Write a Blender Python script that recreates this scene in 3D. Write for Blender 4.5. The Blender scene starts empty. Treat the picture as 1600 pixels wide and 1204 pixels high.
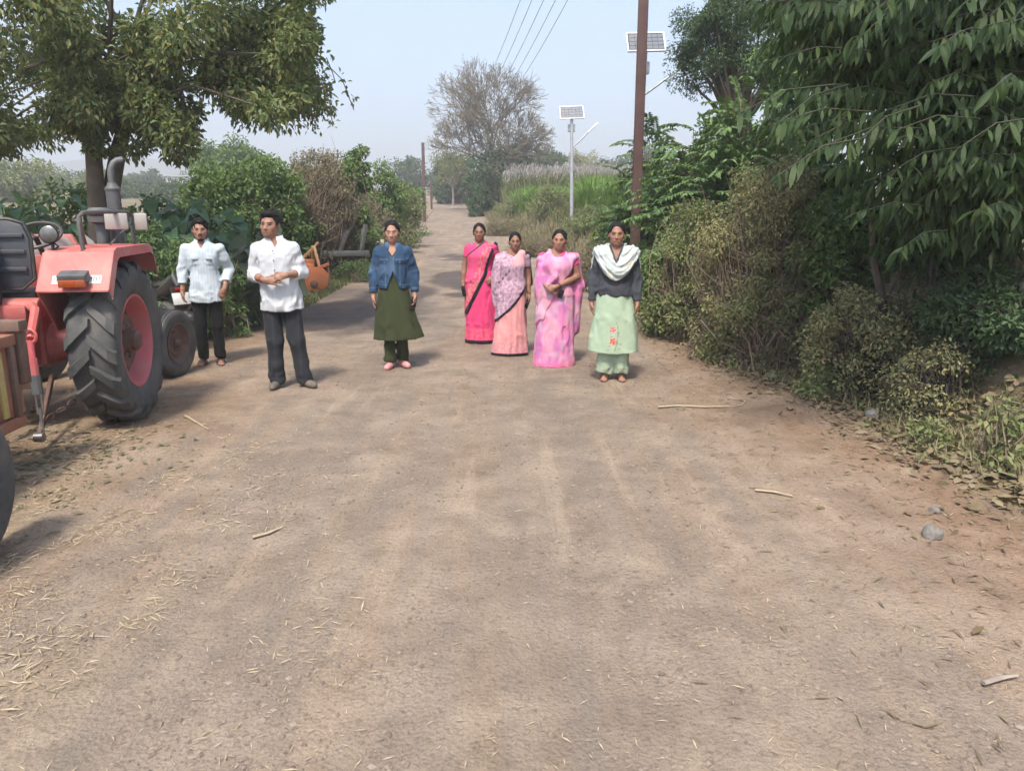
import bpy, bmesh, math, random
import numpy as np
from mathutils import Vector, Matrix
R_ = math.radians
random.seed(7)
rng = np.random.default_rng(11)
SC = bpy.context.scene
COL = SC.collection

# ------------------------------------------------------------------ camera
CAM_H, PITCH, FPX = 1.70, R_(12.8), 1200.0          # metres, downward tilt, focal length in 1600-px units
cam_data = bpy.data.cameras.new('camera')
cam_data.sensor_fit = 'HORIZONTAL'
cam_data.sensor_width = 36.0
cam_data.lens = 36.0 * FPX / 1600.0
cam_data.clip_start, cam_data.clip_end = 0.05, 4000.0
cam = bpy.data.objects.new('camera', cam_data)
COL.objects.link(cam)
cam.location = (0, 0, CAM_H)
cam.rotation_euler = (R_(90) - PITCH, 0, 0)
SC.camera = cam

# ------------------------------------------------------------------ sky, sun, exposure
SUN_EL, SUN_AZ = R_(58), R_(193)                    # hazy midday sun, high, behind and to the left of the camera
world = bpy.data.worlds.new('World'); SC.world = world; world.use_nodes = True
wn = world.node_tree; wn.nodes.clear()
sky = wn.nodes.new('ShaderNodeTexSky'); sky.sky_type = 'NISHITA'; sky.sun_disc = False
sky.sun_elevation = SUN_EL; sky.sun_rotation = SUN_AZ
sky.altitude = 0; sky.air_density = 1.0; sky.dust_density = 3.5; sky.ozone_density = 2.0
bg = wn.nodes.new('ShaderNodeBackground'); bg.inputs['Strength'].default_value = 0.14
wo = wn.nodes.new('ShaderNodeOutputWorld')
hz = wn.nodes.new('ShaderNodeMix'); hz.data_type = 'RGBA'; hz.inputs[0].default_value = 0.35
hz.inputs[7].default_value = (3.3, 4.2, 5.6, 1)      # even milky veil over the whole sky
wn.links.new(sky.outputs[0], hz.inputs[6]); wn.links.new(hz.outputs[2], bg.inputs[0]); wn.links.new(bg.outputs[0], wo.inputs[0])
sd = bpy.data.lights.new('sun', 'SUN'); sd.energy = 2.9; sd.angle = R_(9); sd.color = (1.0, 0.93, 0.82)
sun = bpy.data.objects.new('sun', sd); COL.objects.link(sun)
sdir = Vector((math.sin(SUN_AZ)*math.cos(SUN_EL), math.cos(SUN_AZ)*math.cos(SUN_EL), math.sin(SUN_EL)))
sun.rotation_euler = sdir.to_track_quat('Z', 'Y').to_euler(); sun.location = sdir*60
SC.view_settings.view_transform = 'Standard'; SC.view_settings.look = 'None'
SC.view_settings.gamma = 1.0; SC.view_settings.use_curve_mapping = False
SC.view_settings.exposure = 1.02
SC.render.engine = 'CYCLES'
cy = SC.cycles
cy.use_denoising = True
try: cy.denoiser = 'OPENIMAGEDENOISE'
except Exception: pass
cy.max_bounces = 5; cy.diffuse_bounces = 2; cy.glossy_bounces = 2; cy.transmission_bounces = 3; cy.volume_bounces = 0
cy.transparent_max_bounces = 6; cy.caustics_reflective = False; cy.caustics_refractive = False
cy.volume_max_steps = 64
cy.use_adaptive_sampling = True; cy.adaptive_threshold = .035; cy.adaptive_min_samples = 20

# ------------------------------------------------------------------ geometry helpers
SP, CP = math.sin(PITCH), math.cos(PITCH)
def ray(px, py):
    u, v = (px-800)/FPX, (py-602)/FPX
    return u, CP - v*SP, SP + v*CP                  # sideways, forward, down
def at(px, py, y):
    """world point on the sight line of a photo pixel, at forward distance y"""
    u, f, d = ray(px, py); t = y/f
    return np.array([u*t, y, CAM_H - d*t])

def _h(ix, iy, iz, seed):
    n = (ix*73856093) ^ (iy*19349663) ^ (iz*83492791) ^ (seed*2654435761)
    n = (n ^ (n >> 13))*1274126177 & 0x7fffffff
    n = (n ^ (n >> 16))
    return (n & 0xffff)/65535.0
def vnoise(P, freq=1.0, seed=0):
    """value noise in 0..1 for an (N,3) array"""
    Q = np.asarray(P, dtype=np.float64)*freq
    I = np.floor(Q).astype(np.int64); f = Q-I; f = f*f*(3-2*f)
    out = 0
    for dx in (0, 1):
        wx = f[:, 0] if dx else 1-f[:, 0]
        for dy in (0, 1):
            wy = f[:, 1] if dy else 1-f[:, 1]
            for dz in (0, 1):
                wz = f[:, 2] if dz else 1-f[:, 2]
                out = out + wx*wy*wz*_h(I[:, 0]+dx, I[:, 1]+dy, I[:, 2]+dz, seed)
    return out
def fbm(P, freq=1.0, octv=3, seed=0):
    s, a, t = 0, 1.0, 0
    for k in range(octv):
        s = s + a*vnoise(P, freq*2**k, seed+k); t += a; a *= .5
    return s/t
def n2(x, y, freq=1.0, octv=3, seed=0):
    x = np.asarray(x, float); y = np.asarray(y, float)
    x, y = np.broadcast_arrays(x, y); sh = x.shape
    P = np.stack([x.ravel(), y.ravel(), np.zeros(x.size)], 1)
    return fbm(P, freq, octv, seed).reshape(sh)
def sstep(a, b, x):
    t = np.clip((x-a)/(b-a), 0, 1); return t*t*(3-2*t)
def unit(v):
    v = np.asarray(v, float); return v/(np.linalg.norm(v, axis=-1, keepdims=True)+1e-12)

def mesh_np(name, V, faces, mat, parent=None, smooth=True, sharp=None, col=None):
    """link one mesh object from arrays; faces is an (M,k) array or a list of tuples"""
    me = bpy.data.meshes.new(name)
    V = np.asarray(V, dtype=np.float32)
    if isinstance(faces, np.ndarray):
        faces = [faces]
    if len(faces) and isinstance(faces[0], np.ndarray):
        nv = len(V); me.vertices.add(nv); me.vertices.foreach_set('co', V.ravel())
        loops = np.concatenate([f.ravel() for f in faces]).astype(np.int32)
        tot = np.concatenate([np.full(len(f), f.shape[1]) for f in faces]).astype(np.int32)
        st = np.concatenate([[0], np.cumsum(tot)[:-1]]).astype(np.int32)
        me.loops.add(len(loops)); me.loops.foreach_set('vertex_index', loops)
        me.polygons.add(len(tot)); me.polygons.foreach_set('loop_start', st); me.polygons.foreach_set('loop_total', tot)
        me.update(calc_edges=True); me.validate()
    else:
        me.from_pydata([tuple(map(float, v)) for v in V], [], [tuple(map(int, f)) for f in faces]); me.update()
    me.polygons.foreach_set('use_smooth', np.full(len(me.polygons), bool(smooth)))
    if smooth and sharp is not None:
        me.set_sharp_from_angle(angle=R_(sharp))
    if col is not None:
        for nm, arr in (col.items() if isinstance(col, dict) else {'Col': col}.items()):
            a = me.color_attributes.new(nm, 'FLOAT_COLOR', 'POINT')
            c = np.ones((len(V), 4), np.float32); c[:, :3] = arr
            a.data.foreach_set('color', c.ravel())
    if mat is not None: me.materials.append(mat)
    o = bpy.data.objects.new(name, me); COL.objects.link(o)
    if parent is not None: o.parent = parent
    return o

def empty(name, loc=(0, 0, 0), rz=0.0, scale=1.0):
    o = bpy.data.objects.new(name, None); COL.objects.link(o)
    o.empty_display_size = .1
    o.location = tuple(map(float, loc)); o.rotation_euler = (0, 0, rz); o.scale = (scale,)*3
    return o
def tag(o, label=None, cat=None, group=None, kind=None):
    if label: o['label'] = label
    if cat: o['category'] = cat
    if group: o['group'] = group
    if kind: o['kind'] = kind
    return o
def thing(name, label, cat, loc=(0, 0, 0), rz=0.0, group=None, scale=1.0):
    return tag(empty(name, loc, rz, scale), label, cat, group)
def copy_tree(o, parent=None):
    c = o.copy(); COL.objects.link(c)
    c.parent = parent
    for ch in list(o.children): copy_tree(ch, c)
    return c

def lerp(a, b, t): return np.array(a, float)*(1-t)+np.array(b, float)*t
def frame(d):
    d = unit(np.asarray(d, float)); a = np.array([0, 0, 1.]) if abs(d[2]) < .9 else np.array([1., 0, 0])
    s = unit(np.cross(d, a)); return d, s, np.cross(s, d)

class MB:
    """collects shapes into one mesh"""
    def __init__(s): s.v = []; s.f = []
    def add(s, V, F):
        n = len(s.v); s.v.extend([tuple(map(float, p)) for p in V]); s.f.extend([tuple(i+n for i in f) for f in F]); return s
    def box(s, c, size, rot=None, taper=1.0):
        x, y, z = [q/2 for q in size]; t = taper
        V = np.array([(-x,-y,-z),(x,-y,-z),(x,y,-z),(-x,y,-z),(-x*t,-y*t,z),(x*t,-y*t,z),(x*t,y*t,z),(-x*t,y*t,z)], float)
        if rot is not None: V = V @ np.array(Matrix(rot) if not hasattr(rot, 'to_matrix') else rot.to_matrix()).T
        return s.add(V+np.array(c), [(0,3,2,1),(4,5,6,7),(0,1,5,4),(1,2,6,5),(2,3,7,6),(3,0,4,7)])
    def beam(s, p0, p1, w, h, up=(0, 0, 1)):
        p0, p1 = np.array(p0, float), np.array(p1, float); d = unit(p1-p0)
        sd_ = np.cross(d, np.array(up, float))
        if np.linalg.norm(sd_) < 1e-6: sd_ = np.cross(d, np.array([1., 0, 0]))
        sd_ = unit(sd_); u = np.cross(sd_, d)
        V = [p+sd_*a*w/2+u*b*h/2 for p in (p0, p1) for a, b in ((-1,-1),(1,-1),(1,1),(-1,1))]
        return s.add(V, [(0,3,2,1),(4,5,6,7),(0,1,5,4),(1,2,6,5),(2,3,7,6),(3,0,4,7)])
    def tube(s, path, r, n=8, cap=True, flat=1.0):
        path = [np.array(p, float) for p in path]; m = len(path)
        rr = [r]*m if np.isscalar(r) else list(r)
        V = []; ref = None
        for i, p in enumerate(path):
            d = unit(path[min(i+1, m-1)]-path[max(i-1, 0)])
            if ref is None: _, a, b = frame(d)
            else:
                a = unit(ref-d*np.dot(ref, d)); b = np.cross(a, d)
            ref = a
            for k in range(n):
                t = 2*math.pi*k/n; V.append(p+(a*math.cos(t)+b*math.sin(t)*flat)*rr[i])
        F = [(i*n+k, i*n+(k+1) % n, (i+1)*n+(k+1) % n, (i+1)*n+k) for i in range(m-1) for k in range(n)]
        if cap: F += [tuple(range(n))[::-1], tuple((m-1)*n+k for k in range(n))]
        return s.add(V, F)
    def lathe(s, prof, c=(0, 0, 0), axis=(0, 0, 1), n=24, cap=True):
        d, a, b = frame(axis); c = np.array(c, float); V = []
        for (r, h) in prof:
            for k in range(n):
                t = 2*math.pi*k/n; V.append(c+d*h+(a*math.cos(t)+b*math.sin(t))*r)
        m = len(prof)
        F = [(i*n+k, i*n+(k+1) % n, (i+1)*n+(k+1) % n, (i+1)*n+k) for i in range(m-1) for k in range(n)]
        if cap: F += [tuple(range(n))[::-1], tuple((m-1)*n+k for k in range(n))]
        return s.add(V, F)
    def ell(s, c, r, n=12, m=8):
        c = np.array(c, float); r = np.array(r if not np.isscalar(r) else (r,)*3, float); V = [c-np.array([0, 0, r[2]])]
        for i in range(1, m):
            p = math.pi*i/m-math.pi/2
            for k in range(n):
                t = 2*math.pi*k/n; V.append(c+r*np.array([math.cos(p)*math.cos(t), math.cos(p)*math.sin(t), math.sin(p)]))
        V.append(c+np.array([0, 0, r[2]])); L = len(V)-1
        F = [(0, 1+(k+1) % n, 1+k) for k in range(n)] + [(L, L-n+k, L-n+(k+1) % n) for k in range(n)]
        F += [(1+i*n+k, 1+i*n+(k+1) % n, 1+(i+1)*n+(k+1) % n, 1+(i+1)*n+k) for i in range(m-2) for k in range(n)]
        return s.add(V, F)
    def prism(s, poly, v, origin=(0, 0, 0), ax=(1, 0, 0), ay=(0, 0, 1)):
        o = np.array(origin, float); ax = np.array(ax, float); ay = np.array(ay, float); v = np.array(v, float); n = len(poly)
        V = [o+ax*p[0]+ay*p[1] for p in poly]; V += [q+v for q in V]
        return s.add(V, [tuple(range(n))[::-1], tuple(range(n, 2*n))]+[(k, (k+1) % n, n+(k+1) % n, n+k) for k in range(n)])
    def build(s, name, mat, parent=None, smooth=True, sharp=35, bevel=0.0):
        o = mesh_np(name, s.v, s.f, mat, parent, smooth, None)
        bm = bmesh.new(); bm.from_mesh(o.data); bmesh.ops.recalc_face_normals(bm, faces=bm.faces)
        if bevel > 0:
            ed = [e for e in bm.edges if len(e.link_faces) == 2 and e.calc_face_angle(0) > .5]
            bmesh.ops.bevel(bm, geom=ed, offset=bevel, segments=2, affect='EDGES', profile=.5, clamp_overlap=True)
        bm.to_mesh(o.data); bm.free()
        o.data.polygons.foreach_set('use_smooth', np.full(len(o.data.polygons), bool(smooth)))
        if smooth: o.data.set_sharp_from_angle(angle=R_(sharp))
        return o

# ------------------------------------------------------------------ materials
def nodes(name):
    m = bpy.data.materials.new(name); m.use_nodes = True; t = m.node_tree; t.nodes.clear()
    out = t.nodes.new('ShaderNodeOutputMaterial')
    return m, t, out
def ND(t, kind, **kw):
    n = t.nodes.new(kind)
    for k, v in kw.items():
        if k.startswith('i_'):
            key = k[2:]; n.inputs[int(key) if key.isdigit() else key.replace('_', ' ')].default_value = v
        else: setattr(n, k, v)
    return n
def noise(t, vec, scale, detail=4, rough=.6, dist=0.0):
    n = ND(t, 'ShaderNodeTexNoise'); n.inputs['Scale'].default_value = scale; n.inputs['Detail'].default_value = detail
    n.inputs['Roughness'].default_value = rough; n.inputs['Distortion'].default_value = dist
    if vec is not None: t.links.new(vec, n.inputs['Vector'])
    return n.outputs['Fac']
def ramp(t, fac, stops):
    n = t.nodes.new('ShaderNodeValToRGB'); e = n.color_ramp.elements
    while len(e) > 1: e.remove(e[-1])
    e[0].position, e[0].color = stops[0][0], (*stops[0][1], 1)
    for p, c in stops[1:]:
        q = e.new(p); q.color = (*c, 1)
    t.links.new(fac, n.inputs[0]); return n.outputs[0]
def mixc(t, fac, a, b, mode='MIX'):
    n = ND(t, 'ShaderNodeMix', data_type='RGBA', blend_type=mode)
    for sock, val in ((n.inputs[0], fac), (n.inputs[6], a), (n.inputs[7], b)):
        if hasattr(val, 'is_linked'): t.links.new(val, sock)
        else: sock.default_value = (*val, 1) if isinstance(val, tuple) else val
    return n.outputs[2]
def mth(t, op, a, b=None, clamp=False):
    n = ND(t, 'ShaderNodeMath', operation=op, use_clamp=clamp)
    for i, v in enumerate((a, b)):
        if v is None: continue
        if hasattr(v, 'is_linked'): t.links.new(v, n.inputs[i])
        else: n.inputs[i].default_value = v
    return n.outputs[0]
def bump(t, h, strength=.3, dist=.02):
    b = ND(t, 'ShaderNodeBump'); b.inputs['Strength'].default_value = strength; b.inputs['Distance'].default_value = dist
    t.links.new(h, b.inputs['Height']); return b.outputs[0]
def objco(t): return ND(t, 'ShaderNodeTexCoord').outputs['Object']

def M_paint(name, c, c2=None, rough=.5, metal=0.0, scale=14.0, dirt=(.26, .2, .15), dirt_amt=.35, bmp=.15):
    """worn surface: base colour with patchy second colour, dust and fine relief"""
    m, t, out = nodes(name); co = objco(t)
    n1 = noise(t, co, scale, 6, .65); nb = noise(t, co, scale*.35, 4, .6, .6)
    c2 = c2 or tuple(q*.72 for q in c)
    col = mixc(t, ramp(t, n1, [(.35, (0, 0, 0)), (.7, (1, 1, 1))]), c, c2)
    if dirt_amt:
        d = ramp(t, nb, [(.42, (0, 0, 0)), (.75, (1, 1, 1))]); dd = mth(t, 'MULTIPLY', d, dirt_amt)
        col = mixc(t, dd, col, dirt)
    p = ND(t, 'ShaderNodeBsdfPrincipled'); t.links.new(col, p.inputs['Base Color'])
    p.inputs['Metallic'].default_value = metal
    t.links.new(mth(t, 'ADD', mth(t, 'MULTIPLY', nb, .3), rough-.12), p.inputs['Roughness'])
    if bmp: t.links.new(bump(t, noise(t, co, scale*4, 4), bmp, .004), p.inputs['Normal'])
    t.links.new(p.outputs[0], out.inputs[0]); return m
def M_leaf(name, cols, trans=.3, rough=.55, spec=.3, patch=None):
    """leaf colours spread over the single leaves"""
    m, t, out = nodes(name)
    g = ND(t, 'ShaderNodeNewGeometry'); co = objco(t)
    oi = ND(t, 'ShaderNodeObjectInfo')
    r = mth(t, 'FRACT', mth(t, 'ADD', g.outputs['Random Per Island'], oi.outputs['Random']))
    stops = [(i/max(1, len(cols)-1), c) for i, c in enumerate(cols)]
    col = ramp(t, r, stops)
    nz = noise(t, co, 1.1, 3, .6)
    col = mixc(t, ramp(t, nz, [(.3, (0, 0, 0)), (.75, (1, 1, 1))]), col, mixc(t, .35, col, patch or cols[-1]))
    p = ND(t, 'ShaderNodeBsdfPrincipled'); t.links.new(col, p.inputs['Base Color'])
    p.inputs['Roughness'].default_value = rough; p.inputs['Specular IOR Level'].default_value = spec
    tr = ND(t, 'ShaderNodeBsdfTranslucent'); t.links.new(mixc(t, .5, col, (.16, .22, .02)), tr.inputs[0])
    mx = ND(t, 'ShaderNodeMixShader'); mx.inputs[0].default_value = trans
    t.links.new(p.outputs[0], mx.inputs[1]); t.links.new(tr.outputs[0], mx.inputs[2]); t.links.new(mx.outputs[0], out.inputs[0])
    return m
def M_cloth(name, rough=.85, weave=260.0, sheen=.04, vary=.12, tint=None):
    """fabric whose dye comes from the mesh's colour attribute"""
    m, t, out = nodes(name); co = objco(t)
    if tint is None:
        a = ND(t, 'ShaderNodeVertexColor'); a.layer_name = 'Col'; base = a.outputs[0]
    else:
        base = ND(t, 'ShaderNodeRGB'); base.outputs[0].default_value = (*tint, 1); base = base.outputs[0]
    nz = noise(t, co, 9, 4)
    v = ND(t, 'ShaderNodeHueSaturation'); t.links.new(base, v.inputs['Color'])
    t.links.new(mth(t, 'ADD', mth(t, 'MULTIPLY', nz, 2*vary), 1-vary), v.inputs['Value'])
    p = ND(t, 'ShaderNodeBsdfPrincipled'); t.links.new(v.outputs[0], p.inputs['Base Color'])
    p.inputs['Roughness'].default_value = rough; p.inputs['Sheen Weight'].default_value = sheen; p.inputs['Specular IOR Level'].default_value = .2
    h = mth(t, 'ADD', noise(t, co, weave, 2), mth(t, 'MULTIPLY', noise(t, co, 40, 3), .8))
    t.links.new(bump(t, h, .25, .004), p.inputs['Normal'])
    t.links.new(p.outputs[0], out.inputs[0]); return m
def M_skin():
    m, t, out = nodes('skin'); co = objco(t)
    a = ND(t, 'ShaderNodeVertexColor'); a.layer_name = 'Col'
    v = ND(t, 'ShaderNodeHueSaturation'); t.links.new(a.outputs[0], v.inputs['Color'])
    t.links.new(mth(t, 'ADD', mth(t, 'MULTIPLY', noise(t, co, 25, 4), .3), .85), v.inputs['Value'])
    p = ND(t, 'ShaderNodeBsdfPrincipled'); t.links.new(v.outputs[0], p.inputs['Base Color'])
    p.inputs['Roughness'].default_value = .5; p.inputs['Subsurface Weight'].default_value = .08; p.inputs['Subsurface Radius'].default_value = (.01, .004, .002)
    p.inputs['Specular IOR Level'].default_value = .35
    t.links.new(p.outputs[0], out.inputs[0]); return m

MAT = {}
MAT['skin'] = M_skin()
MAT['cloth'] = M_cloth('cloth'); MAT['denim'] = M_cloth('denim', .9, 420, .04, .22); MAT['silk'] = M_cloth('sari_silk', .65, 300, .06, .06)
MAT['hair'] = M_paint('black_hair', (.008, .007, .0065), (.016, .013, .012), .62, 0, 60, dirt_amt=0, bmp=.5)
MAT['hair'].node_tree.nodes['Principled BSDF'].inputs['Specular IOR Level'].default_value = .18
MAT['bark'] = M_paint('bark', (.12, .09, .07), (.22, .18, .14), .9, 0, 9, bmp=.8)
MAT['bark_grey'] = M_paint('grey_brown_bark', (.20, .165, .135), (.14, .115, .095), .9, 0, 9, bmp=.5)
MAT['bark_pale'] = M_paint('pale_bark', (.34, .29, .24), (.22, .18, .15), .9, 0, 9, bmp=.6)
MAT['bark_dark'] = M_paint('dark_bark', (.05, .04, .03), (.09, .07, .055), .9, 0, 12, bmp=.8)
MAT['twig'] = M_paint('dry_twig', (.24, .18, .13), (.15, .11, .08), .9, 0, 6, bmp=0)
MAT['rust_pole'] = M_paint('red_oxide_paint', (.095, .042, .038), (.065, .035, .032), .65, 0, 5, dirt_amt=.2)
MAT['galv'] = M_paint('galvanised_steel', (.42, .44, .46), (.52, .53, .54), .5, .4, 8, dirt_amt=.15)
MAT['white_alu'] = M_paint('white_frame', (.75, .77, .8), None, .4, 0, 8, dirt_amt=.1)
MAT['rubber'] = M_paint('dusty_rubber', (.05, .052, .053), (.10, .098, .092), .85, 0, 7, dirt=(.2, .18, .16), dirt_amt=.55, bmp=.3)
MAT['tr_red'] = M_paint('faded_red_paint', (.38, .052, .046), (.44, .11, .095), .55, 0, 6, dirt=(.34, .22, .18), dirt_amt=.7)
MAT['tr_pink'] = M_paint('sun_bleached_red_paint', (.50, .115, .10), (.45, .08, .072), .55, 0, 7, dirt=(.42, .29, .245), dirt_amt=.75)
MAT['tr_rim'] = M_paint('pink_red_rim_paint', (.50, .085, .10), (.46, .14, .14), .5, 0, 6, dirt=(.3, .2, .17), dirt_amt=.4)
MAT['brown_metal'] = M_paint('greasy_brown_metal', (.16, .09, .07), (.1, .06, .05), .6, .3, 9)
MAT['navy'] = M_paint('faded_navy_panel', (.028, .036, .052), (.05, .058, .07), .5, 0, 6, dirt_amt=.25)
MAT['black'] = M_paint('black_plastic', (.02, .02, .022), (.035, .035, .036), .45, 0, 8, dirt_amt=.3)
MAT['grey_metal'] = M_paint('grey_painted_metal', (.075, .08, .085), (.13, .13, .13), .55, .15, 8, dirt_amt=.3)
MAT['steel'] = M_paint('bare_steel', (.36, .35, .34), (.22, .2, .18), .4, .8, 12, dirt_amt=.3)
MAT['chrome'] = M_paint('reflector', (.14, .14, .135), (.2, .2, .19), .3, .5, 30, dirt_amt=.05, bmp=0)
MAT['orange'] = M_paint('orange_paint', (.62, .15, .04), (.55, .19, .08), .6, 0, 9, dirt=(.3, .2, .14), dirt_amt=.45)
MAT['tan_paint'] = M_paint('faded_tan_paint', (.5, .27, .11), (.42, .2, .09), .6, 0, 9)
MAT['rust'] = M_paint('rusty_iron', (.36, .15, .09), (.22, .1, .065), .8, .1, 10, dirt=(.3, .2, .14), dirt_amt=.5)
MAT['rust_dark'] = M_paint('dark_rusty_iron', (.18, .10, .075), (.12, .075, .06), .8, .1, 10)
MAT['yellow_old'] = M_paint('old_yellow_paint', (.50, .42, .13), (.36, .25, .11), .7, 0, 14)
MAT['amber'] = M_paint('amber_lens', (.35, .07, .02), None, .25, 0, 8, dirt_amt=.3)
MAT['white_plate'] = M_paint('white_sticker', (.72, .72, .7), (.6, .6, .58), .6, 0, 20, dirt_amt=.2)
MAT['red_lens'] = M_paint('red_lens', (.4, .02, .02), None, .2, 0, 8, dirt_amt=.1)
MAT['glass'] = M_paint('mirror_back', (.33, .31, .28), (.42, .4, .37), .5, .2, 6, dirt_amt=.3)
MAT['stone'] = M_paint('field_stone', (.20, .185, .17), (.30, .275, .25), .9, 0, 7, dirt=(.1, .09, .06), dirt_amt=.5, bmp=.9)
MAT['stone_pale'] = M_paint('pale_stone', (.36, .33, .30), (.28, .25, .22), .9, 0, 7, bmp=.8)
MAT['phone'] = M_paint('phone_black', (.015, .015, .018), None, .25, 0, 8, dirt_amt=0, bmp=0)
MAT['gold'] = M_paint('gold_bangle', (.7, .42, .14), None, .3, .9, 8, dirt_amt=0, bmp=0)
MAT['leather'] = M_paint('dusty_leather', (.07, .06, .055), (.13, .115, .1), .6, 0, 20, dirt_amt=.5)
MAT['sandal'] = M_paint('brown_sandal', (.10, .05, .04), None, .6, 0, 20, dirt_amt=.3)
MAT['pink_shoe'] = M_paint('pink_shoe', (.62, .29, .29), (.55, .26, .26), .6, 0, 20, dirt_amt=.15)
MAT['plaster'] = M_paint('white_plaster', (.72, .74, .76), (.6, .62, .64), .8, 0, 2)
MAT['thatch'] = M_paint('dark_sheet_roof', (.06, .055, .05), (.1, .09, .08), .9, 0, 4)
MAT['window_dark'] = M_paint('window_dark', (.05, .055, .065), None, .3, 0, 4)
MAT['straw'] = M_leaf('straw', [(.42, .33, .21), (.52, .43, .29), (.30, .22, .14), (.58, .50, .36)], .1, .8, .1)
MAT['litter'] = M_leaf('leaf_litter', [(.17, .12, .08), (.24, .18, .12), (.13, .10, .07), (.28, .22, .15), (.20, .17, .08)], .1, .8, .1)
MAT['pebble'] = M_leaf('gravel', [(.17, .135, .11), (.24, .19, .155), (.30, .245, .20), (.13, .105, .09), (.26, .20, .155)], 0, .9, .2)
# ------------------------------------------------------------------ terrain
_RX = np.array([(-20, 3.4), (2, 3.15), (4.3, 3.05), (6.3, 3.0), (7.9, 2.65), (12, 2.5), (18, 2.15), (25, 1.05), (40, -1.0), (60, -2.8), (80, -4.6), (100, -11), (130, -26), (200, -70)])
_LX = np.array([(-20, -7.5), (5, -6.9), (8, -6.3), (10, -5.5), (13, -4.5), (16, -4.1), (25, -4.4), (42, -5.0), (60, -6.5), (80, -8.6), (100, -15.5), (130, -30.5), (200, -75)])
_RLX = np.array([(-20, -2.6), (4, -2.5), (7, -2.7), (9, -3.0), (12, -3.4), (16, -3.7), (25, -4.2), (42, -4.8), (60, -6.3), (80, -8.3), (100, -15), (130, -30), (200, -74)])
_RRX = np.array([(-20, 2.6), (4, 2.1), (7, 1.75), (9, 1.8), (12, 2.0), (18, 1.9), (25, .8), (40, -1.2), (60, -3.0), (80, -4.9), (100, -11.4), (130, -26.4), (200, -71)])
_HB = np.array([(-20, 1.4), (5, 1.4), (8, 1.2), (12, .95), (18, .75), (30, .65), (50, .5), (80, .35), (120, .1), (4000, .1)])
ip = lambda tab, y: np.interp(y, tab[:, 0], tab[:, 1])
def base_z(y):
    t = np.asarray(y, float)-14.0
    s = .0445*np.log1p(np.exp(np.clip(t/3.0, -30, 30)))*3.0
    s = np.where(t > 80, .0445*80, s)
    far = np.clip(t-75, 0, 600)
    return np.where(t > 75, .0445*75+2.0*(1-np.exp(-far*.0445/2.0))+.0, s)
def tz(x, y, fine=False):
    x = np.asarray(x, float); y = np.asarray(y, float)
    z = base_z(y)
    s = x-ip(_RX, y)-np.interp(y, [0, 8.5, 12], [.5, .45, 0])
    z = z+ip(_HB, y)*sstep(-.15, 1.0, (s+(n2(x, y, .9, 2, 5)-.5)*.5)/np.interp(y, [0, 8, 14], [1.0, 1.1, 1.9]))
    s2 = ip(_LX, y)-x
    z = z+.28*sstep(-.2, 1.6, s2)
    nearb = sstep(0, .6, s)+sstep(0, .6, s2)
    z = z+(n2(x, y, .35, 3, 2)-.5)*.07+nearb*(n2(x, y, 1.2, 3, 9)-.5)*.22
    # shallow wheel ruts along the track
    c = (ip(_RLX, y)+ip(_RRX, y))/2
    for o in (-.85, .75): z = z-.018*np.exp(-((x-c-o+.25*np.sin(y*.5))/.32)**2)
    if fine: z = z+(n2(x, y, 3.5, 3, 31)-.5)*.016+(n2(x, y, 11, 2, 33)-.5)*.008
    return z
def tzs(x, y): return float(tz(np.array([x]), np.array([y]))[0])
def on_ground(px, py):
    u, f, d = ray(px, py); y = 1.7*f/d if d > 0.01 else 60.
    for _ in range(40):
        x = u*y/f; zt = tzs(x, y); zr = CAM_H-d*y/f
        y += (zr-zt)*(f/max(d, .05))*.5
        y = min(max(y, 1.0), 300)
    return np.array([u*y/f, y, tzs(u*y/f, y)])

def axis(segs):
    out = [segs[0][0]]
    for a, b, s0, s1 in segs:
        t = a; 
        while t < b-1e-6:
            q = (t-a)/(b-a); t = min(b, t+s0*(s1/s0)**q); out.append(t)
    return np.array(out)
xs = axis([(-900, -60, 90, 8), (-60, -9, 6, .4), (-9, -3.4, .3, .11), (-3.4, 4.2, .10, .10), (4.2, 9, .11, .35), (9, 60, .4, 6), (60, 900, 8, 90)])
ys = axis([(-40, -2, 6, .4), (-2, 1.6, .3, .1), (1.6, 11, .085, .11), (11, 30, .13, .55), (30, 130, .55, 5), (130, 900, 4, 90)])
GX, GY = np.meshgrid(xs, ys, indexing='xy')
GZ = tz(GX, GY, True)
# masks that follow what lies on the ground
wob = (n2(GX, GY, .8, 3, 41)-.5)
rl, rr = ip(_RLX, GY), ip(_RRX, GY)
ed = np.minimum(GX-rl, rr-GX)+wob*.9
m_road = sstep(-.45, .55, ed)
xl, xr = ip(_LX, GY), ip(_RX, GY)
m_verge = np.clip(sstep(-.5, .5, GX-xr+wob*.8)+sstep(-.5, .6, xl-GX+wob*.9), 0, 1)
m_red = sstep(-.3, .8, GX-rr+wob*1.2)*(1-m_verge)
wetn = n2(GX*.55, GY, .9, 4, 51)
def blob(cx, cy_, rx, ry): return np.exp(-(((GX-cx)/rx)**2+((GY-cy_)/ry)**2))
wet_a = blob(-3.3, 11.3, 1.0, .9)+blob(-2.7, 13.2, 1.15, 1.1)+.9*blob(-2.2, 15.4, .8, 1.3)
wet_b = blob(-1.25, 17.5, .75, 2.8)+.9*blob(-.7, 15.4, .45, 1.6)+.8*blob(-1.5, 22.5, .8, 2.2)
wet_a = sstep(.34, .50, wet_a*(.35+1.1*wetn)); wet_b = sstep(.42, .56, wet_b*(.15+1.25*n2(GX*.9, GY*1.1, 1.6, 4, 53)))
m_wet = np.clip(wet_a*.95+wet_b, 0, 1)
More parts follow.
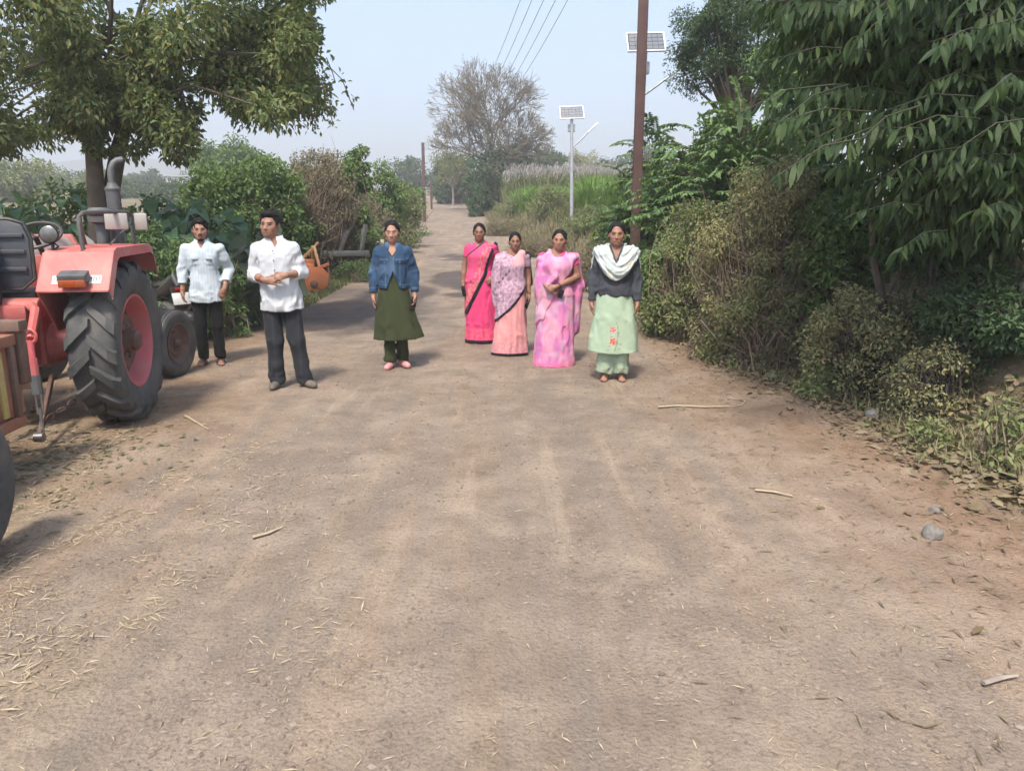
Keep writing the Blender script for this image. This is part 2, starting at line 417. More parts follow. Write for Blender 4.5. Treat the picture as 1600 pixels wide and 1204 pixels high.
m_straw = (blob(-2.6, 4.2, 1.5, 1.6)+blob(-3.3, 3.0, 1.4, 1.2)+.4*blob(2.3, 7.5, 1.1, 1.6))*sstep(.3, .7, n2(GX, GY, 1.7, 4, 61))
trk = np.exp(-((GX-(rl+rr)/2+.25*np.sin(GY*.5)-.75)/.5)**2)+np.exp(-((GX-(rl+rr)/2+.25*np.sin(GY*.5)+.85)/.5)**2)
m_trk = np.clip(trk, 0, 1)*m_road
def ground_material():
    m, t, out = nodes('dirt_ground')
    co = objco(t)
    a = ND(t, 'ShaderNodeVertexColor'); a.layer_name = 'MaskA'; b = ND(t, 'ShaderNodeVertexColor'); b.layer_name = 'MaskB'
    sa = ND(t, 'ShaderNodeSeparateColor'); t.links.new(a.outputs[0], sa.inputs[0]); sb = ND(t, 'ShaderNodeSeparateColor'); t.links.new(b.outputs[0], sb.inputs[0])
    road, wet, red = sa.outputs; verge, straw, track = sb.outputs
    big = noise(t, co, .7, 5, .6); mid = noise(t, co, 4.0, 6, .65); fin = noise(t, co, 38.0, 5, .7); mic = noise(t, co, 140.0, 3, .7)
    soil = ramp(t, mid, [(.3, (0.188, 0.126, 0.081)), (.5, (0.261, 0.180, 0.120)), (.72, (0.344, 0.252, 0.175))])
    roadc = ramp(t, mid, [(.28, (0.196, 0.147, 0.104)), (.48, (0.275, 0.209, 0.154)), (.72, (0.360, 0.278, 0.209))])
    trackc = ramp(t, mid, [(.3, (0.156, 0.128, 0.104)), (.7, (0.270, 0.224, 0.179))])
    redc = ramp(t, mid, [(.3, (0.189, 0.112, 0.072)), (.55, (0.255, 0.162, 0.109)), (.8, (0.317, 0.221, 0.153))])
    vg = ramp(t, mid, [(.3, (.095, .085, .048)), (.55, (.165, .145, .082)), (.8, (.25, .21, .13))])
    wetc = ramp(t, mid, [(.3, (.075, .056, .047)), (.7, (.125, .095, .078))])
    strawc = ramp(t, fin, [(.35, (.25, .19, .13)), (.65, (.43, .34, .235))])
    def soft(mask, amt=.55):
        return mth(t, 'MULTIPLY_ADD', mth(t, 'SUBTRACT', mid, .5), amt) if False else mth(t, 'ADD', mask, mth(t, 'MULTIPLY', mth(t, 'SUBTRACT', fin, .5), amt), True)
    col = mixc(t, soft(road), soil, roadc)
    col = mixc(t, mth(t, 'MULTIPLY', track, .7), col, trackc)
    col = mixc(t, mth(t, 'MULTIPLY', soft(red), .85), col, redc)
    col = mixc(t, mth(t, 'MULTIPLY', straw, .6, True), col, strawc)
    col = mixc(t, mth(t, 'MULTIPLY', soft(verge, .4), .9), col, vg)
    col = mixc(t, ramp(t, big, [(.38, (0, 0, 0)), (.66, (.55, .55, .55))]), col, mixc(t, .7, col, (.215, .145, .10)))
    mp = ND(t, 'ShaderNodeMapping'); mp.inputs['Scale'].default_value = (4.2, .32, 1.0); t.links.new(co, mp.inputs['Vector'])
    stk = noise(t, mp.outputs[0], 1.0, 5, .6, .3)
    col = mixc(t, mth(t, 'MULTIPLY', ramp(t, stk, [(.44, (0, 0, 0)), (.60, (1, 1, 1))]), mth(t, 'MULTIPLY', road, .55)), col, (.20, .168, .142))
    col = mixc(t, mth(t, 'MULTIPLY', ramp(t, stk, [(.30, (1, 1, 1)), (.42, (0, 0, 0))]), mth(t, 'MULTIPLY', road, .5)), col, (.41, .328, .25))
    bg2 = noise(t, co, 1.6, 5, .65, .25)
    col = mixc(t, ramp(t, bg2, [(.46, (0, 0, 0)), (.70, (.55, .55, .55))]), col, (.40, .318, .24))
    bg3 = noise(t, co, 2.3, 4, .6, .2)
    col = mixc(t, ramp(t, bg3, [(.55, (0, 0, 0)), (.75, (.5, .5, .5))]), col, (.175, .145, .122))
    spk = ramp(t, fin, [(.30, (.62, .6, .58)), (.48, (1, 1, 1)), (.62, (1.0, 1.0, 1.0)), (.78, (1.28, 1.27, 1.25))])
    col = mixc(t, 1.0, col, spk, 'MULTIPLY')
    spk2 = ramp(t, mic, [(.3, (.72, .71, .70)), (.5, (1, 1, 1)), (.75, (1.18, 1.18, 1.17))])
    col = mixc(t, .8, col, spk2, 'MULTIPLY')
    col = mixc(t, soft(wet, .35), col, wetc)
    vo = ND(t, 'ShaderNodeTexVoronoi'); vo.inputs['Scale'].default_value = 55; t.links.new(co, vo.inputs['Vector'])
    h = mth(t, 'ADD', mth(t, 'MULTIPLY', fin, 1.2), mth(t, 'MULTIPLY', vo.outputs['Distance'], .7))
    h = mth(t, 'ADD', h, mth(t, 'MULTIPLY', mic, .5))
    p = ND(t, 'ShaderNodeBsdfPrincipled'); t.links.new(col, p.inputs['Base Color'])
    t.links.new(mth(t, 'SUBTRACT', .95, mth(t, 'MULTIPLY', wet, .38)), p.inputs['Roughness']); p.inputs['Specular IOR Level'].default_value = .12
    t.links.new(bump(t, h, .55, .02), p.inputs['Normal'])
    t.links.new(p.outputs[0], out.inputs[0]); return m
MAT['ground'] = ground_material()
nx, ny = len(xs), len(ys)
V = np.stack([GX.ravel(), GY.ravel(), GZ.ravel()], 1)
A = np.stack([m_road.ravel(), m_wet.ravel(), m_red.ravel()], 1); B = np.stack([m_verge.ravel(), np.clip(m_straw, 0, 1).ravel(), m_trk.ravel()], 1)
I, J = np.meshgrid(np.arange(nx-1), np.arange(ny-1), indexing='xy'); q = (J*nx+I).ravel()
Fq = np.stack([q, q+1, q+nx+1, q+nx], 1)
fr = (ed.ravel()[Fq].mean(1) > 0) & (V[Fq, 1].mean(1) < 190)
def sub(name, F):
    used, inv = np.unique(F.ravel(), return_inverse=True)
    return mesh_np(name, V[used], inv.reshape(F.shape), MAT['ground'], None, True, None, {'MaskA': A[used], 'MaskB': B[used]})
tag(sub('ground', Fq[~fr]), 'bare brown earth and grassy banks beside the road', kind='structure')
tag(sub('road', Fq[fr]), 'dusty unpaved road of crushed stone and soil', kind='structure')
# far hills
hx = np.linspace(-720, 720, 160); hv = []; hf = []
for j, (yy, amp) in enumerate(((520, 0), (580, .45), (660, 1), (760, .9), (860, .2))):
    for x in hx:
        prof = 18+36*float(n2(np.array([x]), np.array([yy*.2]), .006, 3, 77)[0])*(1.15 if x < -80 else .75)
        hv.append((x, yy, 2+amp*prof))
for j in range(4):
    for i in range(159): a = j*160+i; hf.append((a, a+1, a+161, a+160))
MAT['hill'] = M_paint('dry_scrub_hill', (.16, .13, .09), (.09, .10, .06), .95, 0, .03, dirt_amt=.2, bmp=0)
tag(mesh_np('hills', hv, hf, MAT['hill']), 'low dry hills along the horizon', kind='structure')
# ------------------------------------------------------------------ tractor
def rz(a): return Matrix.Rotation(a, 3, 'Z')
def wheel(parent, name, c, r, w, rim_r, mats, lugs=None, axis_=(1, 0, 0), dish=.10, bolts=6, tread=22):
    """tyre with lugs, dished rim, hub and bolts; +axis is the outer face"""
    c = np.array(c, float); d, a, b = frame(axis_); hw = w/2
    root = empty(name, c); root.parent = parent
    t = MB(); tr_ = .935 if lugs else .965
    prof = [(rim_r, -hw*.72), (rim_r+.03, -hw*.86), (r*.80, -hw*1.0), (r*(tr_-.05), -hw*.96), (r*tr_, -hw*.80), (r*tr_, 0), (r*tr_, hw*.80), (r*(tr_-.05), hw*.96), (r*.80, hw*1.0), (rim_r+.03, hw*.86), (rim_r, hw*.72)]
    t.lathe(prof, (0, 0, 0), axis_, 56, False)
    ty = t.build('tyre', mats[0], root, True, 50)
    if lugs:
        for k in range(lugs):
            for sd_ in (-1, 1):
                ang = 2*math.pi*(k+(.5 if sd_ > 0 else 0))/lugs; L = MB(); pts = []
                for i in range(5):
                    q = i/4; x = sd_*hw*(-.03+1.02*q); th = ang-.26*q; rr = r*(.998-.06*max(0, q-.75)/.25)
                    wd = (.034+.020*q)/r
                    for dr, s_ in ((-.085*r, 1.2), (.0, .9)):
                        for e in (-1, 1):
                            tt = th+e*wd*s_; pts.append(d*x+(a*math.cos(tt)+b*math.sin(tt))*(rr+dr))
                F = []
                for i in range(4):
                    p, n = i*4, (i+1)*4
                    F += [(p+2, p+3, n+3, n+2), (p, p+2, n+2, n), (p+1, n+1, n+3, p+3)]
                F += [(0, 1, 3, 2), (16, 18, 19, 17)]
                L.add(pts, F); L.build('lug', mats[0], ty, True, 40)
    else:
        g = MB()
        for k in range(3):
            x = hw*(-.45+.45*k); g.lathe([(r*.965, x-hw*.13), (r*.998, x-hw*.10), (r*.998, x+hw*.10), (r*.965, x+hw*.13)], (0, 0, 0), axis_, 56, False)
        g.build('tread_ribs', mats[0], ty, True, 40)
    rm = MB(); o = hw*.74
    rm.lathe([(rim_r+.012, o+.012), (rim_r-.005, o+.014), (rim_r-.02, o-.01), (rim_r-.035, o-dish*.6), (rim_r-.06, o-dish)], (0, 0, 0), axis_, 40, False)
    rm.lathe([(rim_r+.012, -o-.012), (rim_r-.03, -o+.02), (rim_r-.05, -o+.08), (.05, -o+.10), (.001, -o+.10)], (0, 0, 0), axis_, 32, False)
    ri = rm.build('rim', mats[1], root, True, 40)
    MB().lathe([(rim_r-.058, o-dish), (rim_r*.66, o-dish*1.02), (rim_r*.58, o-dish*.55), (rim_r*.44, o-dish*.60), (rim_r*.30, o-dish*.72), (rim_r*.28, o-dish*.2), (.001, o-dish*.15)], (0, 0, 0), axis_, 40, False).build('disc', mats[2], root, True, 40)
    hb = MB(); hb.lathe([(rim_r*.44, o-dish*.66), (rim_r*.42, o-dish*.55), (rim_r*.24, o-dish*.45), (rim_r*.22, o+.01), (rim_r*.15, o+.03), (.001, o+.032)], (0, 0, 0), axis_, 24, False)
    hb.build('hub', mats[2], root, True, 35)
    for k in range(bolts):
        th = 2*math.pi*k/bolts; p = (a*math.cos(th)+b*math.sin(th))*rim_r*.35
        MB().lathe([(.016, o-dish*.60), (.016, o-dish*.42), (.008, o-dish*.38), (.001, o-dish*.38)], p, axis_, 6).build('bolt', mats[2], root)
    return root

G_ = on_ground(200, 652)
TH = R_(8.0)
TR = np.array([G_[0], G_[1], 0])-np.array([math.cos(TH), math.sin(TH), 0])*.70
tr = thing('tractor', 'red farm tractor seen from behind with big lugged rear tyre and black exhaust stack', 'tractor', (TR[0], TR[1], G_[2]), TH)
RW, RR = .36, .655
for q in (-1, 1):
    wheel(tr, 'rear_wheel', (q*.70, 0, RR), RR, RW, .37, (MAT['rubber'], MAT['tr_rim'], MAT['brown_metal']), 17, (q, 0, 0), .13, 8)
for q in (-1, 1):
    ww = wheel(tr, 'front_wheel', (q*.635, 1.66, .355), .355, .17, .205, (MAT['rubber'], MAT['brown_metal'], MAT['brown_metal']), None, (q, 0, 0), .05, 5)
    ww.rotation_euler = (0, 0, R_(-14))
# axles, gearbox, engine
MB().lathe([(.10, -.56), (.13, -.50), (.13, -.30), (.17, -.20), (.20, -.1), (.20, .1), (.17, .20), (.13, .30), (.13, .50), (.10, .56)], (0, 0, RR), (1, 0, 0), 20).build('rear_axle', MAT['tr_red'], tr, True, 40)
m_ = MB(); m_.box((0, .12, .72), (.42, .62, .46)); m_.box((0, .70, .70), (.36, .70, .40)); m_.box((0, -.24, .72), (.34, .16, .40)); m_.build('gearbox', MAT['tr_red'], tr, True, 35, .03)
m_ = MB(); m_.box((0, 1.30, .78), (.36, .70, .48)); m_.build('engine', MAT['brown_metal'], tr, True, 35, .03)
m_ = MB(); m_.box((0, -.34, .95), (.46, .26, .12)); m_.lathe([(.075, -.30), (.075, .30)], (0, -.36, .98), (1, 0, 0), 16); m_.build('hydraulic_lift', MAT['tr_red'], tr, True, 35, .02)
MB().box((0, 1.66, .50), (1.10, .12, .12)).build('front_axle', MAT['tr_red'], tr, True, 35, .015)
m_ = MB(); m_.box((0, 1.98, .72), (.46, .10, .34)); m_.box((.34, 1.90, .60), (.30, .14, .14)); m_.build('front_bumper', MAT['rust'], tr, True, 35, .015)
# bonnet, dash and fuel tank
m_ = MB(); m_.prism([(-.24, .98), (.24, .98), (.25, 1.24), (.19, 1.32), (-.19, 1.32), (-.25, 1.24)], (0, 1.30, -.06), (0, .62, 0)); m_.build('bonnet', MAT['tr_red'], tr, True, 40, .02)
m_ = MB(); m_.box((0, .56, 1.16), (.56, .12, .34)); m_.build('dashboard', MAT['tr_red'], tr, True, 35, .02)
m_ = MB(); m_.prism([(-.30, 1.22), (.30, 1.22), (.17, 1.50), (-.17, 1.50)], (0, .05, 0), (0, .66, 0)); m_.build('fuel_tank_cowl', MAT['tr_pink'], tr, True, 40, .012)
m_ = MB(); m_.prism([(.335, 1.24), (.50, 1.24), (.40, 1.44), (.335, 1.50)], (0, .012, 0), (-.05, .64, 0)); m_.prism([(-.27, 1.25), (.27, 1.25), (.15, 1.47), (-.15, 1.47)], (0, .014, 0), (0, .638, 0)); m_.build('instrument_panel', MAT['glass'], tr, True, 35)
# air cleaner and exhaust
m_ = MB(); m_.lathe([(.045, 1.20), (.045, 1.56), (.04, 1.58), (.055, 1.585), (.10, 1.60), (.105, 1.645), (.085, 1.65), (.09, 1.665), (.11, 1.67), (.11, 1.695), (.08, 1.725), (.001, 1.73)], (.31, .98, 0), (0, 0, 1), 24); m_.build('air_cleaner', MAT['grey_metal'], tr, True, 35)
ex = MB(); ex.lathe([(.052, 1.18), (.052, 1.30), (.062, 1.32), (.062, 1.88), (.068, 1.885), (.068, 1.90), (.045, 1.93), (.04, 1.95)], (.40, 1.12, 0), (0, 0, 1), 20); ex.build('exhaust', MAT['grey_metal'], tr, True, 35)
MB().tube([(.40, 1.12, 1.94), (.40, 1.12, 2.03), (.405, 1.125, 2.08), (.425, 1.14, 2.125), (.455, 1.155, 2.15), (.50, 1.17, 2.155)], [.031]*5+[.034], 14, True).build('exhaust_tip', MAT['grey_metal'], tr)
# mudguards
def mudguard(q):
    arc = [(-.63, 1.13), (-.44, 1.40), (-.38, 1.425), (.40, 1.425), (.46, 1.40), (.56, 1.20)]
    x0, x1 = q*.40, q*.885; g = MB(); th = .012
    for i in range(len(arc)-1):
        (ya, za), (yb, zb_) = arc[i], arc[i+1]
        g.add([(x0, ya, za), (x1, ya, za), (x1, yb, zb_), (x0, yb, zb_), (x0, ya, za-th), (x1, ya, za-th), (x1, yb, zb_-th), (x0, yb, zb_-th)], [(0, 1, 2, 3), (7, 6, 5, 4), (0, 4, 5, 1), (2, 6, 7, 3), (1, 5, 6, 2), (0, 3, 7, 4)])
    lip = MB()
    for i in range(len(arc)-1):
        (ya, za), (yb, zb_) = arc[i], arc[i+1]; dz = .07
        lip.add([(x1+q*.004, ya, za), (x1+q*.004, yb, zb_), (x1+q*.018, yb*.96, zb_-dz), (x1+q*.018, ya*.96, za-dz), (x1-q*.004, ya, za), (x1-q*.004, yb, zb_), (x1+q*.010, yb*.96, zb_-dz), (x1+q*.010, ya*.96, za-dz)], [(0, 1, 2, 3), (4, 7, 6, 5), (0, 4, 5, 1), (2, 6, 7, 3)])
    side = MB(); poly = [(-.63, 1.125), (-.44, 1.395), (.46, 1.395), (.56, 1.20), (.42, .80), (-.36, .80)]
    side.prism(poly, (q*.012, 0, 0), (x0-q*.013, 0, 0), (0, 1, 0))
    o_ = g.build('mudguard', MAT['tr_pink'], tr, True, 25); lip.build('mudguard_lip', MAT['tr_pink'], o_, True, 30); side.build('mudguard_side', MAT['tr_red'], o_, True, 30)
    return o_
for q in (-1, 1):
    g = mudguard(q)
    n_ = unit(np.array([0, -.27, .19])); t_ = np.array([0, .19, .27])/np.linalg.norm([.19, .27])
    def onp(x, s, off=0.0): return np.array([q*x, -.63, 1.13])+t_*s+n_*off     # point on the sloping rear panel
    for x0, x1 in ((.49, .575), (.745, .83)):
        c = (onp(x0, .06)+onp(x1, .06))/2; P = MB()
        P.add([onp(x0, .055, .004), onp(x1, .055, .004), onp(x1, .125, .004), onp(x0, .125, .004), onp(x0, .055, -.002), onp(x1, .055, -.002), onp(x1, .125, -.002), onp(x0, .125, -.002)], [(0, 1, 2, 3), (7, 6, 5, 4), (0, 4, 5, 1), (1, 5, 6, 2), (2, 6, 7, 3), (3, 7, 4, 0)])
        st = P.build('number_sticker', MAT['white_plate'], g)
        K = MB()
        for i in range(4):
            xa = x0+.012+i*.018; K.add([onp(xa, .075, .006), onp(xa+.005, .075, .006), onp(xa+.005, .107, .006), onp(xa, .107, .006)], [(0, 1, 2, 3)]); K.add([onp(xa, .102, .0062), onp(xa+.011, .102, .0062), onp(xa+.011, .107, .0062), onp(xa, .107, .0062)], [(0, 1, 2, 3)])
        K.build('lettering', MAT['black'], st, False)
    c = onp(.655, .085, .05); L = MB(); L.box(c, (.20, .10, .07), Matrix.Rotation(.35, 3, 'X')); tl = L.build('tail_lamp', MAT['grey_metal'], g, True, 35, .012)
    MB().box(c+np.array([0, -.035, -.045]), (.185, .045, .055), Matrix.Rotation(.1, 3, 'X')).build('lens', MAT['amber'], tl, True, 35, .006)
    h = MB(); h.tube([(q*.45, -.40, 1.40), (q*.45, -.40, 1.47)], .012, 8); h.tube([(q*.45, -.40, 1.41), (q*.49, -.40, 1.44), (q*.45, -.40, 1.47)], .008, 6); hl = h.build('work_lamp', MAT['black'], g)
    MB().lathe([(.001, .06), (.03, .055), (.06, .02), (.068, -.01), (.068, -.02)], (q*.45, -.43, 1.53), (0, 1, 0), 20, False).build('lamp_shell', MAT['black'], hl)
    MB().lathe([(.062, -.02), (.045, -.03), (.001, -.034)], (q*.45, -.43, 1.53), (0, 1, 0), 20, False).build('lamp_glass', MAT['chrome'], hl)
    rl_ = MB(); rl_.tube([(q*.66, -.40, 1.40), (q*.655, -.41, 1.60), (q*.655, -.40, 1.655), (q*.665, -.34, 1.685), (q*.70, -.1, 1.69), (q*.78, .30, 1.69), (q*.785, .35, 1.66), (q*.785, .36, 1.41)], .016, 10); rl_.tube([(q*.655, -.38, 1.66), (q*.50, .05, 1.52), (q*.42, .3, 1.42)], .012, 8); rl_.tube([(q*.785, .33, 1.60), (q*.68, .10, 1.43)], .008, 6); hr = rl_.build('handrail', MAT['grey_metal'], g)
    rl2 = MB(); rl2.lathe([(.03, 0), (.03, .02)], (q*.66, -.40, 1.39), (0, 0, 1), 12); rl2.build('rail_foot', MAT['grey_metal'], hr)
    MB().box((q*.74, .12, 1.615), (.17, .02, .13), Matrix.Rotation(q*.2, 3, 'Z')).build('mirror', MAT['glass'], hr, True, 35, .02); MB().box((q*.86, .34, 1.61), (.10, .02, .14), Matrix.Rotation(q*.1, 3, 'Z')).build('mirror', MAT['glass'], hr, True, 35, .02)
# seat, backrest, steering wheel, rear toolbox
m_ = MB(); m_.box((-.02, -.05, 1.05), (.50, .46, .10)); m_.build('seat', MAT['black'], tr, True, 35, .03)
bk = MB(); bk.prism([(-.30, 1.13), (.20, 1.13), (.285, 1.20), (.29, 1.50), (.25, 1.60), (.16, 1.63), (-.30, 1.63), (-.37, 1.58)], (0, .03, 0), (-.02, -.36, 0)); sb_ = bk.build('backrest', MAT['navy'], tr, True, 40, .01)
for z in (1.27, 1.40, 1.52): MB().box((-.04, -.372, z), (.56, .02, .035)).build('rib', MAT['navy'], sb_, True, 35, .008)
bt = MB(); bt.tube([(-.02+x, -.345, z) for x, z in ((-.30, 1.13), (.20, 1.12), (.295, 1.20), (.30, 1.50), (.26, 1.61), (.16, 1.64), (-.34, 1.64))], .014, 8); bt.build('piping', MAT['black'], sb_)
m_ = MB(); m_.box((-.12, -.47, 1.27), (.34, .16, .52)); tb = m_.build('tool_box', MAT['navy'], tr, True, 35, .012)
for z, w in ((1.36, .10), (1.20, .12), (1.06, .08)): MB().box((-.06, -.56, z), (w, .03, .05)).build('bracket', MAT['black'], tb, True, 35, .006)
MB().box((-.18, -.556, 1.44), (.05, .008, .10)).build('worn_patch', MAT['yellow_old'], tb); MB().box((-.16, -.556, 1.08), (.10, .008, .05)).build('worn_sticker', MAT['white_plate'], tb)
m_ = MB(); m_.tube([(.0+.20*math.cos(t), .38+.17*math.sin(t), 1.50+.10*math.sin(t)) for t in np.linspace(0, 2*math.pi, 33)], .014, 8, False); st_ = m_.build('steering_wheel', MAT['black'], tr)
m_ = MB(); m_.tube([(0, .38, 1.49), (0, .58, 1.20)], .022, 8); [m_.tube([(0, .38, 1.49), (.20*math.cos(t), .38+.17*math.sin(t), 1.50+.10*math.sin(t))], .008, 6) for t in (.4, 2.5, 4.6)]; m_.build('steering_column', MAT['black'], st_)
MB().tube([(.24, -.02, 1.20), (.38, -.02, 1.20), (.42, -.05, 1.20)], [.045, .045, .03], 12).build('side_lever_tube', MAT['grey_metal'], tr)
# three-point linkage
for q in (-1, 1):
    MB().tube([(q*.24, -.40, 1.0), (q*.34, -.56, .98), (q*.36, -.74, .80)], [.04, .035, .03], 8).build('lift_arm', MAT['tr_pink'], tr)
    lr = MB(); lr.tube([(q*.36, -.75, .79), (q*.37, -.77, .66)], .022, 10); lr.tube([(q*.37, -.77, .66), (q*.375, -.78, .52)], .030, 10); o1 = lr.build('lift_rod', MAT['tr_rim'], tr)
    l2 = MB(); l2.tube([(q*.375, -.78, .54), (q*.38, -.79, .40)], .036, 10); l2.build('rod_sleeve', MAT['grey_metal'], o1)
    l3 = MB()
    for e in (-1, 1): l3.tube([(q*.38+e*.018, -.79, .41), (q*.385+e*.018, -.80, .25)], .008, 6)
    l3.tube([(q*.385, -.80, .30), (q*.388, -.81, .12), (q*.37, -.83, .06)], .013, 8); l3.build('rod_fork', MAT['steel'], o1)
    ring = MB(); ring.tube([(q*.36+.045*math.cos(t), -.75, .82+.05*math.sin(t)) for t in np.linspace(0, 2*math.pi, 13)], .013, 6, False); ring.build('shackle', MAT['tr_pink'], o1)
    MB().beam((q*.20, -.10, .42), (q*.39, -.88, .10), .03, .055).build('lower_link', MAT['brown_metal'], tr, True, 35, .006)
    MB().lathe([(.035, -.03), (.035, .03)], (q*.39, -.88, .10), (1, 0, 0), 14).build('link_ball', MAT['steel'], tr)
    for k in range(6):
        c = lerp((q*.40, -.70, .20), (q*.56, -.10, .33), k/5); dd = unit(np.array([q*.16, .6, .13])); _, a_, b_ = frame(dd); u_ = a_ if k % 2 else b_
        MB().tube([c+dd*.042*math.cos(t)+u_*.022*math.sin(t) for t in np.linspace(0, 2*math.pi, 11)], .009, 5, False).build('chain_link', MAT['rust_dark'], tr)
m_ = MB(); m_.beam((0, -.30, .45), (0, -.78, .42), .08, .05); m_.box((0, -.30, .45), (.30, .08, .22)); m_.build('drawbar', MAT['brown_metal'], tr, True, 35, .008)

# ------------------------------------------------------------------ trailer at the frame's left edge
Tc = (-3.18, 4.85); tl = thing('trailer', 'rusty red farm trailer with yellow striped panel, cut off by the left edge', 'trailer', (Tc[0], Tc[1], 0), R_(3))
m_ = MB()
for z in (.37, .90): m_.box((-.02, -1.6, z), (.06, 3.2, .07)); m_.box((-1.70, -1.6, z), (.06, 3.2, .07)); m_.box((-.86, -.03, z), (1.62, .06, .07)); m_.box((-.86, -3.17, z), (1.62, .06, .07))
m_.build('frame', MAT['rust'], tl, True, 35, .008)
for i in range(10):
    MB().box((-.035, -.10-.33*i, .635), (.03, .30, .45)).build('side_panel', MAT['rust'], tl, True, 35, .006)
    MB().box((-.005, -.055-.33*i, .635), (.035, .045, .46)).build('upright', MAT['rust_dark'], tl, True, 35, .004)
    if i < 3: MB().box((-.012, -.18-.33*i, .635), (.02, .055, .42)).build('yellow_strip', MAT['yellow_old'], tl, True, 35, .003)
for i in range(5): MB().box((-.20-.33*i, -.03, .635), (.31, .03, .45)).build('front_panel', MAT['rust_dark'], tl, True, 35, .006)
MB().box((-.86, -1.6, .33), (1.62, 3.1, .04)).build('floor', MAT['rust_dark'], tl)
m_ = MB(); m_.beam((-.55, .0, .40), (-.86, .62, .42), .07, .08); m_.beam((-1.17, .0, .40), (-.86, .62, .42), .07, .08); m_.build('drawbar', MAT['rust'], tl, True, 35, .008)
m_ = MB(); m_.box((-.10, .03, .985), (.30, .10, .07)); m_.box((-.02, .06, .80), (.08, .08, .40)); m_.build('headstock', MAT['rust_dark'], tl, True, 35, .008)
MB().lathe([(.035, -1.25), (.035, .40)], (-.86+.8, -1.50, .42), (1, 0, 0), 12).build('axle', MAT['rust_dark'], tl)
wheel(tl, 'wheel', (.455, -1.49, .42), .42, .20, .21, (MAT['rubber'], MAT['rust'], MAT['rust_dark']), None, (1, 0, 0), .05, 5)
wheel(tl, 'wheel', (-2.10, -1.50, .42), .42, .20, .21, (MAT['rubber'], MAT['rust'], MAT['rust_dark']), None, (-1, 0, 0), .05, 5)

# ------------------------------------------------------------------ motorcycle behind the tractor
mb = at(262, 470, 9.6); mz = tzs(mb[0], 9.6)
mo = thing('motorcycle', 'black motorcycle with blank pale number plate parked behind the tractor wheel', 'motorcycle', (mb[0]+.12, 9.3, mz), R_(48))
for y in (0, 1.25):
    w_ = empty('wheel', (0, y, .30)); w_.parent = mo
    MB().lathe([(.215, -.045), (.27, -.052), (.30, -.02), (.30, .02), (.27, .052), (.215, .045)], (0, 0, 0), (1, 0, 0), 32, False).build('tyre', MAT['rubber'], w_)
    m_ = MB(); m_.lathe([(.22, -.03), (.205, 0), (.22, .03)], (0, 0, 0), (1, 0, 0), 32, False); m_.lathe([(.05, -.06), (.05, .06)], (0, 0, 0), (1, 0, 0), 12)
    for k in range(10): t = k*math.pi/5; m_.tube([(0, .05*math.cos(t), .05*math.sin(t)), (0, .21*math.cos(t+.1), .21*math.sin(t+.1))], .004, 5)
    m_.build('rim', MAT['grey_metal'], w_)
m_ = MB(); m_.tube([(0, -.28, .86), (0, -.05, .80), (0, .30, .76), (0, .52, .80)], [.05, .10, .12, .10], 12, True, .5); m_.build('seat', MAT['black'], mo)
m_ = MB(); m_.ell((0, .72, .86), (.15, .26, .13)); m_.build('fuel_tank', MAT['navy'], mo)
m_ = MB(); m_.tube([(0, -.36, .80), (0, -.30, .90), (0, -.15, .80), (0, .2, .66)], [.03, .06, .10, .09], 10); m_.build('tail_cowl', MAT['black'], mo)
MB().box((0, -.36, .76), (.12, .05, .07), Matrix.Rotation(.4, 3, 'X')).build('tail_light', MAT['red_lens'], mo, True, 35, .01)
m_ = MB(); m_.prism([(-.11, -.34), (.11, -.34), (.08, -.62), (-.08, -.62)], (0, -.01, -.30) if False else (0, .015, 0), (0, -.38, 1.15)); fd = m_.build('mud_flap', MAT['black'], mo)
MB().box((0, -.40, .66), (.20, .012, .14), Matrix.Rotation(-.3, 3, 'X')).build('number_plate', MAT['white_plate'], mo, True, 35, .003)
m_ = MB(); m_.lathe([(.03, -.05), (.062, 0), (.062, .55), (.03, .62)], (.16, -.28, .42), (0, 1, 0), 16); m_.build('silencer', MAT['steel'], mo)
m_ = MB(); m_.box((0, .62, .42), (.24, .34, .34)); m_.tube([(0, 1.25, .30), (0, 1.02, .98)], .035, 8); m_.tube([(0, 0, .30), (0, .45, .38)], .03, 8); m_.build('frame', MAT['black'], mo, True, 35, .03)
m_ = MB(); m_.tube([(-.36, .88, 1.05), (-.15, 1.0, 1.02), (.15, 1.0, 1.02), (.36, .88, 1.05)], .014, 8); m_.build('handlebar', MAT['black'], mo)
MB().ell((0, 1.12, .92), (.09, .07, .09)).build('headlight', MAT['chrome'], mo)

# ------------------------------------------------------------------ rotary tiller and other implements on the left verge
g0 = on_ground(481, 455)
rt = thing('rotary_tiller', 'orange rotary tiller with tall hitch frame resting on the left verge', 'implement', g0, R_(-62), None, .84)
sp = [(-.40, .40), (-.16, .62), (.20, .60), (.36, .44), (.32, .16), (.14, .04), (-.20, .05), (-.36, .20)]
for x in (-.62, .62): MB().prism(sp, (.03, 0, 0), (x-.015, 0, 0), (0, 1, 0)).build('side_plate', MAT['orange'], rt, True, 40, .006)
hd_ = MB()
for i in range(9):
    a0, a1 = math.pi*(i-.5)/8.5, math.pi*(i+.5)/8.5
hd_.add([(x, .33*math.cos(t), .30+.30*math.sin(t)) for x in (-.60, .60) for t in np.linspace(.1, math.pi-.1, 10)], [(i, i+1, 11+i, 10+i) for i in range(9)])
h_ = hd_.build('hood', MAT['orange'], rt); sm = h_.modifiers.new('thick', 'SOLIDIFY'); sm.thickness = .012
m_ = MB(); m_.box((0, 0, .64), (.34, .30, .22)); m_.ell((-.36, -.02, .66), (.12, .12, .12)); m_.box((-.52, 0, .60), (.12, .18, .26)); m_.tube([(-.6, .0, .62), (.6, .0, .62)], .05, 10); m_.build('gearbox', MAT['orange'], rt, True, 40, .03)
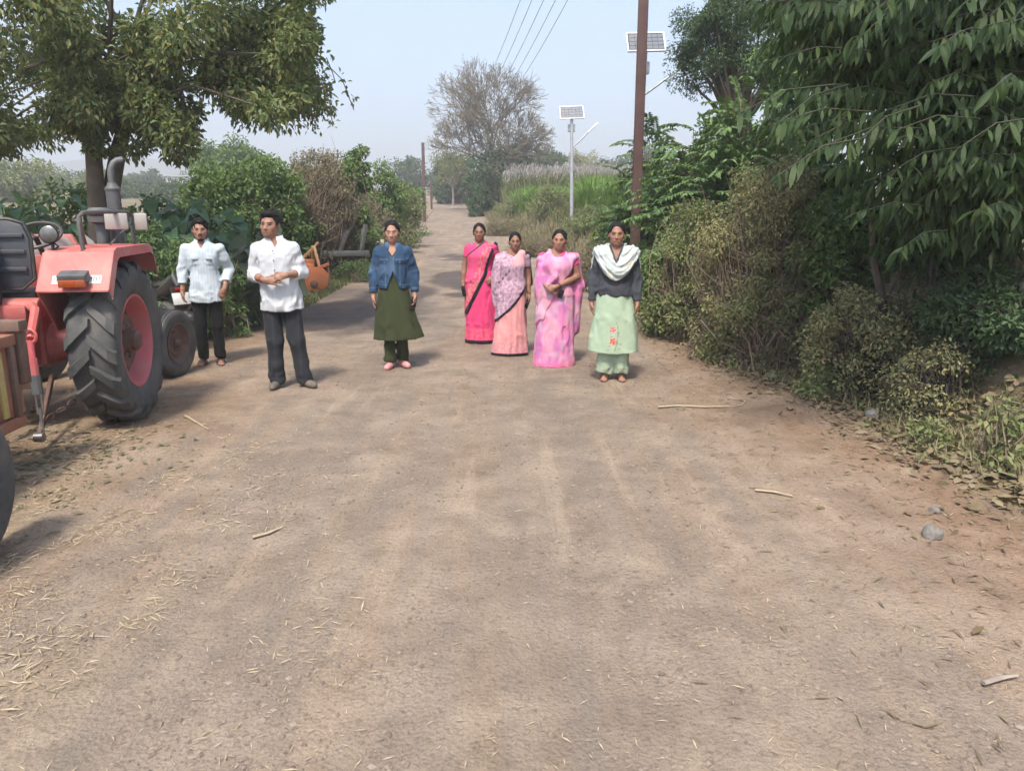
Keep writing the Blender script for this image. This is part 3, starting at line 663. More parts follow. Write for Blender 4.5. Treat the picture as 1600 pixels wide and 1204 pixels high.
m_ = MB(); m_.beam((.36, .24, .48), (.10, .18, 1.05), .06, .06, (1, 0, 0)); m_.beam((-.30, .24, .48), (-.04, .18, 1.05), .06, .06, (1, 0, 0)); m_.beam((.03, .20, 1.02), (.03, -.28, .62), .06, .06); m_.beam((.03, .17, 1.00), (.03, .30, 1.14), .05, .05); m_.build('hitch_frame', MAT['tan_paint'], rt, True, 35, .005)
m_ = MB(); m_.beam((.52, .16, .58), (.54, .40, .66), .05, .07); m_.beam((.52, .20, .42), (.53, .38, .40), .04, .06); m_.build('link_lug', MAT['orange'], rt, True, 35, .006)
m_ = MB(); m_.lathe([(.09, 0), (.08, .04), (.04, .06), (.001, .06)], (.635, 0, .22), (1, 0, 0), 14); m_.build('bearing_cap', MAT['rust_dark'], rt)
for i in range(9):
    for k in range(4):
        t = k*math.pi/2+i*.5; x = -.54+i*.135; p = lambda r_, tt: (x, r_*math.cos(tt), .26+r_*math.sin(tt))
        MB().tube([p(.04, t), p(.17, t), p(.23, t+.15), (x+.05, *p(.24, t+.25)[1:])], [.012, .012, .012, .006], 5, True, 1.6).build('tine', MAT['rust_dark'], rt)
MB().tube([(-.60, 0, .26), (.60, 0, .26)], .045, 10).build('rotor', MAT['rust_dark'], rt)
# plough
g1 = on_ground(528, 448); g1 = g1+np.array([.0, 1.0, 0]); g1[2] = tzs(g1[0], g1[1])
pl_ = thing('plough', 'grey iron plough frame half hidden in weeds behind the orange tiller', 'implement', g1, R_(20))
m_ = MB(); m_.box((0, 0, .60), (1.0, .12, .12)); m_.box((.05, .35, .60), (.12, .7, .12)); m_.box((0, .7, .60), (1.0, .12, .12)); m_.build('frame', MAT['grey_metal'], pl_, True, 35, .01)
m_ = MB(); m_.beam((-.15, 0, .6), (.05, .1, 1.1), .05, .09); m_.beam((.32, 0, .6), (.46, .1, 1.22), .05, .10); m_.build('mast', MAT['grey_metal'], pl_, True, 35, .008)
for x in (-.4, 0, .4):
    for y in (0, .7): MB().tube([(x, y, .58), (x, y+.08, .3), (x, y-.05, .05), (x, y-.16, .01)], [.03, .03, .03, .015], 6).build('tine', MAT['rust_dark'], pl_)
# block of old machinery by the verge
g2 = on_ground(583, 415)
e_ = thing('scrap_engine', 'small rusty machine block on a stubby foot beside the verge', 'machine', g2, R_(10))
m_ = MB(); m_.box((0, 0, .44), (.62, .40, .24)); m_.build('block', MAT['rust_dark'], e_, True, 35, .05)
MB().tube([(-.3, 0, .57), (.3, 0, .57)], [.15, .15], 14, True, .7).build('cover', MAT['stone_pale'], e_)
for x in (-.22, .2): MB().tube([(x, 0, .36), (x, 0, .06), (x+.08, -.06, .02)], [.07, .06, .06], 8).build('foot', MAT['rust_dark'], e_)
MB().tube([(-.45, .15, .72), (-.1, .2, .78), (.4, .15, .95)], .05, 8).build('pipe', MAT['grey_metal'], e_)
g3 = on_ground(613, 385)
s_ = thing('stone_post', 'weathered grey stone post standing in the left hedge', 'post', g3, .2)
hgt = at(613, 313, g3[1])[2]-g3[2]
m_ = MB(); m_.tube([(0, 0, -.05), (.02, 0, hgt*.3), (-.01, 0, hgt*.6), (.02, .01, hgt*.9), (.0, 0, hgt)], [.16, .15, .17, .16, .11], 9); m_.build('shaft', MAT['stone_pale'], s_, True, 60)
MB().tube([(.05, -.1, 0), (.12, -.1, hgt*.4)], [.09, .06], 7).build('wedge', MAT['stone_pale'], s_, True, 60)

# ------------------------------------------------------------------ poles, street lights, wires
def ibeam_pole(label, px, base_y, top_z, w, lean=0.0, mat='rust_pole', cross=True):
    b = np.array([at(px, 400, base_y)[0], base_y, 0]); b[2] = tzs(b[0], base_y); o_ = thing('utility_pole', label, 'pole', b, 0, 'iron utility poles')
    h = top_z-b[2]; m_ = MB(); fl = w*.16
    for q in (-1, 1): m_.box((lean*h/2*0, q*(w*.5-fl/2), h/2-.2), (w, fl, h+.4))
    m_.box((0, 0, h/2-.2), (fl, w-2*fl-.004, h+.4)); m_.build('shaft', MAT[mat], o_, True, 35, .004)
    if cross:
        MB().box((0, -.0, h-.35), (1.5, .09, .08)).build('cross_arm', MAT[mat], o_)
        for i in range(5): MB().lathe([(.03, 0), (.05, .03), (.03, .06), (.05, .09), (.02, .12)], (-.64+.32*i, 0, h-.31), (0, 0, 1), 10).build('insulator', MAT['white_alu'], o_)
    return o_, b, h
p_near, bn, hn = ibeam_pole('tall brown iron pole right of the women, rising out of the picture', 991.5, 13.2, 8.6, .145)
p_far, bf_, hf_ = ibeam_pole('distant iron pole behind the bare tree carrying the wires', 735, 78, 11.0, .14)
b_ = on_ground(665, 347); zt = at(665, 223, b_[1])[2]
p_l, _, _ = ibeam_pole('thin brown iron pole on the left roadside beyond the hedge', 665, float(b_[1]), float(zt), .14, cross=False)
b_ = on_ground(676, 327); zt = at(676, 284, b_[1])[2]
p_l2, _, _ = ibeam_pole('short distant pole farther up the left roadside', 676, float(b_[1]), float(zt), .13, cross=False)
for i in range(5):
    a = np.array([bn[0]-.64+.32*i, bn[1], bn[2]+hn-.16]); b = np.array([bf_[0]-.64+.32*i, bf_[1], bf_[2]+hf_-.16]); pts = []
    for k in range(25):
        t = k/24; p = lerp(a, b, t); p[2] -= 4*(1.5+.12*i)*t*(1-t); pts.append(p)
    w_ = MB(); w_.tube(pts, .009, 5); tag(w_.build('overhead_wire', MAT['black'], None), ['leftmost of the five overhead wires in the sky', 'second overhead wire from the left', 'middle one of the five overhead wires', 'second overhead wire from the right', 'rightmost of the five overhead wires in the sky'][i], 'wire', 'overhead power wires')
def solar_light(label, px, base_y, panel_py, lean, arm_dir, pw=.72, ph=.46, arm_py=None):
    b = np.array([at(px, 380, base_y)[0], base_y, 0]); b[2] = tzs(b[0], base_y); o_ = thing('solar_street_light', label, 'street light', b, 0, 'solar street lights')
    zp = at(px, panel_py, base_y)[2]-b[2]; za = at(px, arm_py, base_y)[2]-b[2]
    MB().tube([(0, 0, -.2), (lean*.5, 0, zp*.5), (lean, 0, zp-.02)], [.058, .052, .045], 12).build('post', MAT['galv'], o_)
    pn = empty('panel', (lean, 0, zp)); pn.parent = o_; pn.rotation_euler = (R_(62), R_(-2), R_(4)) 
    MB().box((0, 0, 0), (pw, ph, .02)).build('backing', MAT['navy'], pn)
    fr_ = MB()
    for q in (-1, 1): fr_.box((q*(pw/2), 0, 0), (.03, ph+.03, .04)); fr_.box((0, q*(ph/2), .001), (pw-.03, .03, .038))
    fr_.build('frame', MAT['white_alu'], pn)
    for i in range(6):
        for j in range(4):
            MB().box((-pw/2+.045+(pw-.05)/6*(i+.42), -ph/2+.03+(ph-.05)/4*(j+.46), .0125), ((pw-.06)/6-.010, (ph-.06)/4-.010, .004)).build('cell', MAT['cell'], pn)
    ax_ = np.array(arm_dir, float); a0 = np.array([lean*.8, 0, za]); a1 = a0+ax_*.75; m_ = MB(); m_.tube([a0, a1], .025, 8); m_.build('arm', MAT['galv'], o_)
    dd = unit(ax_); m_ = MB(); m_.beam(a1-dd*.02, a1+dd*.42, .16, .06); m_.build('lamp_head', MAT['white_alu'], o_, True, 35, .02)
    MB().box((lean*.9, .10, zp-.45), (.22, .14, .22)).build('battery_box', MAT['galv'], o_, True, 35, .01)
MAT['cell'] = M_paint('solar_cell', (.12, .14, .17), (.16, .18, .21), .35, 0, 6, dirt_amt=.3, bmp=0)
solar_light('solar street light on a slim grey post behind the women in saris', 893, 25.0, 176, -.06, (.66, 0, .62), .72, .42, 232)
solar_light('solar street light half hidden behind the tall brown pole', 990, 15.8, 66, .10, (.70, 0, .50), .72, .40, 150)

# ------------------------------------------------------------------ far hut and white building
hb_ = on_ground(706, 303); hb_ = np.array([at(703, 300, 92)[0], 92., 0]); hb_[2] = tzs(hb_[0], 92.)
h_ = thing('hut', 'small dark-roofed hut at the far end of the road', 'hut', hb_, .1)
m_ = MB(); m_.box((0, 0, .75), (3.4, 2.6, 1.5)); m_.build('wall', MAT['stone'], h_)
m_ = MB(); m_.prism([(-2.0, 1.45), (2.0, 1.35), (1.2, 2.05), (-.6, 2.35)], (0, 3.2, 0), (0, -1.6, 0)); m_.build('roof', MAT['thatch'], h_, False)
MB().box((.3, -1.305, .7), (.9, .02, 1.2)).build('doorway', MAT['window_dark'], h_)
lw = MB(); 
lwt = thing('low_wall', 'low pale earthen wall below the far hut', 'wall', (hb_[0]+.2, 88, tzs(hb_[0], 88)), 0)
MB().box((0, 0, .35), (5.0, .5, .8)).build('body', MAT['stone_pale'], lwt, True, 35, .08)
wb = np.array([at(275, 285, 170.)[0], 170., 0]); wb[2] = tzs(wb[0], 170.)
W_ = thing('white_building', 'long white building far away beyond the left hedge', 'building', wb, .15)
zt = at(275, 277, 170.)[2]-wb[2]
m_ = MB(); m_.box((-3, 0, zt/2), (20, 8, zt)); m_.box((-12, 1, zt*.5+.2), (9, 7, zt*.96)); m_.build('wall', MAT['plaster'], W_)
m_ = MB(); m_.box((-3, 0, zt+.15), (21, 9, .3)); m_.build('roof', MAT['galv'], W_)
for i in range(8): MB().box((-11.2+i*2.4, -4.02, zt-1.1), (1.2, .06, 1.1)).build('window', MAT['window_dark'], W_)
# ------------------------------------------------------------------ vegetation
def rdir(n):
    v = rng.normal(size=(n, 3)); return unit(v)
def leaf_arrays(P, D, U, L, W, kind='d', droop=.0, fold=.25):
    """leaves at P pointing along D, upper side U; kind d: 2 faces, o: 6-point curved leaf"""
    n = len(P); D = unit(D); S = unit(np.cross(D, U)); N = np.cross(S, D); L = np.broadcast_to(L, (n,))[:, None]; W = np.broadcast_to(W, (n,))[:, None]/2
    g = np.array([0, 0, -1.])
    if kind == 'd':
        V = np.stack([P, P+D*L*.48+S*W+N*W*fold*2, P+D*L+g*L*droop, P+D*L*.48-S*W+N*W*fold*2], 1).reshape(-1, 3)
        b = np.arange(n)[:, None]*4
        return V, np.concatenate([b+np.array([[0, 1, 2]]), b+np.array([[0, 2, 3]])])
    c1 = P+D*L*.30+g*L*droop*.12; c2 = P+D*L*.66+g*L*droop*.48; c3 = P+D*L*.95+g*L*droop
    V = np.stack([P, c1+S*W*.9+N*W*fold, c1-S*W*.9+N*W*fold, c2+S*W*.95+N*W*fold, c2-S*W*.95+N*W*fold, c3], 1).reshape(-1, 3)
    b = np.arange(n)[:, None]*6
    return V, np.concatenate([b+np.array([[0, 1, 2]]), b+np.array([[1, 3, 4]]), b+np.array([[1, 4, 2]]), b+np.array([[3, 5, 4]])])
def twig_arrays(P0, P1, r0, r1, sides=3):
    n = len(P0); d = unit(P1-P0); a = np.where(np.abs(d[:, 2:3]) < .9, np.array([[0, 0, 1.]]), np.array([[1., 0, 0]])); s = unit(np.cross(d, a)); t = np.cross(s, d)
    r0 = np.broadcast_to(r0, (n,))[:, None]; r1 = np.broadcast_to(r1, (n,))[:, None]; V = []
    for k in range(sides):
        q = 2*math.pi*k/sides; o = s*math.cos(q)+t*math.sin(q); V += [P0+o*r0, P1+o*r1]
    V = np.stack(V, 1).reshape(-1, 3); b = np.arange(n)[:, None]*2*sides
    F = [b+np.array([[2*k, 2*((k+1) % sides), 2*((k+1) % sides)+1, 2*k+1]]) for k in range(sides)]
    return V, np.concatenate(F)
def stuff_part(name, V, F, mat, parent, smooth=False):
    loc = np.array(parent.location) if parent else 0
    o = mesh_np(name, V-loc, F, MAT[mat], parent, smooth); o['kind'] = 'stuff'; return o
def clump_leaves(C, R, n, L, W, droop=.2, out=.6, kind='d', flat=.85, ldroop=.1, up=.5, shell=.5):
    C = np.repeat(C, n, 0); R = np.repeat(R, n)[:, None]; m = len(C); d = rdir(m)
    P = C+d*R*(rng.random((m, 1))**shell)*np.array([1, 1, flat])
    D = unit(d*out+rdir(m)*.75+np.array([0, 0, -droop])); U = unit(rdir(m)*.6+d*.5+np.array([0, 0, up]))
    s = .65+.7*rng.random(m)
    return leaf_arrays(P, D, U, L*s, W*s, kind, ldroop)

MAT['lf_tree'] = M_leaf('tree_leaf', [(0.099, 0.144, 0.056), (0.140, 0.195, 0.073), (0.189, 0.231, 0.090), (0.119, 0.172, 0.067), (0.265, 0.274, 0.110), (0.364, 0.310, 0.119)], .38, .5, .35, (.13, .165, .065))
MAT['lf_mango'] = M_leaf('mango_leaf', [(0.020, 0.041, 0.018), (0.029, 0.058, 0.022), (0.043, 0.076, 0.025), (0.025, 0.048, 0.020), (0.071, 0.105, 0.034), (0.034, 0.065, 0.024)], .3, .55, .22)
MAT['lf_big'] = M_leaf('broad_leaf', [(0.076, 0.160, 0.075), (0.109, 0.206, 0.092), (0.141, 0.246, 0.109), (0.093, 0.181, 0.087)], .2, .5, .35)
MAT['lf_big_dull'] = M_leaf('dusty_broad_leaf', [(0.125, 0.147, 0.095), (0.110, 0.140, 0.081), (0.147, 0.162, 0.110)], .2, .6, .25)
MAT['lf_weed'] = M_leaf('weed_leaf', [(0.108, 0.176, 0.070), (0.146, 0.230, 0.084), (0.185, 0.262, 0.100), (0.122, 0.192, 0.077)], .3, .6, .25)
MAT['lf_hedge'] = M_leaf('hedge_leaf', [(0.081, 0.146, 0.050), (0.117, 0.202, 0.066), (0.162, 0.256, 0.077), (0.098, 0.164, 0.060), (0.233, 0.294, 0.085)], .28, .55, .3)
MAT['lf_vine'] = M_leaf('dry_vine_leaf', [(0.214, 0.172, 0.115), (0.281, 0.223, 0.148), (0.165, 0.148, 0.091), (0.123, 0.148, 0.075), (0.346, 0.281, 0.189)], .2, .7, .2)
MAT['lf_scrub'] = M_leaf('scrub_leaf', [(0.162, 0.215, 0.085), (0.210, 0.256, 0.098), (0.251, 0.282, 0.119), (0.145, 0.190, 0.070), (0.307, 0.297, 0.154)], .25, .65, .2)
MAT['lf_grey'] = M_leaf('grey_shrub_leaf', [(0.232, 0.265, 0.128), (0.292, 0.324, 0.152), (0.182, 0.215, 0.103), (0.364, 0.336, 0.170), (0.412, 0.310, 0.152)], .2, .7, .2)
MAT['lf_dark'] = M_leaf('dark_tree_leaf', [(0.052, 0.094, 0.043), (0.073, 0.123, 0.053), (0.094, 0.147, 0.061), (0.062, 0.106, 0.053)], .22, .55, .3)
MAT['lf_custard'] = M_leaf('custard_apple_leaf', [(0.083, 0.156, 0.063), (0.120, 0.210, 0.080), (0.156, 0.250, 0.088), (0.229, 0.341, 0.106), (0.104, 0.180, 0.080)], .25, .5, .35)
MAT['lf_far'] = M_leaf('far_leaf', [(0.077, 0.115, 0.058), (0.102, 0.141, 0.070), (0.064, 0.096, 0.051), (0.128, 0.160, 0.083)], .2, .7, .2)
MAT['gr_dry'] = M_leaf('dry_grass', [(.26, .21, .13), (.33, .27, .175), (.21, .17, .105), (.30, .26, .15), (.20, .20, .09)], .2, .8, .15)
MAT['gr_green'] = M_leaf('green_grass', [(0.149, 0.252, 0.054), (0.189, 0.312, 0.061), (0.243, 0.371, 0.081), (0.162, 0.267, 0.068)], .3, .6, .2)
MAT['gr_mix'] = M_leaf('mixed_grass', [(0.115, 0.149, 0.052), (0.172, 0.190, 0.081), (0.253, 0.218, 0.115), (0.092, 0.127, 0.046)], .25, .7, .2)
MAT['lf_yellow'] = M_leaf('yellow_leaf', [(.17, .12, .06), (.13, .10, .05), (.19, .13, .07)], .0, .8, .1)
MAT['plume'] = M_leaf('grass_plume', [(0.408, 0.357, 0.348), (0.476, 0.433, 0.425), (0.357, 0.306, 0.306)], .3, .8, .1)

def bush(label, px, top, depth, hw, mat='lf_hedge', L=.075, W=.036, n=5000, name='shrub', cat='shrub', clumps=26, dens=1.0, twigs=60, droop=.2, kind='d', deep=None, group=None, base_lift=0.0, spread=1.0, twmat='twig', flatbot=.0, rc=.30):
    """a rounded shrub grown from the ground up to photo height `top` at forward distance `depth`"""
    c = at(px, top, depth); x = c[0]; zb = tzs(x, depth); h = c[2]-zb; rx = hw*depth/FPX; ry = deep or rx*.8
    o = thing(name, label, cat, (x, depth, zb), 0, group)
    m = int(clumps*1.4); n = int(n*1.06); L, W = L*1.12, W*1.15; r_ = np.sqrt(rng.random(m)); a_ = rng.uniform(0, 2*math.pi, m); Rc = rc*min(rx, h*.8)*(.7+.7*rng.random(m))
    prof = 1.05-.38*r_**2
    C = np.stack([x+r_*np.cos(a_)*rx*.86, depth+r_*np.sin(a_)*ry*.86, zb+np.maximum(h*prof*(base_lift+(1-base_lift)*rng.random(m)**.6)-Rc*.7, Rc*.3)], 1)
    V, F = clump_leaves(C, Rc, max(4, int(n/m)), L, W, droop, kind=kind)
    stuff_part('foliage', V, F, mat, o)
    if twigs:
        T0 = np.stack([x+rng.normal(size=twigs)*rx*.25, depth+rng.normal(size=twigs)*ry*.25, np.full(twigs, zb)], 1); T2 = C[rng.integers(0, m, twigs)]+rng.normal(size=(twigs, 3))*Rc.mean()*.8
        w1 = rng.normal(size=(twigs, 3))*.07*h; w1[:, 2] *= .5; Ta = lerp(T0, T2, .33)+w1+np.array([0, 0, .10*h]); Tb = lerp(T0, T2, .68)+w1*.9+rng.normal(size=(twigs, 3))*.05*h+np.array([0, 0, .09*h]); r = .0022+.0035*rng.random(twigs)**2+.00022*depth
        A_ = [twig_arrays(T0, Ta, r*1.6, r*1.2), twig_arrays(Ta, Tb, r*1.2, r*.8), twig_arrays(Tb, T2, r*.8, r*.35)]
        V1 = np.concatenate([A_[0][0], A_[1][0]]); F1 = np.concatenate([A_[0][1], A_[1][1]+len(A_[0][0])]); V2, F2 = A_[2]
        stuff_part('stems', np.concatenate([V1, V2]), np.concatenate([F1, F2+len(V1)]), twmat, o)
    return o

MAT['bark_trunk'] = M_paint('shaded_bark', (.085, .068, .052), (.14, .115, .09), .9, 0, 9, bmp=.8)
# ---- the big tree on the left
tb_ = at(163, 330, 10.6); tb_[2] = tzs(tb_[0], 10.6)
T_ = thing('broadleaf_tree', 'large leafy tree with forked trunk and hanging crown at the upper left', 'tree', tb_)
cl = []
for x0, y0, x1, y1, k, d0, d1, R in ((-330, -420, 470, 60, 105, 8.2, 13, .46), (-160, 60, 70, 215, 34, 9, 12, .34), (80, 40, 290, 190, 46, 9.3, 11.6, .32), (205, 150, 330, 232, 20, 9.6, 11.5, .24), (330, 20, 505, 175, 44, 8.8, 11.6, .31), (430, -60, 490, 60, 8, 9, 11, .3), (-60, 190, 60, 235, 9, 10, 11.5, .22), (120, 185, 200, 235, 6, 10.2, 11.2, .2)):
    for _ in range(k): cl.append((*at(rng.uniform(x0, x1), rng.uniform(y0, y1), rng.uniform(d0, d1)), R*rng.uniform(.7, 1.2)))
cl = np.array(cl); V, F = clump_leaves(cl[:, :3], cl[:, 3]*.92, 285, .080, .042, .45, kind='d')
stuff_part('crown', V, F, 'lf_tree', T_)
tk = MB(); fk = at(160, 285, 10.6)-tb_; fk[1] = 0
for pxs, dd in (([(158, 420), (152, 330), (149, 285), (146, 235), (138, 190), (120, 120), (90, 20)], 10.5), ([(166, 420), (170, 330), (176, 285), (185, 235), (197, 190), (225, 120), (280, 20)], 10.7)):
    tk.tube([at(a, b, dd)-tb_ for a, b in pxs], [.15, .115, .105, .10, .085, .07, .05], 12)
tk.lathe([(.30, -.15), (.24, .1), (.19, .4), (.12, .7)], (0, 0, 0), (0, 0, 1), 12)
for ch in range(0, len(cl), 7):
    s0 = at(rng.uniform(120, 220), rng.uniform(60, 180), 10.6)-tb_; e0 = cl[ch, :3]-tb_; md = lerp(s0, e0, .5)+np.array([0, 0, .25])
    tk.tube([s0, md, e0], [.035, .02, .006], 5, False)
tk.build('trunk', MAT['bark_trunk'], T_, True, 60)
hv = MB()
for (pts, dd) in (([(505, 95), (535, 125), (553, 172)], 9.8), ([(495, 110), (515, 160), (520, 198)], 9.6), ([(490, 130), (487, 175), (489, 205)], 9.9), ([(510, 90), (520, 115), (524, 130)], 10.0)):
    hv.tube([at(a, b, dd)-tb_ for a, b in pts], .006, 4)
hv.build('hanging_vines', MAT['twig'], T_)
vp = []
for (pts, dd) in (([(520, 80), (553, 172)], 9.8), ([(512, 130), (520, 198)], 9.6), ([(488, 150), (489, 205)], 9.9)):
    for k in range(26): vp.append(at(*lerp(pts[0], pts[1], rng.random()**.6), dd)+rng.normal(size=3)*.04)
vp = np.array(vp); V, F = leaf_arrays(vp, rdir(len(vp))+np.array([0, 0, -.8]), rdir(len(vp)), .07, .035, 'd'); stuff_part('vine_leaves', V, F, 'lf_tree', T_)

# ---- plants with very broad leaves: each leaf its own part
def broad_leaf_mesh(droop):
    n = 7; prof = [(0, .0), (-.10, .26), (.06, .44), (.30, .47), (.58, .36), (.82, .18), (1.0, .0)]
    V = []; F = []
    for i, (t, w) in enumerate(prof):
        zc = -droop*max(t, 0)**2; tm = max(t, 0)
        ww = w*(1+.10*math.sin(i*2.9+droop*9)); V += [(-ww, t, zc+.22*w+.06*math.sin(i*1.7+droop*5)), (0, tm, zc-.02), (ww, t, zc+.20*w-.06*math.sin(i*2.1+droop*7))]
    for i in range(n-1):
        a = i*3; F += [(a, a+1, a+4, a+3), (a+1, a+2, a+5, a+4)]
    me = bpy.data.meshes.new('leaf'); me.from_pydata(V, [], F); me.update(); me.polygons.foreach_set('use_smooth', np.full(len(me.polygons), True)); return me
BL = {k: [broad_leaf_mesh(d) for d in (.15, .35, .55)] for k in ('lf_big', 'lf_big_dull')}
for k in BL:
    for me in BL[k]: me.materials.append(MAT[k])
def place_leaf(me, parent, p, d, u, s, name='leaf'):
    d = unit(d); sx = unit(np.cross(d, u)); n = np.cross(sx, d); o = bpy.data.objects.new(name, me); COL.objects.link(o); o.parent = parent
    M = Matrix(((sx[0], d[0], n[0], p[0]), (sx[1], d[1], n[1], p[1]), (sx[2], d[2], n[2], p[2]), (0, 0, 0, 1))); o.matrix_basis = M @ Matrix.Scale(s, 4); return o
def broad_plant(label, px, top, depth, hw, n, mat='lf_big', s=.235):
    n = int(n*1.35)
    c = at(px, top, depth); x = c[0]; zb = tzs(x, depth); h = c[2]-zb; rx = hw*depth/FPX
    o = thing('broad_leaf_plant', label, 'plant', (x, depth, zb), 0, 'broad leaved plants behind the tractor'); st = MB()
    for i in range(n):
        t = (i+.5)/n; a = rng.uniform(0, 2*math.pi); r = rx*math.sqrt(rng.random()); hh = h*(.30+.66*rng.random()*(1-.35*(r/rx)**2))
        p = np.array([r*math.cos(a), r*math.sin(a)*.7-.15*rx, hh]); d = np.array([math.cos(a)*.7+rng.normal()*.3, math.sin(a)*.6-.45+rng.normal()*.3, -.55+.45*rng.random()])
        place_leaf(BL[mat][i % 3], o, p, d, (rng.normal()*.25, -.45+rng.normal()*.2, 1), s*rng.uniform(.65, 1.25))
        if i % 3 == 0: st.tube([(r*math.cos(a)*.3, r*math.sin(a)*.2, 0), (p[0]*.8, p[1]*.8, hh*.6), p], [.016, .012, .006], 5, False)
    st.build('stems', MAT['lf_stem'], o); return o
MAT['lf_stem'] = M_paint('green_stem', (.09, .11, .05), (.07, .06, .04), .7, 0, 9, dirt_amt=0, bmp=0)
for lab, *a in (('dark broad leaved plant left of the exhaust stack, lowest on the far left', 20, 287, 11.2, 55, 34), ('dark broad leaved plant just left of the exhaust stack', 105, 280, 11.6, 55, 34), ('broad leaved plant just right of the exhaust stack', 225, 292, 11.2, 48, 36),
                ('broad leaved plant below the distant white building', 290, 288, 11.6, 50, 38), ('broad leaved plant above the head of the man in the striped shirt', 335, 300, 12.0, 42, 32), ('low broad leaved plant behind the tractor bonnet', 270, 330, 10.6, 55, 34), ('broad leaved plant behind the white shirted man, top of the hedge', 385, 320, 12.4, 45, 26)):
    broad_plant(lab, *a)
broad_plant('dusty broad leaved plant between the two men', 408, 350, 11.2, 48, 32, 'lf_big_dull', .27)
# ---- shrubs of the left side
bush('pale green weedy bush directly behind the big tractor wheel', 238, 355, 9.7, 85, 'lf_weed', .055, .022, 9000, clumps=40, rc=.26)
bush('pale green weedy bush beside the striped shirt man', 330, 398, 10.3, 60, 'lf_weed', .05, .022, 4000, clumps=24)
bush('low weeds at the foot of the hedge behind the white shirt man', 400, 445, 11.6, 60, 'lf_weed', .05, .022, 3200, clumps=20, twigs=20)
bush('dark green bush behind the tractor seat', 60, 282, 12.8, 95, 'lf_hedge', .08, .045, 6000, clumps=34)
bush('dark green bush under the forked tree', 150, 288, 12.4, 70, 'lf_hedge', .08, .045, 5000, clumps=30)
bush('dark green bush behind the broad leaved plants', 262, 300, 12.9, 85, 'lf_dark', .09, .05, 6000, clumps=34)
bush('tall green hedge shrub covered in creeper', 395, 230, 16.4, 85, 'lf_hedge', .085, .05, 11000, clumps=46, rc=.24)
bush('rounded green creeper shrub behind the broad leaved plants', 335, 250, 16.5, 70, 'lf_hedge', .085, .05, 7500, clumps=36, rc=.25)
bush('hedge shrub wrapped in dry brown vines', 490, 228, 17.6, 68, 'lf_vine', .055, .022, 12000, clumps=44, twigs=900, droop=.8, rc=.24)
bush('leafy green shrub right of the brown vines', 545, 212, 18.0, 42, 'lf_hedge', .09, .045, 6000, clumps=30)
bush('green shrub between tiller and hedge', 440, 300, 17.0, 56, 'lf_hedge', .07, .035, 6500, clumps=34)
bush('dusty grey-green scrub behind the orange tiller', 540, 312, 18.2, 58, 'lf_scrub', .06, .022, 8000, clumps=36, twigs=200)
bush('tall green hedge shrub behind the dry vines', 455, 226, 19.6, 56, 'lf_hedge', .09, .045, 6500, clumps=34)
bush('olive hedge shrub between the vines and the leafy shrub', 520, 226, 20.8, 46, 'lf_vine', .085, .036, 6000, clumps=30, twigs=220)
bush('dry olive scrub filling the hedge behind the tiller', 515, 290, 19.4, 52, 'lf_scrub', .07, .028, 6000, clumps=32, twigs=260)
bush('dry vine thicket between the scrub and the stone post', 565, 285, 22.0, 42, 'lf_vine', .07, .026, 5000, clumps=28, twigs=320)
bush('brown withered bush by the stone post', 585, 320, 21.0, 38, 'lf_vine', .06, .024, 5000, clumps=26, twigs=260)
bush('tall hedge shrub above the stone post', 592, 243, 23.0, 45, 'lf_hedge', .10, .045, 6500, clumps=30)
bush('yellow green scrub at the bend of the left verge', 625, 285, 25.5, 36, 'lf_scrub', .08, .03, 6000, clumps=28, twigs=120)
bush('green shrub near the thin brown pole', 632, 262, 31.0, 30, 'lf_hedge', .12, .05, 4200, clumps=24)
bush('hedge shrub farther up the left roadside', 637, 300, 36.0, 20, 'lf_scrub', .11, .045, 3000, clumps=18)
bush('weeds along the left verge before the stone post', 560, 372, 18.6, 42, 'lf_scrub', .05, .018, 4000, clumps=24, twigs=120)
bush('small weeds beside the orange tiller', 555, 405, 17.0, 34, 'lf_weed', .045, .018, 2600, clumps=18, twigs=60)
bush('weeds growing under the stone post', 634, 325, 27.5, 24, 'lf_scrub', .07, .025, 2800, clumps=16, twigs=60)
def tree(label, px, top, depth, hw, crown_py, mat, n, L, W, name='tree', clumps=34, group='trees in the distance', trunk=.18, rc=.26, bark='bark'):
    c = at(px, top, depth); x = c[0]; zb = tzs(x, depth); rx = hw*depth/FPX; z0 = at(px, crown_py, depth)[2]; o = thing(name, label, 'tree', (x, depth, zb), 0, group)
    q = rdir(clumps)*(rng.random((clumps, 1))**.4); C = np.stack([x+q[:, 0]*rx*.85, depth+q[:, 1]*rx*.8, (c[2]+z0)/2+q[:, 2]*(c[2]-z0)/2*.85], 1); Rc = rc*rx*(.7+.6*rng.random(clumps))
    V, F = clump_leaves(C, Rc, int(n/clumps), L, W, .2); stuff_part('crown', V, F, mat, o)
    t = MB(); b = np.array([x, depth, zb]); md = np.array([0, 0, max(.5, (z0-zb)*.9)])
    t.tube([(0, 0, -.1), md*.5+[.05, 0, 0], md], [trunk, trunk*.8, trunk*.65], 8)
    for k in range(0, clumps, 2): t.tube([md, lerp(md, C[k]-b, .5)+[0, 0, .1], C[k]-b], [trunk*.4, trunk*.2, trunk*.06], 4, False)
    t.build('trunk', MAT[bark], o, True, 60); return o
tree('pale rounded tree beyond the left hedge', 350, 208, 46, 62, 300, 'lf_hedge', 9000, .20, .11, clumps=40)
tree('pale tree far behind the tractor at the left edge', 25, 243, 60, 75, 320, 'lf_scrub', 6000, .28, .14)
tree('hazy grey-green tree left of the exhaust stack', 95, 268, 95, 55, 312, 'lf_far', 4000, .4, .2)
tree('hazy tree right of the exhaust stack', 232, 264, 120, 24, 300, 'lf_far', 2500, .45, .22)
tree('small hazy tree near the white building', 205, 272, 140, 26, 302, 'lf_far', 2500, .5, .25)
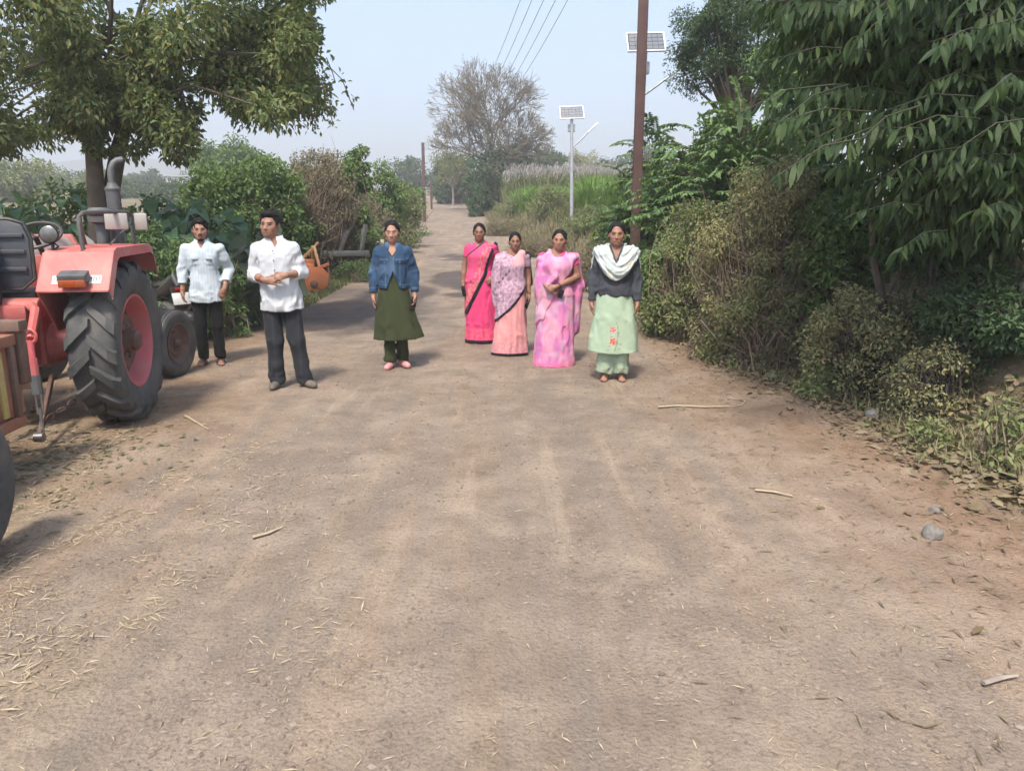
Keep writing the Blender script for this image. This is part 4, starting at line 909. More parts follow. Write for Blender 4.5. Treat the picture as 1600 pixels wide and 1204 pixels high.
tree('pale roadside tree behind the far left hedge', 155, 262, 75, 45, 312, 'lf_scrub', 4500, .3, .15)
tree('low hazy tree beyond the broad leaved plants', 285, 284, 60, 50, 322, 'lf_far', 4500, .24, .12)
tree('broad hazy tree line piece left of the white building', 190, 284, 70, 60, 322, 'lf_far', 4500, .28, .14)
tree('distant hazy trees beside the white building', 315, 268, 190, 40, 300, 'lf_far', 2500, .7, .35)
# ---- bare tree by the road
def bare_tree():
    b = np.array([at(769, 300, 52.)[0], 52., 0]); b[2] = tzs(b[0], 52.); top = at(769, 97, 52.)[2]-b[2]
    o = thing('bare_tree', 'leafless grey tree with fan of fine twigs beside the road', 'tree', b)
    segs = []
    def grow(p, d, L, r, lv):
        q = p+d*L; segs.append((p, q, r, r*.72, lv))
        if lv == 0: return
        k = 3 if random.random() < (.8 if lv > 3 else .62) else 2
        for i in range(k):
            dd = unit(d+rng.normal(size=3)*.46+np.array([0, 0, .12])+(.06*np.array([q[0], q[1], 0])/4.0)); grow(q, dd, L*rng.uniform(.70, .92), r*rng.uniform(.55, .72), lv-1)
    H = top
    p1 = np.array([0, 0, H*.32]); segs.append((np.array([0, 0, -.1]), np.array([.03, 0, H*.16]), .24, .20, 9)); segs.append((np.array([.03, 0, H*.16]), p1, .20, .17, 9))
    for k in range(13):
        a = 2.4*k+.3; el = (2.4 if k < 6 else 1.1 if k < 10 else .35)*(.8+.4*random.random()); grow(p1+np.array([0, 0, H*(-.06+.012*k)]), unit((math.cos(a)*el, math.sin(a)*el, 1.0)), H*(.125 if k < 9 else .15), .075, 6)
    P0 = np.array([s[0] for s in segs]); P1 = np.array([s[1] for s in segs]); r0 = np.array([s[2] for s in segs]); r1 = np.array([s[3] for s in segs]); lv = np.array([s[4] for s in segs])
    r0 = np.maximum(r0, .013); r1 = np.maximum(r1, .010)
    sc = np.array([1, 1, 1.0]); zt = np.percentile(P1[:, 2], 99.6); f_ = np.where(P1[:, 2] > H*.32, 1, 1)
    kz = (H-H*.32)/(zt-H*.32)
    def fit(P):
        P = P.copy(); m = P[:, 2] > H*.32; P[m, 2] = H*.32+(P[m, 2]-H*.32)*kz; ex = np.percentile(np.abs(P1[:, 0]), 98.5); P[:, :2] *= min(1.3, (88*52/FPX)/ex); return P
    P0, P1 = fit(P0), fit(P1); big = lv >= 4
    V, F = twig_arrays(P0[big], P1[big], r0[big], r1[big], 6); mesh_np('trunk', V, F, MAT['bark_grey'], o, True)
    V, F = twig_arrays(P0[~big], P1[~big], r0[~big], r1[~big], 3); t = mesh_np('twigs', V, F, MAT['bark_grey'], o, True); t['kind'] = 'stuff'
    e = P1[lv <= 1]; e = e[rng.random(len(e)) < .7]; V, F = leaf_arrays(e, rdir(len(e)), rdir(len(e)), .12, .05, 'd'); t = mesh_np('sparse_leaves', V, F, MAT['lf_grey'], o, False); t['kind'] = 'stuff'
    print('bare tree segs', len(segs))
bare_tree()
bush('dense dark green bush at the foot of the bare tree', 768, 225, 49.5, 42, 'lf_dark', .16, .08, 9000, clumps=34, rc=.32)
bush('dark green roadside bush in front of the bare tree', 752, 288, 45.0, 18, 'lf_dark', .14, .07, 3500, clumps=22, rc=.34)
bush('green bush right of the bare tree', 815, 218, 54.0, 48, 'lf_dark', .17, .08, 9000, clumps=34)
bush('hazy shrub left of the bare tree by the road bend', 712, 238, 66.0, 40, 'lf_far', .2, .1, 7000, clumps=30)
tree('small sparse tree left of the bare tree', 706, 228, 62, 36, 290, 'lf_scrub', 2600, .16, .08, clumps=40, bark='bark_pale', trunk=.1, rc=.3)
tree('hazy green tree behind the solar street light', 850, 226, 72, 42, 290, 'lf_far', 4500, .26, .13)
tree('pale grey tree between street light and tall pole', 905, 232, 88, 40, 290, 'lf_grey', 3200, .26, .12, bark='bark_pale')
tree('distant trees left of the tall pole', 955, 238, 95, 34, 290, 'lf_far', 3200, .3, .15)
tree('hazy tree beyond the hut', 690, 262, 120, 30, 296, 'lf_far', 2600, .4, .2)
tree('distant hazy tree at the left of the road end', 640, 245, 95, 40, 300, 'lf_far', 3200, .34, .17)
tree('far tree behind the right field', 1010, 225, 80, 40, 290, 'lf_far', 3000, .3, .15)

# ---- grass and field on the right
def blades(P, h, w, lean=.35, seed=0):
    n = len(P); d = rng.normal(size=(n, 3)); d[:, 2] = 0; d = unit(d); s = np.stack([-d[:, 1], d[:, 0], np.zeros(n)], 1); h = np.broadcast_to(h, (n,))[:, None]*(.6+.7*rng.random((n, 1))); w = np.broadcast_to(w, (n,))[:, None]
    l = lean*(.3+rng.random((n, 1))); m = P+np.array([0, 0, 1.])*h*.6+d*h*l*.35; t = P+np.array([0, 0, 1.])*h*(1-.3*l)+d*h*l
    V = np.stack([P-s*w, P+s*w, m-s*w*.8, m+s*w*.8, t], 1).reshape(-1, 3); b = np.arange(n)[:, None]*5
    return V, np.concatenate([b+np.array([[0, 1, 3]]), b+np.array([[0, 3, 2]]), b+np.array([[2, 3, 4]])])
def grass(name, label, n, fn, h, w, mat, lean=.4):
    x, y = fn(n); P = np.stack([x, y, tz(x, y)-.01], 1); V, F = blades(P, h, w, lean); o = mesh_np(name, V, F, MAT[mat], None, False); return tag(o, label, 'grass', kind='stuff')
def strip(y0, y1, s0, s1, side=1, edge_=None, pw=1.0):
    def fn(n):
        y = y0+(y1-y0)*rng.random(n)**pw; e = ip(_RX if side > 0 else _LX, y); return e+side*(s0+(s1-s0)*rng.random(n)), y
    return fn
grass('dry_grass', 'dry straw coloured grass on the right bank', 23000, strip(13, 48, -.15, 4.5), .42, .010, 'gr_dry', .8)
grass('green_grass', 'green grass on the top of the right bank', 20000, strip(17, 60, 1.0, 9), .8, .014, 'gr_mix', .6)
grass('verge_grass', 'mixed grass along the left verge', 14000, strip(9.5, 45, -.2, 2.0, -1), .22, .008, 'gr_mix', .7)
grass('dry_verge_grass', 'dry grass along the left verge', 8000, strip(9.5, 45, -.5, 1.2, -1), .14, .007, 'gr_dry', .9)
grass('yard_grass', 'short green grass round the orange tiller', 7000, lambda n: (rng.uniform(-5.4, -3.5, n), rng.uniform(12.3, 18.5, n)), .13, .007, 'gr_mix', .8)
def crop_fn(n):
    y = rng.uniform(26, 33, n); return rng.uniform(2.6, 6.3, n)*y/29, y
grass('crop_field', 'bright green crop in the field behind the right bank', 12000, crop_fn, 1.45, .022, 'gr_green', .5)
grass('crop_strip', 'strip of bright green crop nearer the bare tree', 5000, lambda n: (rng.uniform(.2, 2.6, n), rng.uniform(36, 42, n)), 1.1, .024, 'gr_green', .5)
grass('cane_leaves', 'tall pale green cane grass across the field', 12000, lambda n: (rng.uniform(-.5, 14, n), rng.uniform(42, 54, n)), 1.9, .025, 'gr_mix', .5)
def plumes():
    n = 1000; x = rng.uniform(-.5, 14, n); y = rng.uniform(43, 54, n); z = tz(x, y)+1.35+.5*rng.random(n); P = np.stack([x, y, z], 1); P = np.repeat(P, 9, 0); m = len(P)
    P = P+np.stack([rng.normal(size=m)*.05, rng.normal(size=m)*.05, rng.random(m)*.55], 1); V, F = leaf_arrays(P, rdir(m)*.5+np.array([.3, 0, .9]), rdir(m), .20, .05, 'd')
    tag(mesh_np('cane_plumes', V, F, MAT['plume'], None, False), 'whitish feathery plumes over the cane field', kind='stuff')
plumes()
for lab, *a in (('olive scrub bush on the right bank below the bare tree', 812, 300, 37.0, 40, 'lf_scrub', .09, .03, 5000), ('green scrub bush on the right bank', 868, 285, 31.0, 42, 'lf_scrub', .085, .03, 6500), ('green scrub bush left of the slim street light', 925, 322, 24.0, 48, 'lf_scrub', .07, .026, 6500),
                ('leafy bush at the left foot of the tall pole', 965, 322, 17.5, 42, 'lf_hedge', .065, .03, 5500), ('low brown scrub behind the women in saris', 850, 352, 23.0, 60, 'gr_dry', .09, .014, 6000), ('low dry scrub on the bank near the road', 790, 330, 31.0, 34, 'gr_dry', .10, .016, 4000), ('dusty scrub behind the sweater woman', 935, 365, 15.5, 45, 'lf_vine', .05, .018, 5000)):
    bush(lab, *a, clumps=30, twigs=160)
MAT['crop_post'] = MAT['bark']
# ---- shrubs and trees on the right
def frond_shrub(label, px, top, depth, hw, n_fr, mat='lf_custard', leafL=.11, leafW=.038, fl=.55, name='frond_shrub', low=.0, filler=4000):
    """shrub of long shoots carrying two rows of leaves"""
    c = at(px, top, depth); x = c[0]; zb = tzs(x, depth); h = c[2]-zb; rx = hw*depth/FPX; o = thing(name, label, 'shrub', (x, depth, zb), 0)
    n_fr = int(n_fr*1.5); filler = int(filler*1.6); r_ = np.sqrt(rng.random(n_fr)); a_ = rng.uniform(0, 2*math.pi, n_fr); q = np.stack([r_*np.cos(a_), r_*np.sin(a_), .4+0*r_], 1)
    B = np.stack([x+q[:, 0]*rx*.8, depth+q[:, 1]*rx*.65, zb+h*(1.02-.38*r_**2)*(low+(1-low)*rng.random(n_fr)**.55)*.92-.08], 1)
    D = unit(q*np.array([1, 1, .4])+rdir(n_fr)*.5+np.array([0, -.15, .35])); Ps, Ds, Us = [], [], []; k = 13
    for i in range(k):
        t = (i+1)/k; p = B+D*fl*t+np.array([0, 0, -1])*fl*.35*t*t; dn = unit(D+np.array([0, 0, -1])*.7*t); s = unit(np.cross(dn, np.array([0, 0, 1.])))
        for sg in (-1, 1): Ps.append(p); Ds.append(unit(dn*.55+sg*s*.8+np.array([0, 0, -.15])+rdir(n_fr)*.15)); Us.append(unit(np.cross(s, dn)+rdir(n_fr)*.2))
    P, Dd, U = np.concatenate(Ps), np.concatenate(Ds), np.concatenate(Us); s = .7+.6*rng.random(len(P)); V, F = leaf_arrays(P, Dd, U, leafL*s, leafW*s*1.1, 'd', .2); 
    if filler:
        C = B[rng.integers(0, n_fr, 60)]; V2, F2 = clump_leaves(C, np.full(60, .26*min(rx, h)), filler//60, leafL*.9, leafW, .3, kind='d'); F = np.concatenate([F, F2+len(V)]); V = np.concatenate([V, V2])
    stuff_part('foliage', V, F, mat, o)
    T1 = B+D*fl*.5+np.array([0, 0, -1])*fl*.09; T2 = B+D*fl+np.array([0, 0, -1])*fl*.35; T0 = np.stack([x+rng.normal(size=n_fr)*rx*.2, depth+rng.normal(size=n_fr)*rx*.15, np.full(n_fr, zb)], 1)
    A = [twig_arrays(T0, B, .012, .006), twig_arrays(B, T1, .006, .004), twig_arrays(T1, T2, .004, .002)]; off = 0; VV, FF = [], []
    for v, f in A: VV.append(v); FF.append(f+off); off += len(v)
    stuff_part('stems', np.concatenate(VV), np.concatenate(FF), 'twig', o); return o
frond_shrub('tall shrub with feathery leaf shoots behind the brown pole', 1022, 180, 14.4, 62, 120, fl=.6)
frond_shrub('bright green leafy shrub right of the brown pole', 1108, 150, 12.0, 84, 150, leafL=.10, leafW=.042)
frond_shrub('tall green shrub under the fine leaved tree', 1180, 110, 11.0, 95, 170, leafL=.10, leafW=.04)
frond_shrub('green shrub behind the grey twiggy bush', 1270, 190, 9.8, 90, 130, leafL=.10, leafW=.04)
frond_shrub('low leafy shrub at the foot of the tall pole', 1060, 330, 11.2, 50, 70, leafL=.08, leafW=.035, fl=.35)
tree('fine leaved tree rising behind the right shrubs', 1165, -60, 14.0, 115, 190, 'lf_dark', 32000, .055, .022, clumps=90, group=None, trunk=.12, rc=.2)
tree('leafy green tree between the fine leaved tree and the drooping one', 1290, -70, 11.8, 105, 250, 'lf_custard', 16000, .085, .036, clumps=70, group=None, trunk=.09, rc=.22)
bush('grey twiggy bush on the right bank', 1205, 243, 8.7, 118, 'lf_grey', .036, .017, 26000, clumps=60, twigs=900, rc=.24, droop=.5)
bush('olive twiggy bush between the tall pole and grey bush', 1092, 290, 10.0, 66, 'lf_scrub', .045, .02, 11000, clumps=40, twigs=260)
bush('yellowish leafy bush low beside the tall pole', 1035, 385, 10.6, 42, 'lf_hedge', .05, .028, 6000, clumps=28, twigs=120)
bush('low small leaved weeds at the bank foot beside the sweater woman', 1075, 440, 10.2, 70, 'lf_scrub', .042, .026, 6500, clumps=34, twigs=60)
bush('grey scrub spilling down the right bank', 1215, 415, 8.2, 90, 'lf_scrub', .034, .018, 7000, clumps=44, twigs=420, rc=.22)
bush('dark undergrowth below the hanging branches', 1390, 420, 6.9, 120, 'lf_grey', .034, .018, 15000, clumps=50, twigs=800, rc=.22, twmat='bark_dark')
bush('dark undergrowth at the right edge', 1560, 400, 6.2, 110, 'lf_dark', .05, .026, 10000, clumps=44, twigs=500, twmat='bark_dark')
bush('green bush behind the grey twiggy bush', 1320, 300, 8.3, 95, 'lf_hedge', .055, .028, 9000, clumps=40, twigs=150)
bush('dark leafy bush under the hanging branches', 1480, 320, 7.5, 105, 'lf_dark', .06, .03, 9000, clumps=40, twigs=200)
bush('tangled dry scrub at the bank foot near the pale stone', 1335, 490, 7.1, 62, 'lf_scrub', .034, .018, 6500, clumps=30, twigs=320)
bush('tangled scrub in front of the boulders', 1470, 525, 6.0, 70, 'lf_grey', .032, .017, 5000, clumps=30, twigs=420, twmat='bark_dark')
bush('scrub low on the bank right of the sweater woman', 1165, 470, 8.6, 62, 'lf_scrub', .036, .02, 7000, clumps=34, twigs=160)
bush('dark bush closing the right edge', 1620, 470, 5.6, 75, 'lf_dark', .05, .026, 5000, clumps=30, twigs=200, twmat='bark_dark')
bush('weedy green sprouts at the foot of the right bank', 1300, 560, 6.9, 60, 'lf_scrub', .035, .02, 3200, clumps=24, twigs=60)
bush('leafy sprouts at the right edge near the stones', 1575, 610, 4.9, 50, 'lf_scrub', .05, .026, 380, clumps=16, twigs=40)
bush('small green sprouts by the pale stone', 1455, 645, 5.3, 40, 'lf_scrub', .04, .02, 360, clumps=16, twigs=30)
# thin trunks in the undergrowth
def stem_thing(label, pts, depth, r):
    P = [at(a, b, depth+k*.06) for k, (a, b) in enumerate(pts)]; P[0][2] = tzs(P[0][0], P[0][1])-.03; o = thing('sapling', label, 'sapling', P[0]); m_ = MB(); m_.tube([p-P[0] for p in P], r, 8); m_.build('trunk', MAT['bark_dark'], o, True, 60)
    m2 = MB(); q = P[2]-P[0]; m2.tube([q, q+np.array([.12, .02, .28]), q+np.array([.16, .05, .6])], [.014, .010, .005], 5); m2.build('branch', MAT['bark_dark'], o)
stem_thing('dark slanting trunk in the undergrowth right of the bank', [(1405, 625), (1392, 560), (1380, 480), (1366, 410), (1362, 300)], 6.7, [.05, .045, .04, .035, .03])
stem_thing('thin dark stem beside the slanting trunk', [(1385, 640), (1408, 590), (1430, 560), (1450, 480), (1460, 380)], 6.5, [.028, .025, .02, .018, .014])

# ---- overhanging tree with long drooping leaves: the nearest leaves are parts of their own
def long_leaf_mesh(bend):
    n = 6; V = []; F = []
    for i in range(n):
        t = i/(n-1); w = .125*math.sin(math.pi*min(.97, .06+.94*t)**.85)*(1 if t < .99 else .1); y = t-.18*bend*t*t; z = -bend*.62*t*t
        V += [(-w, y, z+.25*w), (0, y, z-.02), (w, y, z+.25*w)]
    for i in range(n-1): a = i*3; F += [(a, a+1, a+4, a+3), (a+1, a+2, a+5, a+4)]
    me = bpy.data.meshes.new('leaf'); me.from_pydata(V, [], F); me.update(); me.polygons.foreach_set('use_smooth', np.full(len(me.polygons), True)); me.materials.append(MAT['lf_mango']); return me
LLM = [long_leaf_mesh(b) for b in (.15, .4, .7, 1.0)]
MT = np.array([5.3, 6.3, 0]); MT[2] = tzs(5.3, 6.3)
MAT['mango_stem'] = M_paint('dark_green_stem', (.045, .05, .03), (.06, .055, .035), .8, 0, 9, dirt_amt=0, bmp=0)
mg = thing('overhanging_tree', 'dark tree with long drooping leaves hanging over the right side', 'tree', MT)
sprays = []     # (start px, end px, depth)
fixed = [((1420, 150), (1278, 150), 5.0), ((1370, 195), (1238, 205), 5.2), ((1400, 250), (1305, 262), 5.2), ((1460, 325), (1330, 335), 5.0), ((1480, 360), (1400, 395), 5.0), ((1530, 60), (1465, 75), 4.2), ((1600, 130), (1550, 140), 4.0),
         ((1450, 50), (1330, 60), 4.9), ((1300, 20), (1150, 10), 5.6), ((1400, 0), (1290, 40), 5.2), ((1390, 90), (1270, 95), 5.4), ((1480, 120), (1370, 110), 5.3), ((1500, 230), (1400, 215), 5.0), ((1600, 60), (1540, 40), 4.4), ((1560, 260), (1480, 260), 4.8), ((1600, 330), (1520, 330), 4.9), ((1450, 200), (1380, 170), 5.4), ((1350, -20), (1220, 10), 5.6)]
for a, b, d in fixed: sprays.append((at(*a, d+.5), at(*b, d)))
for _ in range(230):
    x0, y0 = rng.uniform(1300, 1760), rng.uniform(-420, 330)
    if x0 < 1420 and y0 > 240: continue
    d = rng.uniform(4.6, 7.2); sprays.append((at(x0, y0, d+.3), at(x0-rng.uniform(60, 170), y0+rng.uniform(-20, 70), d)))
lp = []; br = MB()
for si, (a, b) in enumerate(sprays):
    n = int(14+12*rng.random()) if si >= len(fixed) else 22; mid = lerp(a, b, .5)+np.array([0, 0, .06]); br.tube([a-MT, mid-MT, b-MT], [.006, .004, .002], 4, False)
    dr = unit(b-a)
    for i in range(n):
        t = (i+.5)/n; p = lerp(a, mid, t*2) if t < .5 else lerp(mid, b, t*2-1); sg = 1 if i % 2 else -1; s = unit(np.cross(dr, [0, 0, 1.]))
        d = unit(dr*.50+s*sg*.45+np.array([0, 0, -.45-.35*rng.random()])+rng.normal(size=3)*.24); u = unit(np.array([0, -.35, 1.])+rng.normal(size=3)*.35); L = .125*rng.uniform(.55, 1.25)
        lp.append((np.linalg.norm(p-np.array([0, 0, 1.7])), p, d, u, L, si < len(fixed)))
lp.sort(key=lambda q: (not q[5], q[0])); 
for k, (_, p, d, u, L, _f) in enumerate(lp[:300]): place_leaf(LLM[k % 4], mg, p-MT, d, u, L)
rest = lp[300:]; P = np.array([q[1] for q in rest]); D = np.array([q[2] for q in rest]); U = np.array([q[3] for q in rest]); L = np.array([q[4] for q in rest])
V, F = leaf_arrays(P, D, U, L, L*.26, 'o', .35)
# inner and upper crown
C = []
for _ in range(450):
    x0, y0 = rng.uniform(1215, 1950), rng.uniform(-520, 400)
    if x0 < 1330+.28*max(0, y0-60) - (60 if y0 < 60 else 0): continue
    C.append(at(x0, y0, rng.uniform(5.6, 8.6)))
C = np.array(C)
V2, F2 = clump_leaves(C, np.full(len(C), .50), 150, .12, .038, .9, kind='d', ldroop=.25, up=.4)
stuff_part('crown', np.concatenate([V, V2]), np.concatenate([F, F2+len(V)]), 'lf_mango', mg)
for k in range(0, len(C), 5): s0 = np.array([0, 0, 2.2+1.2*rng.random()]); e0 = C[k]-MT; br.tube([s0, lerp(s0, e0, .5)+[0, 0, .2], e0], [.05, .03, .01], 5, False)
br.build('branches', MAT['mango_stem'], mg, True, 60)
tk = MB(); tk.tube([(0, 0, -.1), (.05, 0, 1.2), (-.05, .1, 2.4), (0, .1, 3.8)], [.24, .2, .18, .1], 12); tk.build('trunk', MAT['bark_dark'], mg, True, 60)

# ---- stones of the old bank wall and on the ground
def stone_mesh(seed, name='stone'):
    r = np.random.default_rng(seed); b = bmesh.new(); bmesh.ops.create_icosphere(b, subdivisions=2, radius=1.0); V = np.array([v.co[:] for v in b.verts]); n = 1+.35*(fbm(V+seed*3.1, 1.3, 2, seed)-.5)*2
    V = np.sign(V)*np.abs(V)**.8*n[:, None]*np.array([1, .75+.2*r.random(), .62+.2*r.random()])
    for v, c in zip(b.verts, V): v.co = c
    me = bpy.data.meshes.new(name); b.to_mesh(me); b.free(); me.polygons.foreach_set('use_smooth', np.full(len(me.polygons), True)); me.set_sharp_from_angle(angle=R_(35)); return me
SM = [stone_mesh(k) for k in range(7)]; SMP = [stone_mesh(k+20) for k in range(3)]
for me in SM: me.materials.append(MAT['stone'])
for me in SMP: me.materials.append(MAT['stone'])
wl = thing('stone_wall', 'old dry stone wall of dark boulders under the overhanging tree', 'wall', (3.4, 5.0, 0))
for row in range(5):
    for k in range(16):
        y = 3.9+k*.30+.15*(row % 2)+rng.normal()*.03; e = float(ip(_RX, y)); z = .10+row*.235+rng.normal()*.02; x = e+.72+row*.10+rng.normal()*.04
        if y > 6.9 and row > 2: continue
        o = bpy.data.objects.new('stone', SM[int(rng.integers(0, 7))]); COL.objects.link(o); o.parent = wl; s = rng.uniform(.13, .185); o.location = (x-3.4, y-5.0, z+tzs(e, y)); o.scale = (s, s*1.05, s*.95); o.rotation_euler = tuple(rng.uniform(-.4, .4, 3)+np.array([0, 0, rng.uniform(0, 6)]))
for px, py, s, lab in ((1362, 652, .07, 'pale stone lying at the foot of the right bank'), (1456, 838, .055, 'pale flat stone among leaf litter near the right edge'), (1208, 592, .06, 'small pale stone at the bank foot behind the fallen stick'), (1255, 440, .20, 'grey boulder half buried in the right bank'), (1275, 462, .17, 'lower grey boulder in the right bank scrub'), (1235, 585, .07, 'second small stone by the bank foot'), (1460, 800, .035, 'small stone in the leaf litter')):
    g = on_ground(px, py); o = bpy.data.objects.new('stone', SMP[int(px) % 3]); COL.objects.link(o); o.location = g+np.array([0, 0, s*.3]); o.scale = (s*1.1, s, s); o.rotation_euler = (.2, .1, px*.1); tag(o, lab, 'stone')
def stick(label, pts, r, mat='straw_stick', name='stick'):
    P = [on_ground(*p)+np.array([0, 0, r*1.3]) for p in pts]; m_ = MB(); m_.tube(P, [r]*(len(P)-1)+[r*.5], 6, True, .7); return tag(m_.build(name, MAT[mat], None, True, 60), label, 'stick')
MAT['straw_stick'] = M_paint('dry_stalk', (.42, .33, .22), (.34, .26, .17), .8, 0, 20, dirt_amt=.1)
stick('long pale dry stalk lying right of the road below the bank', [(1028, 638), (1060, 636), (1100, 638), (1140, 637)], .012)
stick('thin dry twig crossing the end of the long stalk', [(1135, 622), (1165, 628), (1158, 634), (1140, 636)], .006)
stick('straw stalk beside the tractor wheel', [(290, 651), (308, 662), (326, 673)], .010)
stick('split pale stalk at the near left of the road', [(395, 842), (418, 836), (441, 826)], .010)
stick('brown stick at the lower right corner', [(1535, 1072), (1562, 1064), (1590, 1060)], .012, 'bark_pale')
stick('white strip of cane lying right of the road', [(1180, 768), (1210, 771), (1240, 778)], .010)

# ---- loose matter on the ground
def scatter_pebbles():
    n = 34000; y = 1.7+12*rng.random(n)**1.5; x = rng.uniform(-.75, .78, n)*y*1.02; e = np.minimum(x-ip(_RLX, y), ip(_RRX, y)-x); keep = (rng.random(n) < np.clip(.5+.5*e, .12, 1)) & (x < ip(_RX, y)+.3) & (n2(x, y, 1.3, 3, 88) > .40); x, y = x[keep], y[keep]; n = len(x)
    s = .003+.0095*rng.random(n)**3.4; P = np.stack([x, y, tz(x, y, True)+s*.25], 1); V0 = np.array([(1, 0, 0), (0, 1, 0), (-1, 0, 0), (0, -1, 0), (0, 0, 1), (0, 0, -1)], float); F0 = np.array([(0, 1, 4), (1, 2, 4), (2, 3, 4), (3, 0, 4), (1, 0, 5), (2, 1, 5), (3, 2, 5), (0, 3, 5)])
    sc = s[:, None, None]*np.stack([.8+.6*rng.random(n), .8+.6*rng.random(n), .5+.4*rng.random(n)], 1)[:, None, :]; V = P[:, None, :]+V0[None]*sc*(1+.22*rng.normal(size=(n, len(V0), 1)))
    F = (np.arange(n)[:, None, None]*len(V0)+F0[None]).reshape(-1, 3); tag(mesh_np('gravel', V.reshape(-1, 3), F, MAT['pebble'], None, False), 'loose gravel scattered over the road', kind='stuff')
scatter_pebbles()
def scatter_flat(name, label, n, fn, L, W, mat, lift=.006, tilt=.25, curl=.0, kind='d'):
    x, y = fn(n); a = rng.uniform(0, 2*math.pi, len(x)); P = np.stack([x, y, tz(x, y, True)+lift], 1); D = np.stack([np.cos(a), np.sin(a), rng.normal(size=len(x))*tilt*.5+.04], 1); U = unit(np.array([0, 0, 1.])+rng.normal(size=(len(x), 3))*tilt); s = .5+rng.random(len(x))
    V, F = leaf_arrays(P, D, U, L*s, W*s, kind, curl); tag(mesh_np(name, V, F, MAT[mat], None, False), label, kind='stuff')
def fn_straw(n):
    c = np.array([(-2.4, 4.3), (-2.9, 3.4), (-1.9, 3.6), (-2.2, 5.0), (-3.0, 5.2), (-3.4, 4.2), (-2.5, 2.7), (-1.6, 2.6)]); k = rng.integers(0, len(c), n); p = c[k]+rng.normal(size=(n, 2))*np.array([.46, .36]); p = p[n2(p[:, 0], p[:, 1], 3.2, 3, 91) > .53]; return p[:, 0], p[:, 1]
scatter_flat('straw_litter', 'scattered broken straw by the trailer', 9000, fn_straw, .050, .0045, 'straw', .007, .35)
def fn_any(n):
    y = 1.8+13*rng.random(n)**1.4; x = rng.uniform(-.75, .75, n)*y; k = x < ip(_RX, y); return x[k], y[k]
scatter_flat('straw_bits', 'thin bits of straw strewn over the ground', 2200, fn_any, .035, .004, 'straw', .006, .2)
def fn_right(n):
    y = 1.8+9*rng.random(n)**1.3; x = ip(_RX, y)-1.7*np.abs(rng.normal(size=n))*.55+.25; return x, y
scatter_flat('dry_bits', 'dry chips and twigs over the red soil at the right', 2600, fn_right, .06, .008, 'litter', .006, .25)
def fn_bank(n):
    y = 2.2+11*rng.random(n)**1.2; return ip(_RX, y)+rng.normal(size=n)*.28+.25, y
scatter_flat('leaf_litter', 'brown dead leaves heaped along the foot of the right bank', 7000, fn_bank, .085, .034, 'litter', .02, .5, .1, 'o')
def fn_bank2(n):
    y = 7+10*rng.random(n); return ip(_RX, y)+rng.random(n)*1.8, y
scatter_flat('bank_litter', 'dead leaves and small weeds over the right bank slope', 7000, fn_bank2, .07, .03, 'litter', .03, .6, .1, 'o')
def fn_edge(n):
    y = 4.6+11*rng.random(n); return ip(_RX, y)+np.interp(y, [0, 8.5, 12], [.35, .3, 0])+rng.normal(size=n)*.22, y
scatter_flat('edge_weeds', 'small weeds creeping out from the right bank', 5200, fn_edge, .045, .022, 'lf_scrub', .035, .7, .1, 'o')
scatter_flat('edge_litter', 'dead leaves blown along the bank foot', 6000, lambda n: (lambda q: (q[0]-.12+rng.normal(size=n)*.2, q[1]))(fn_edge(n)), .06, .026, 'litter', .015, .5, .1, 'o')
grass('edge_grass', 'thin dry grass along the right bank foot', 5000, fn_edge, .16, .005, 'gr_dry', .9)
scatter_flat('ground_weeds', 'small green weeds on the right bank', 5000, fn_bank2, .06, .028, 'lf_scrub', .05, .7, .1, 'o')
scatter_flat('yard_leaves', 'greenish trampled leaves under the tractor', 1100, lambda n: (-3.6+rng.normal(size=n)*.55, 5.1+rng.normal(size=n)*.6), .06, .02, 'lf_vine', .008, .3)
scatter_flat('fallen_leaves', 'few fallen brown leaves on the right', 9, lambda n: (2.2+rng.normal(size=n)*.5, 3.6+rng.normal(size=n)*1.0), .065, .024, 'lf_yellow', .012, .3, .1, 'o') if 'lf_yellow' in MAT else None
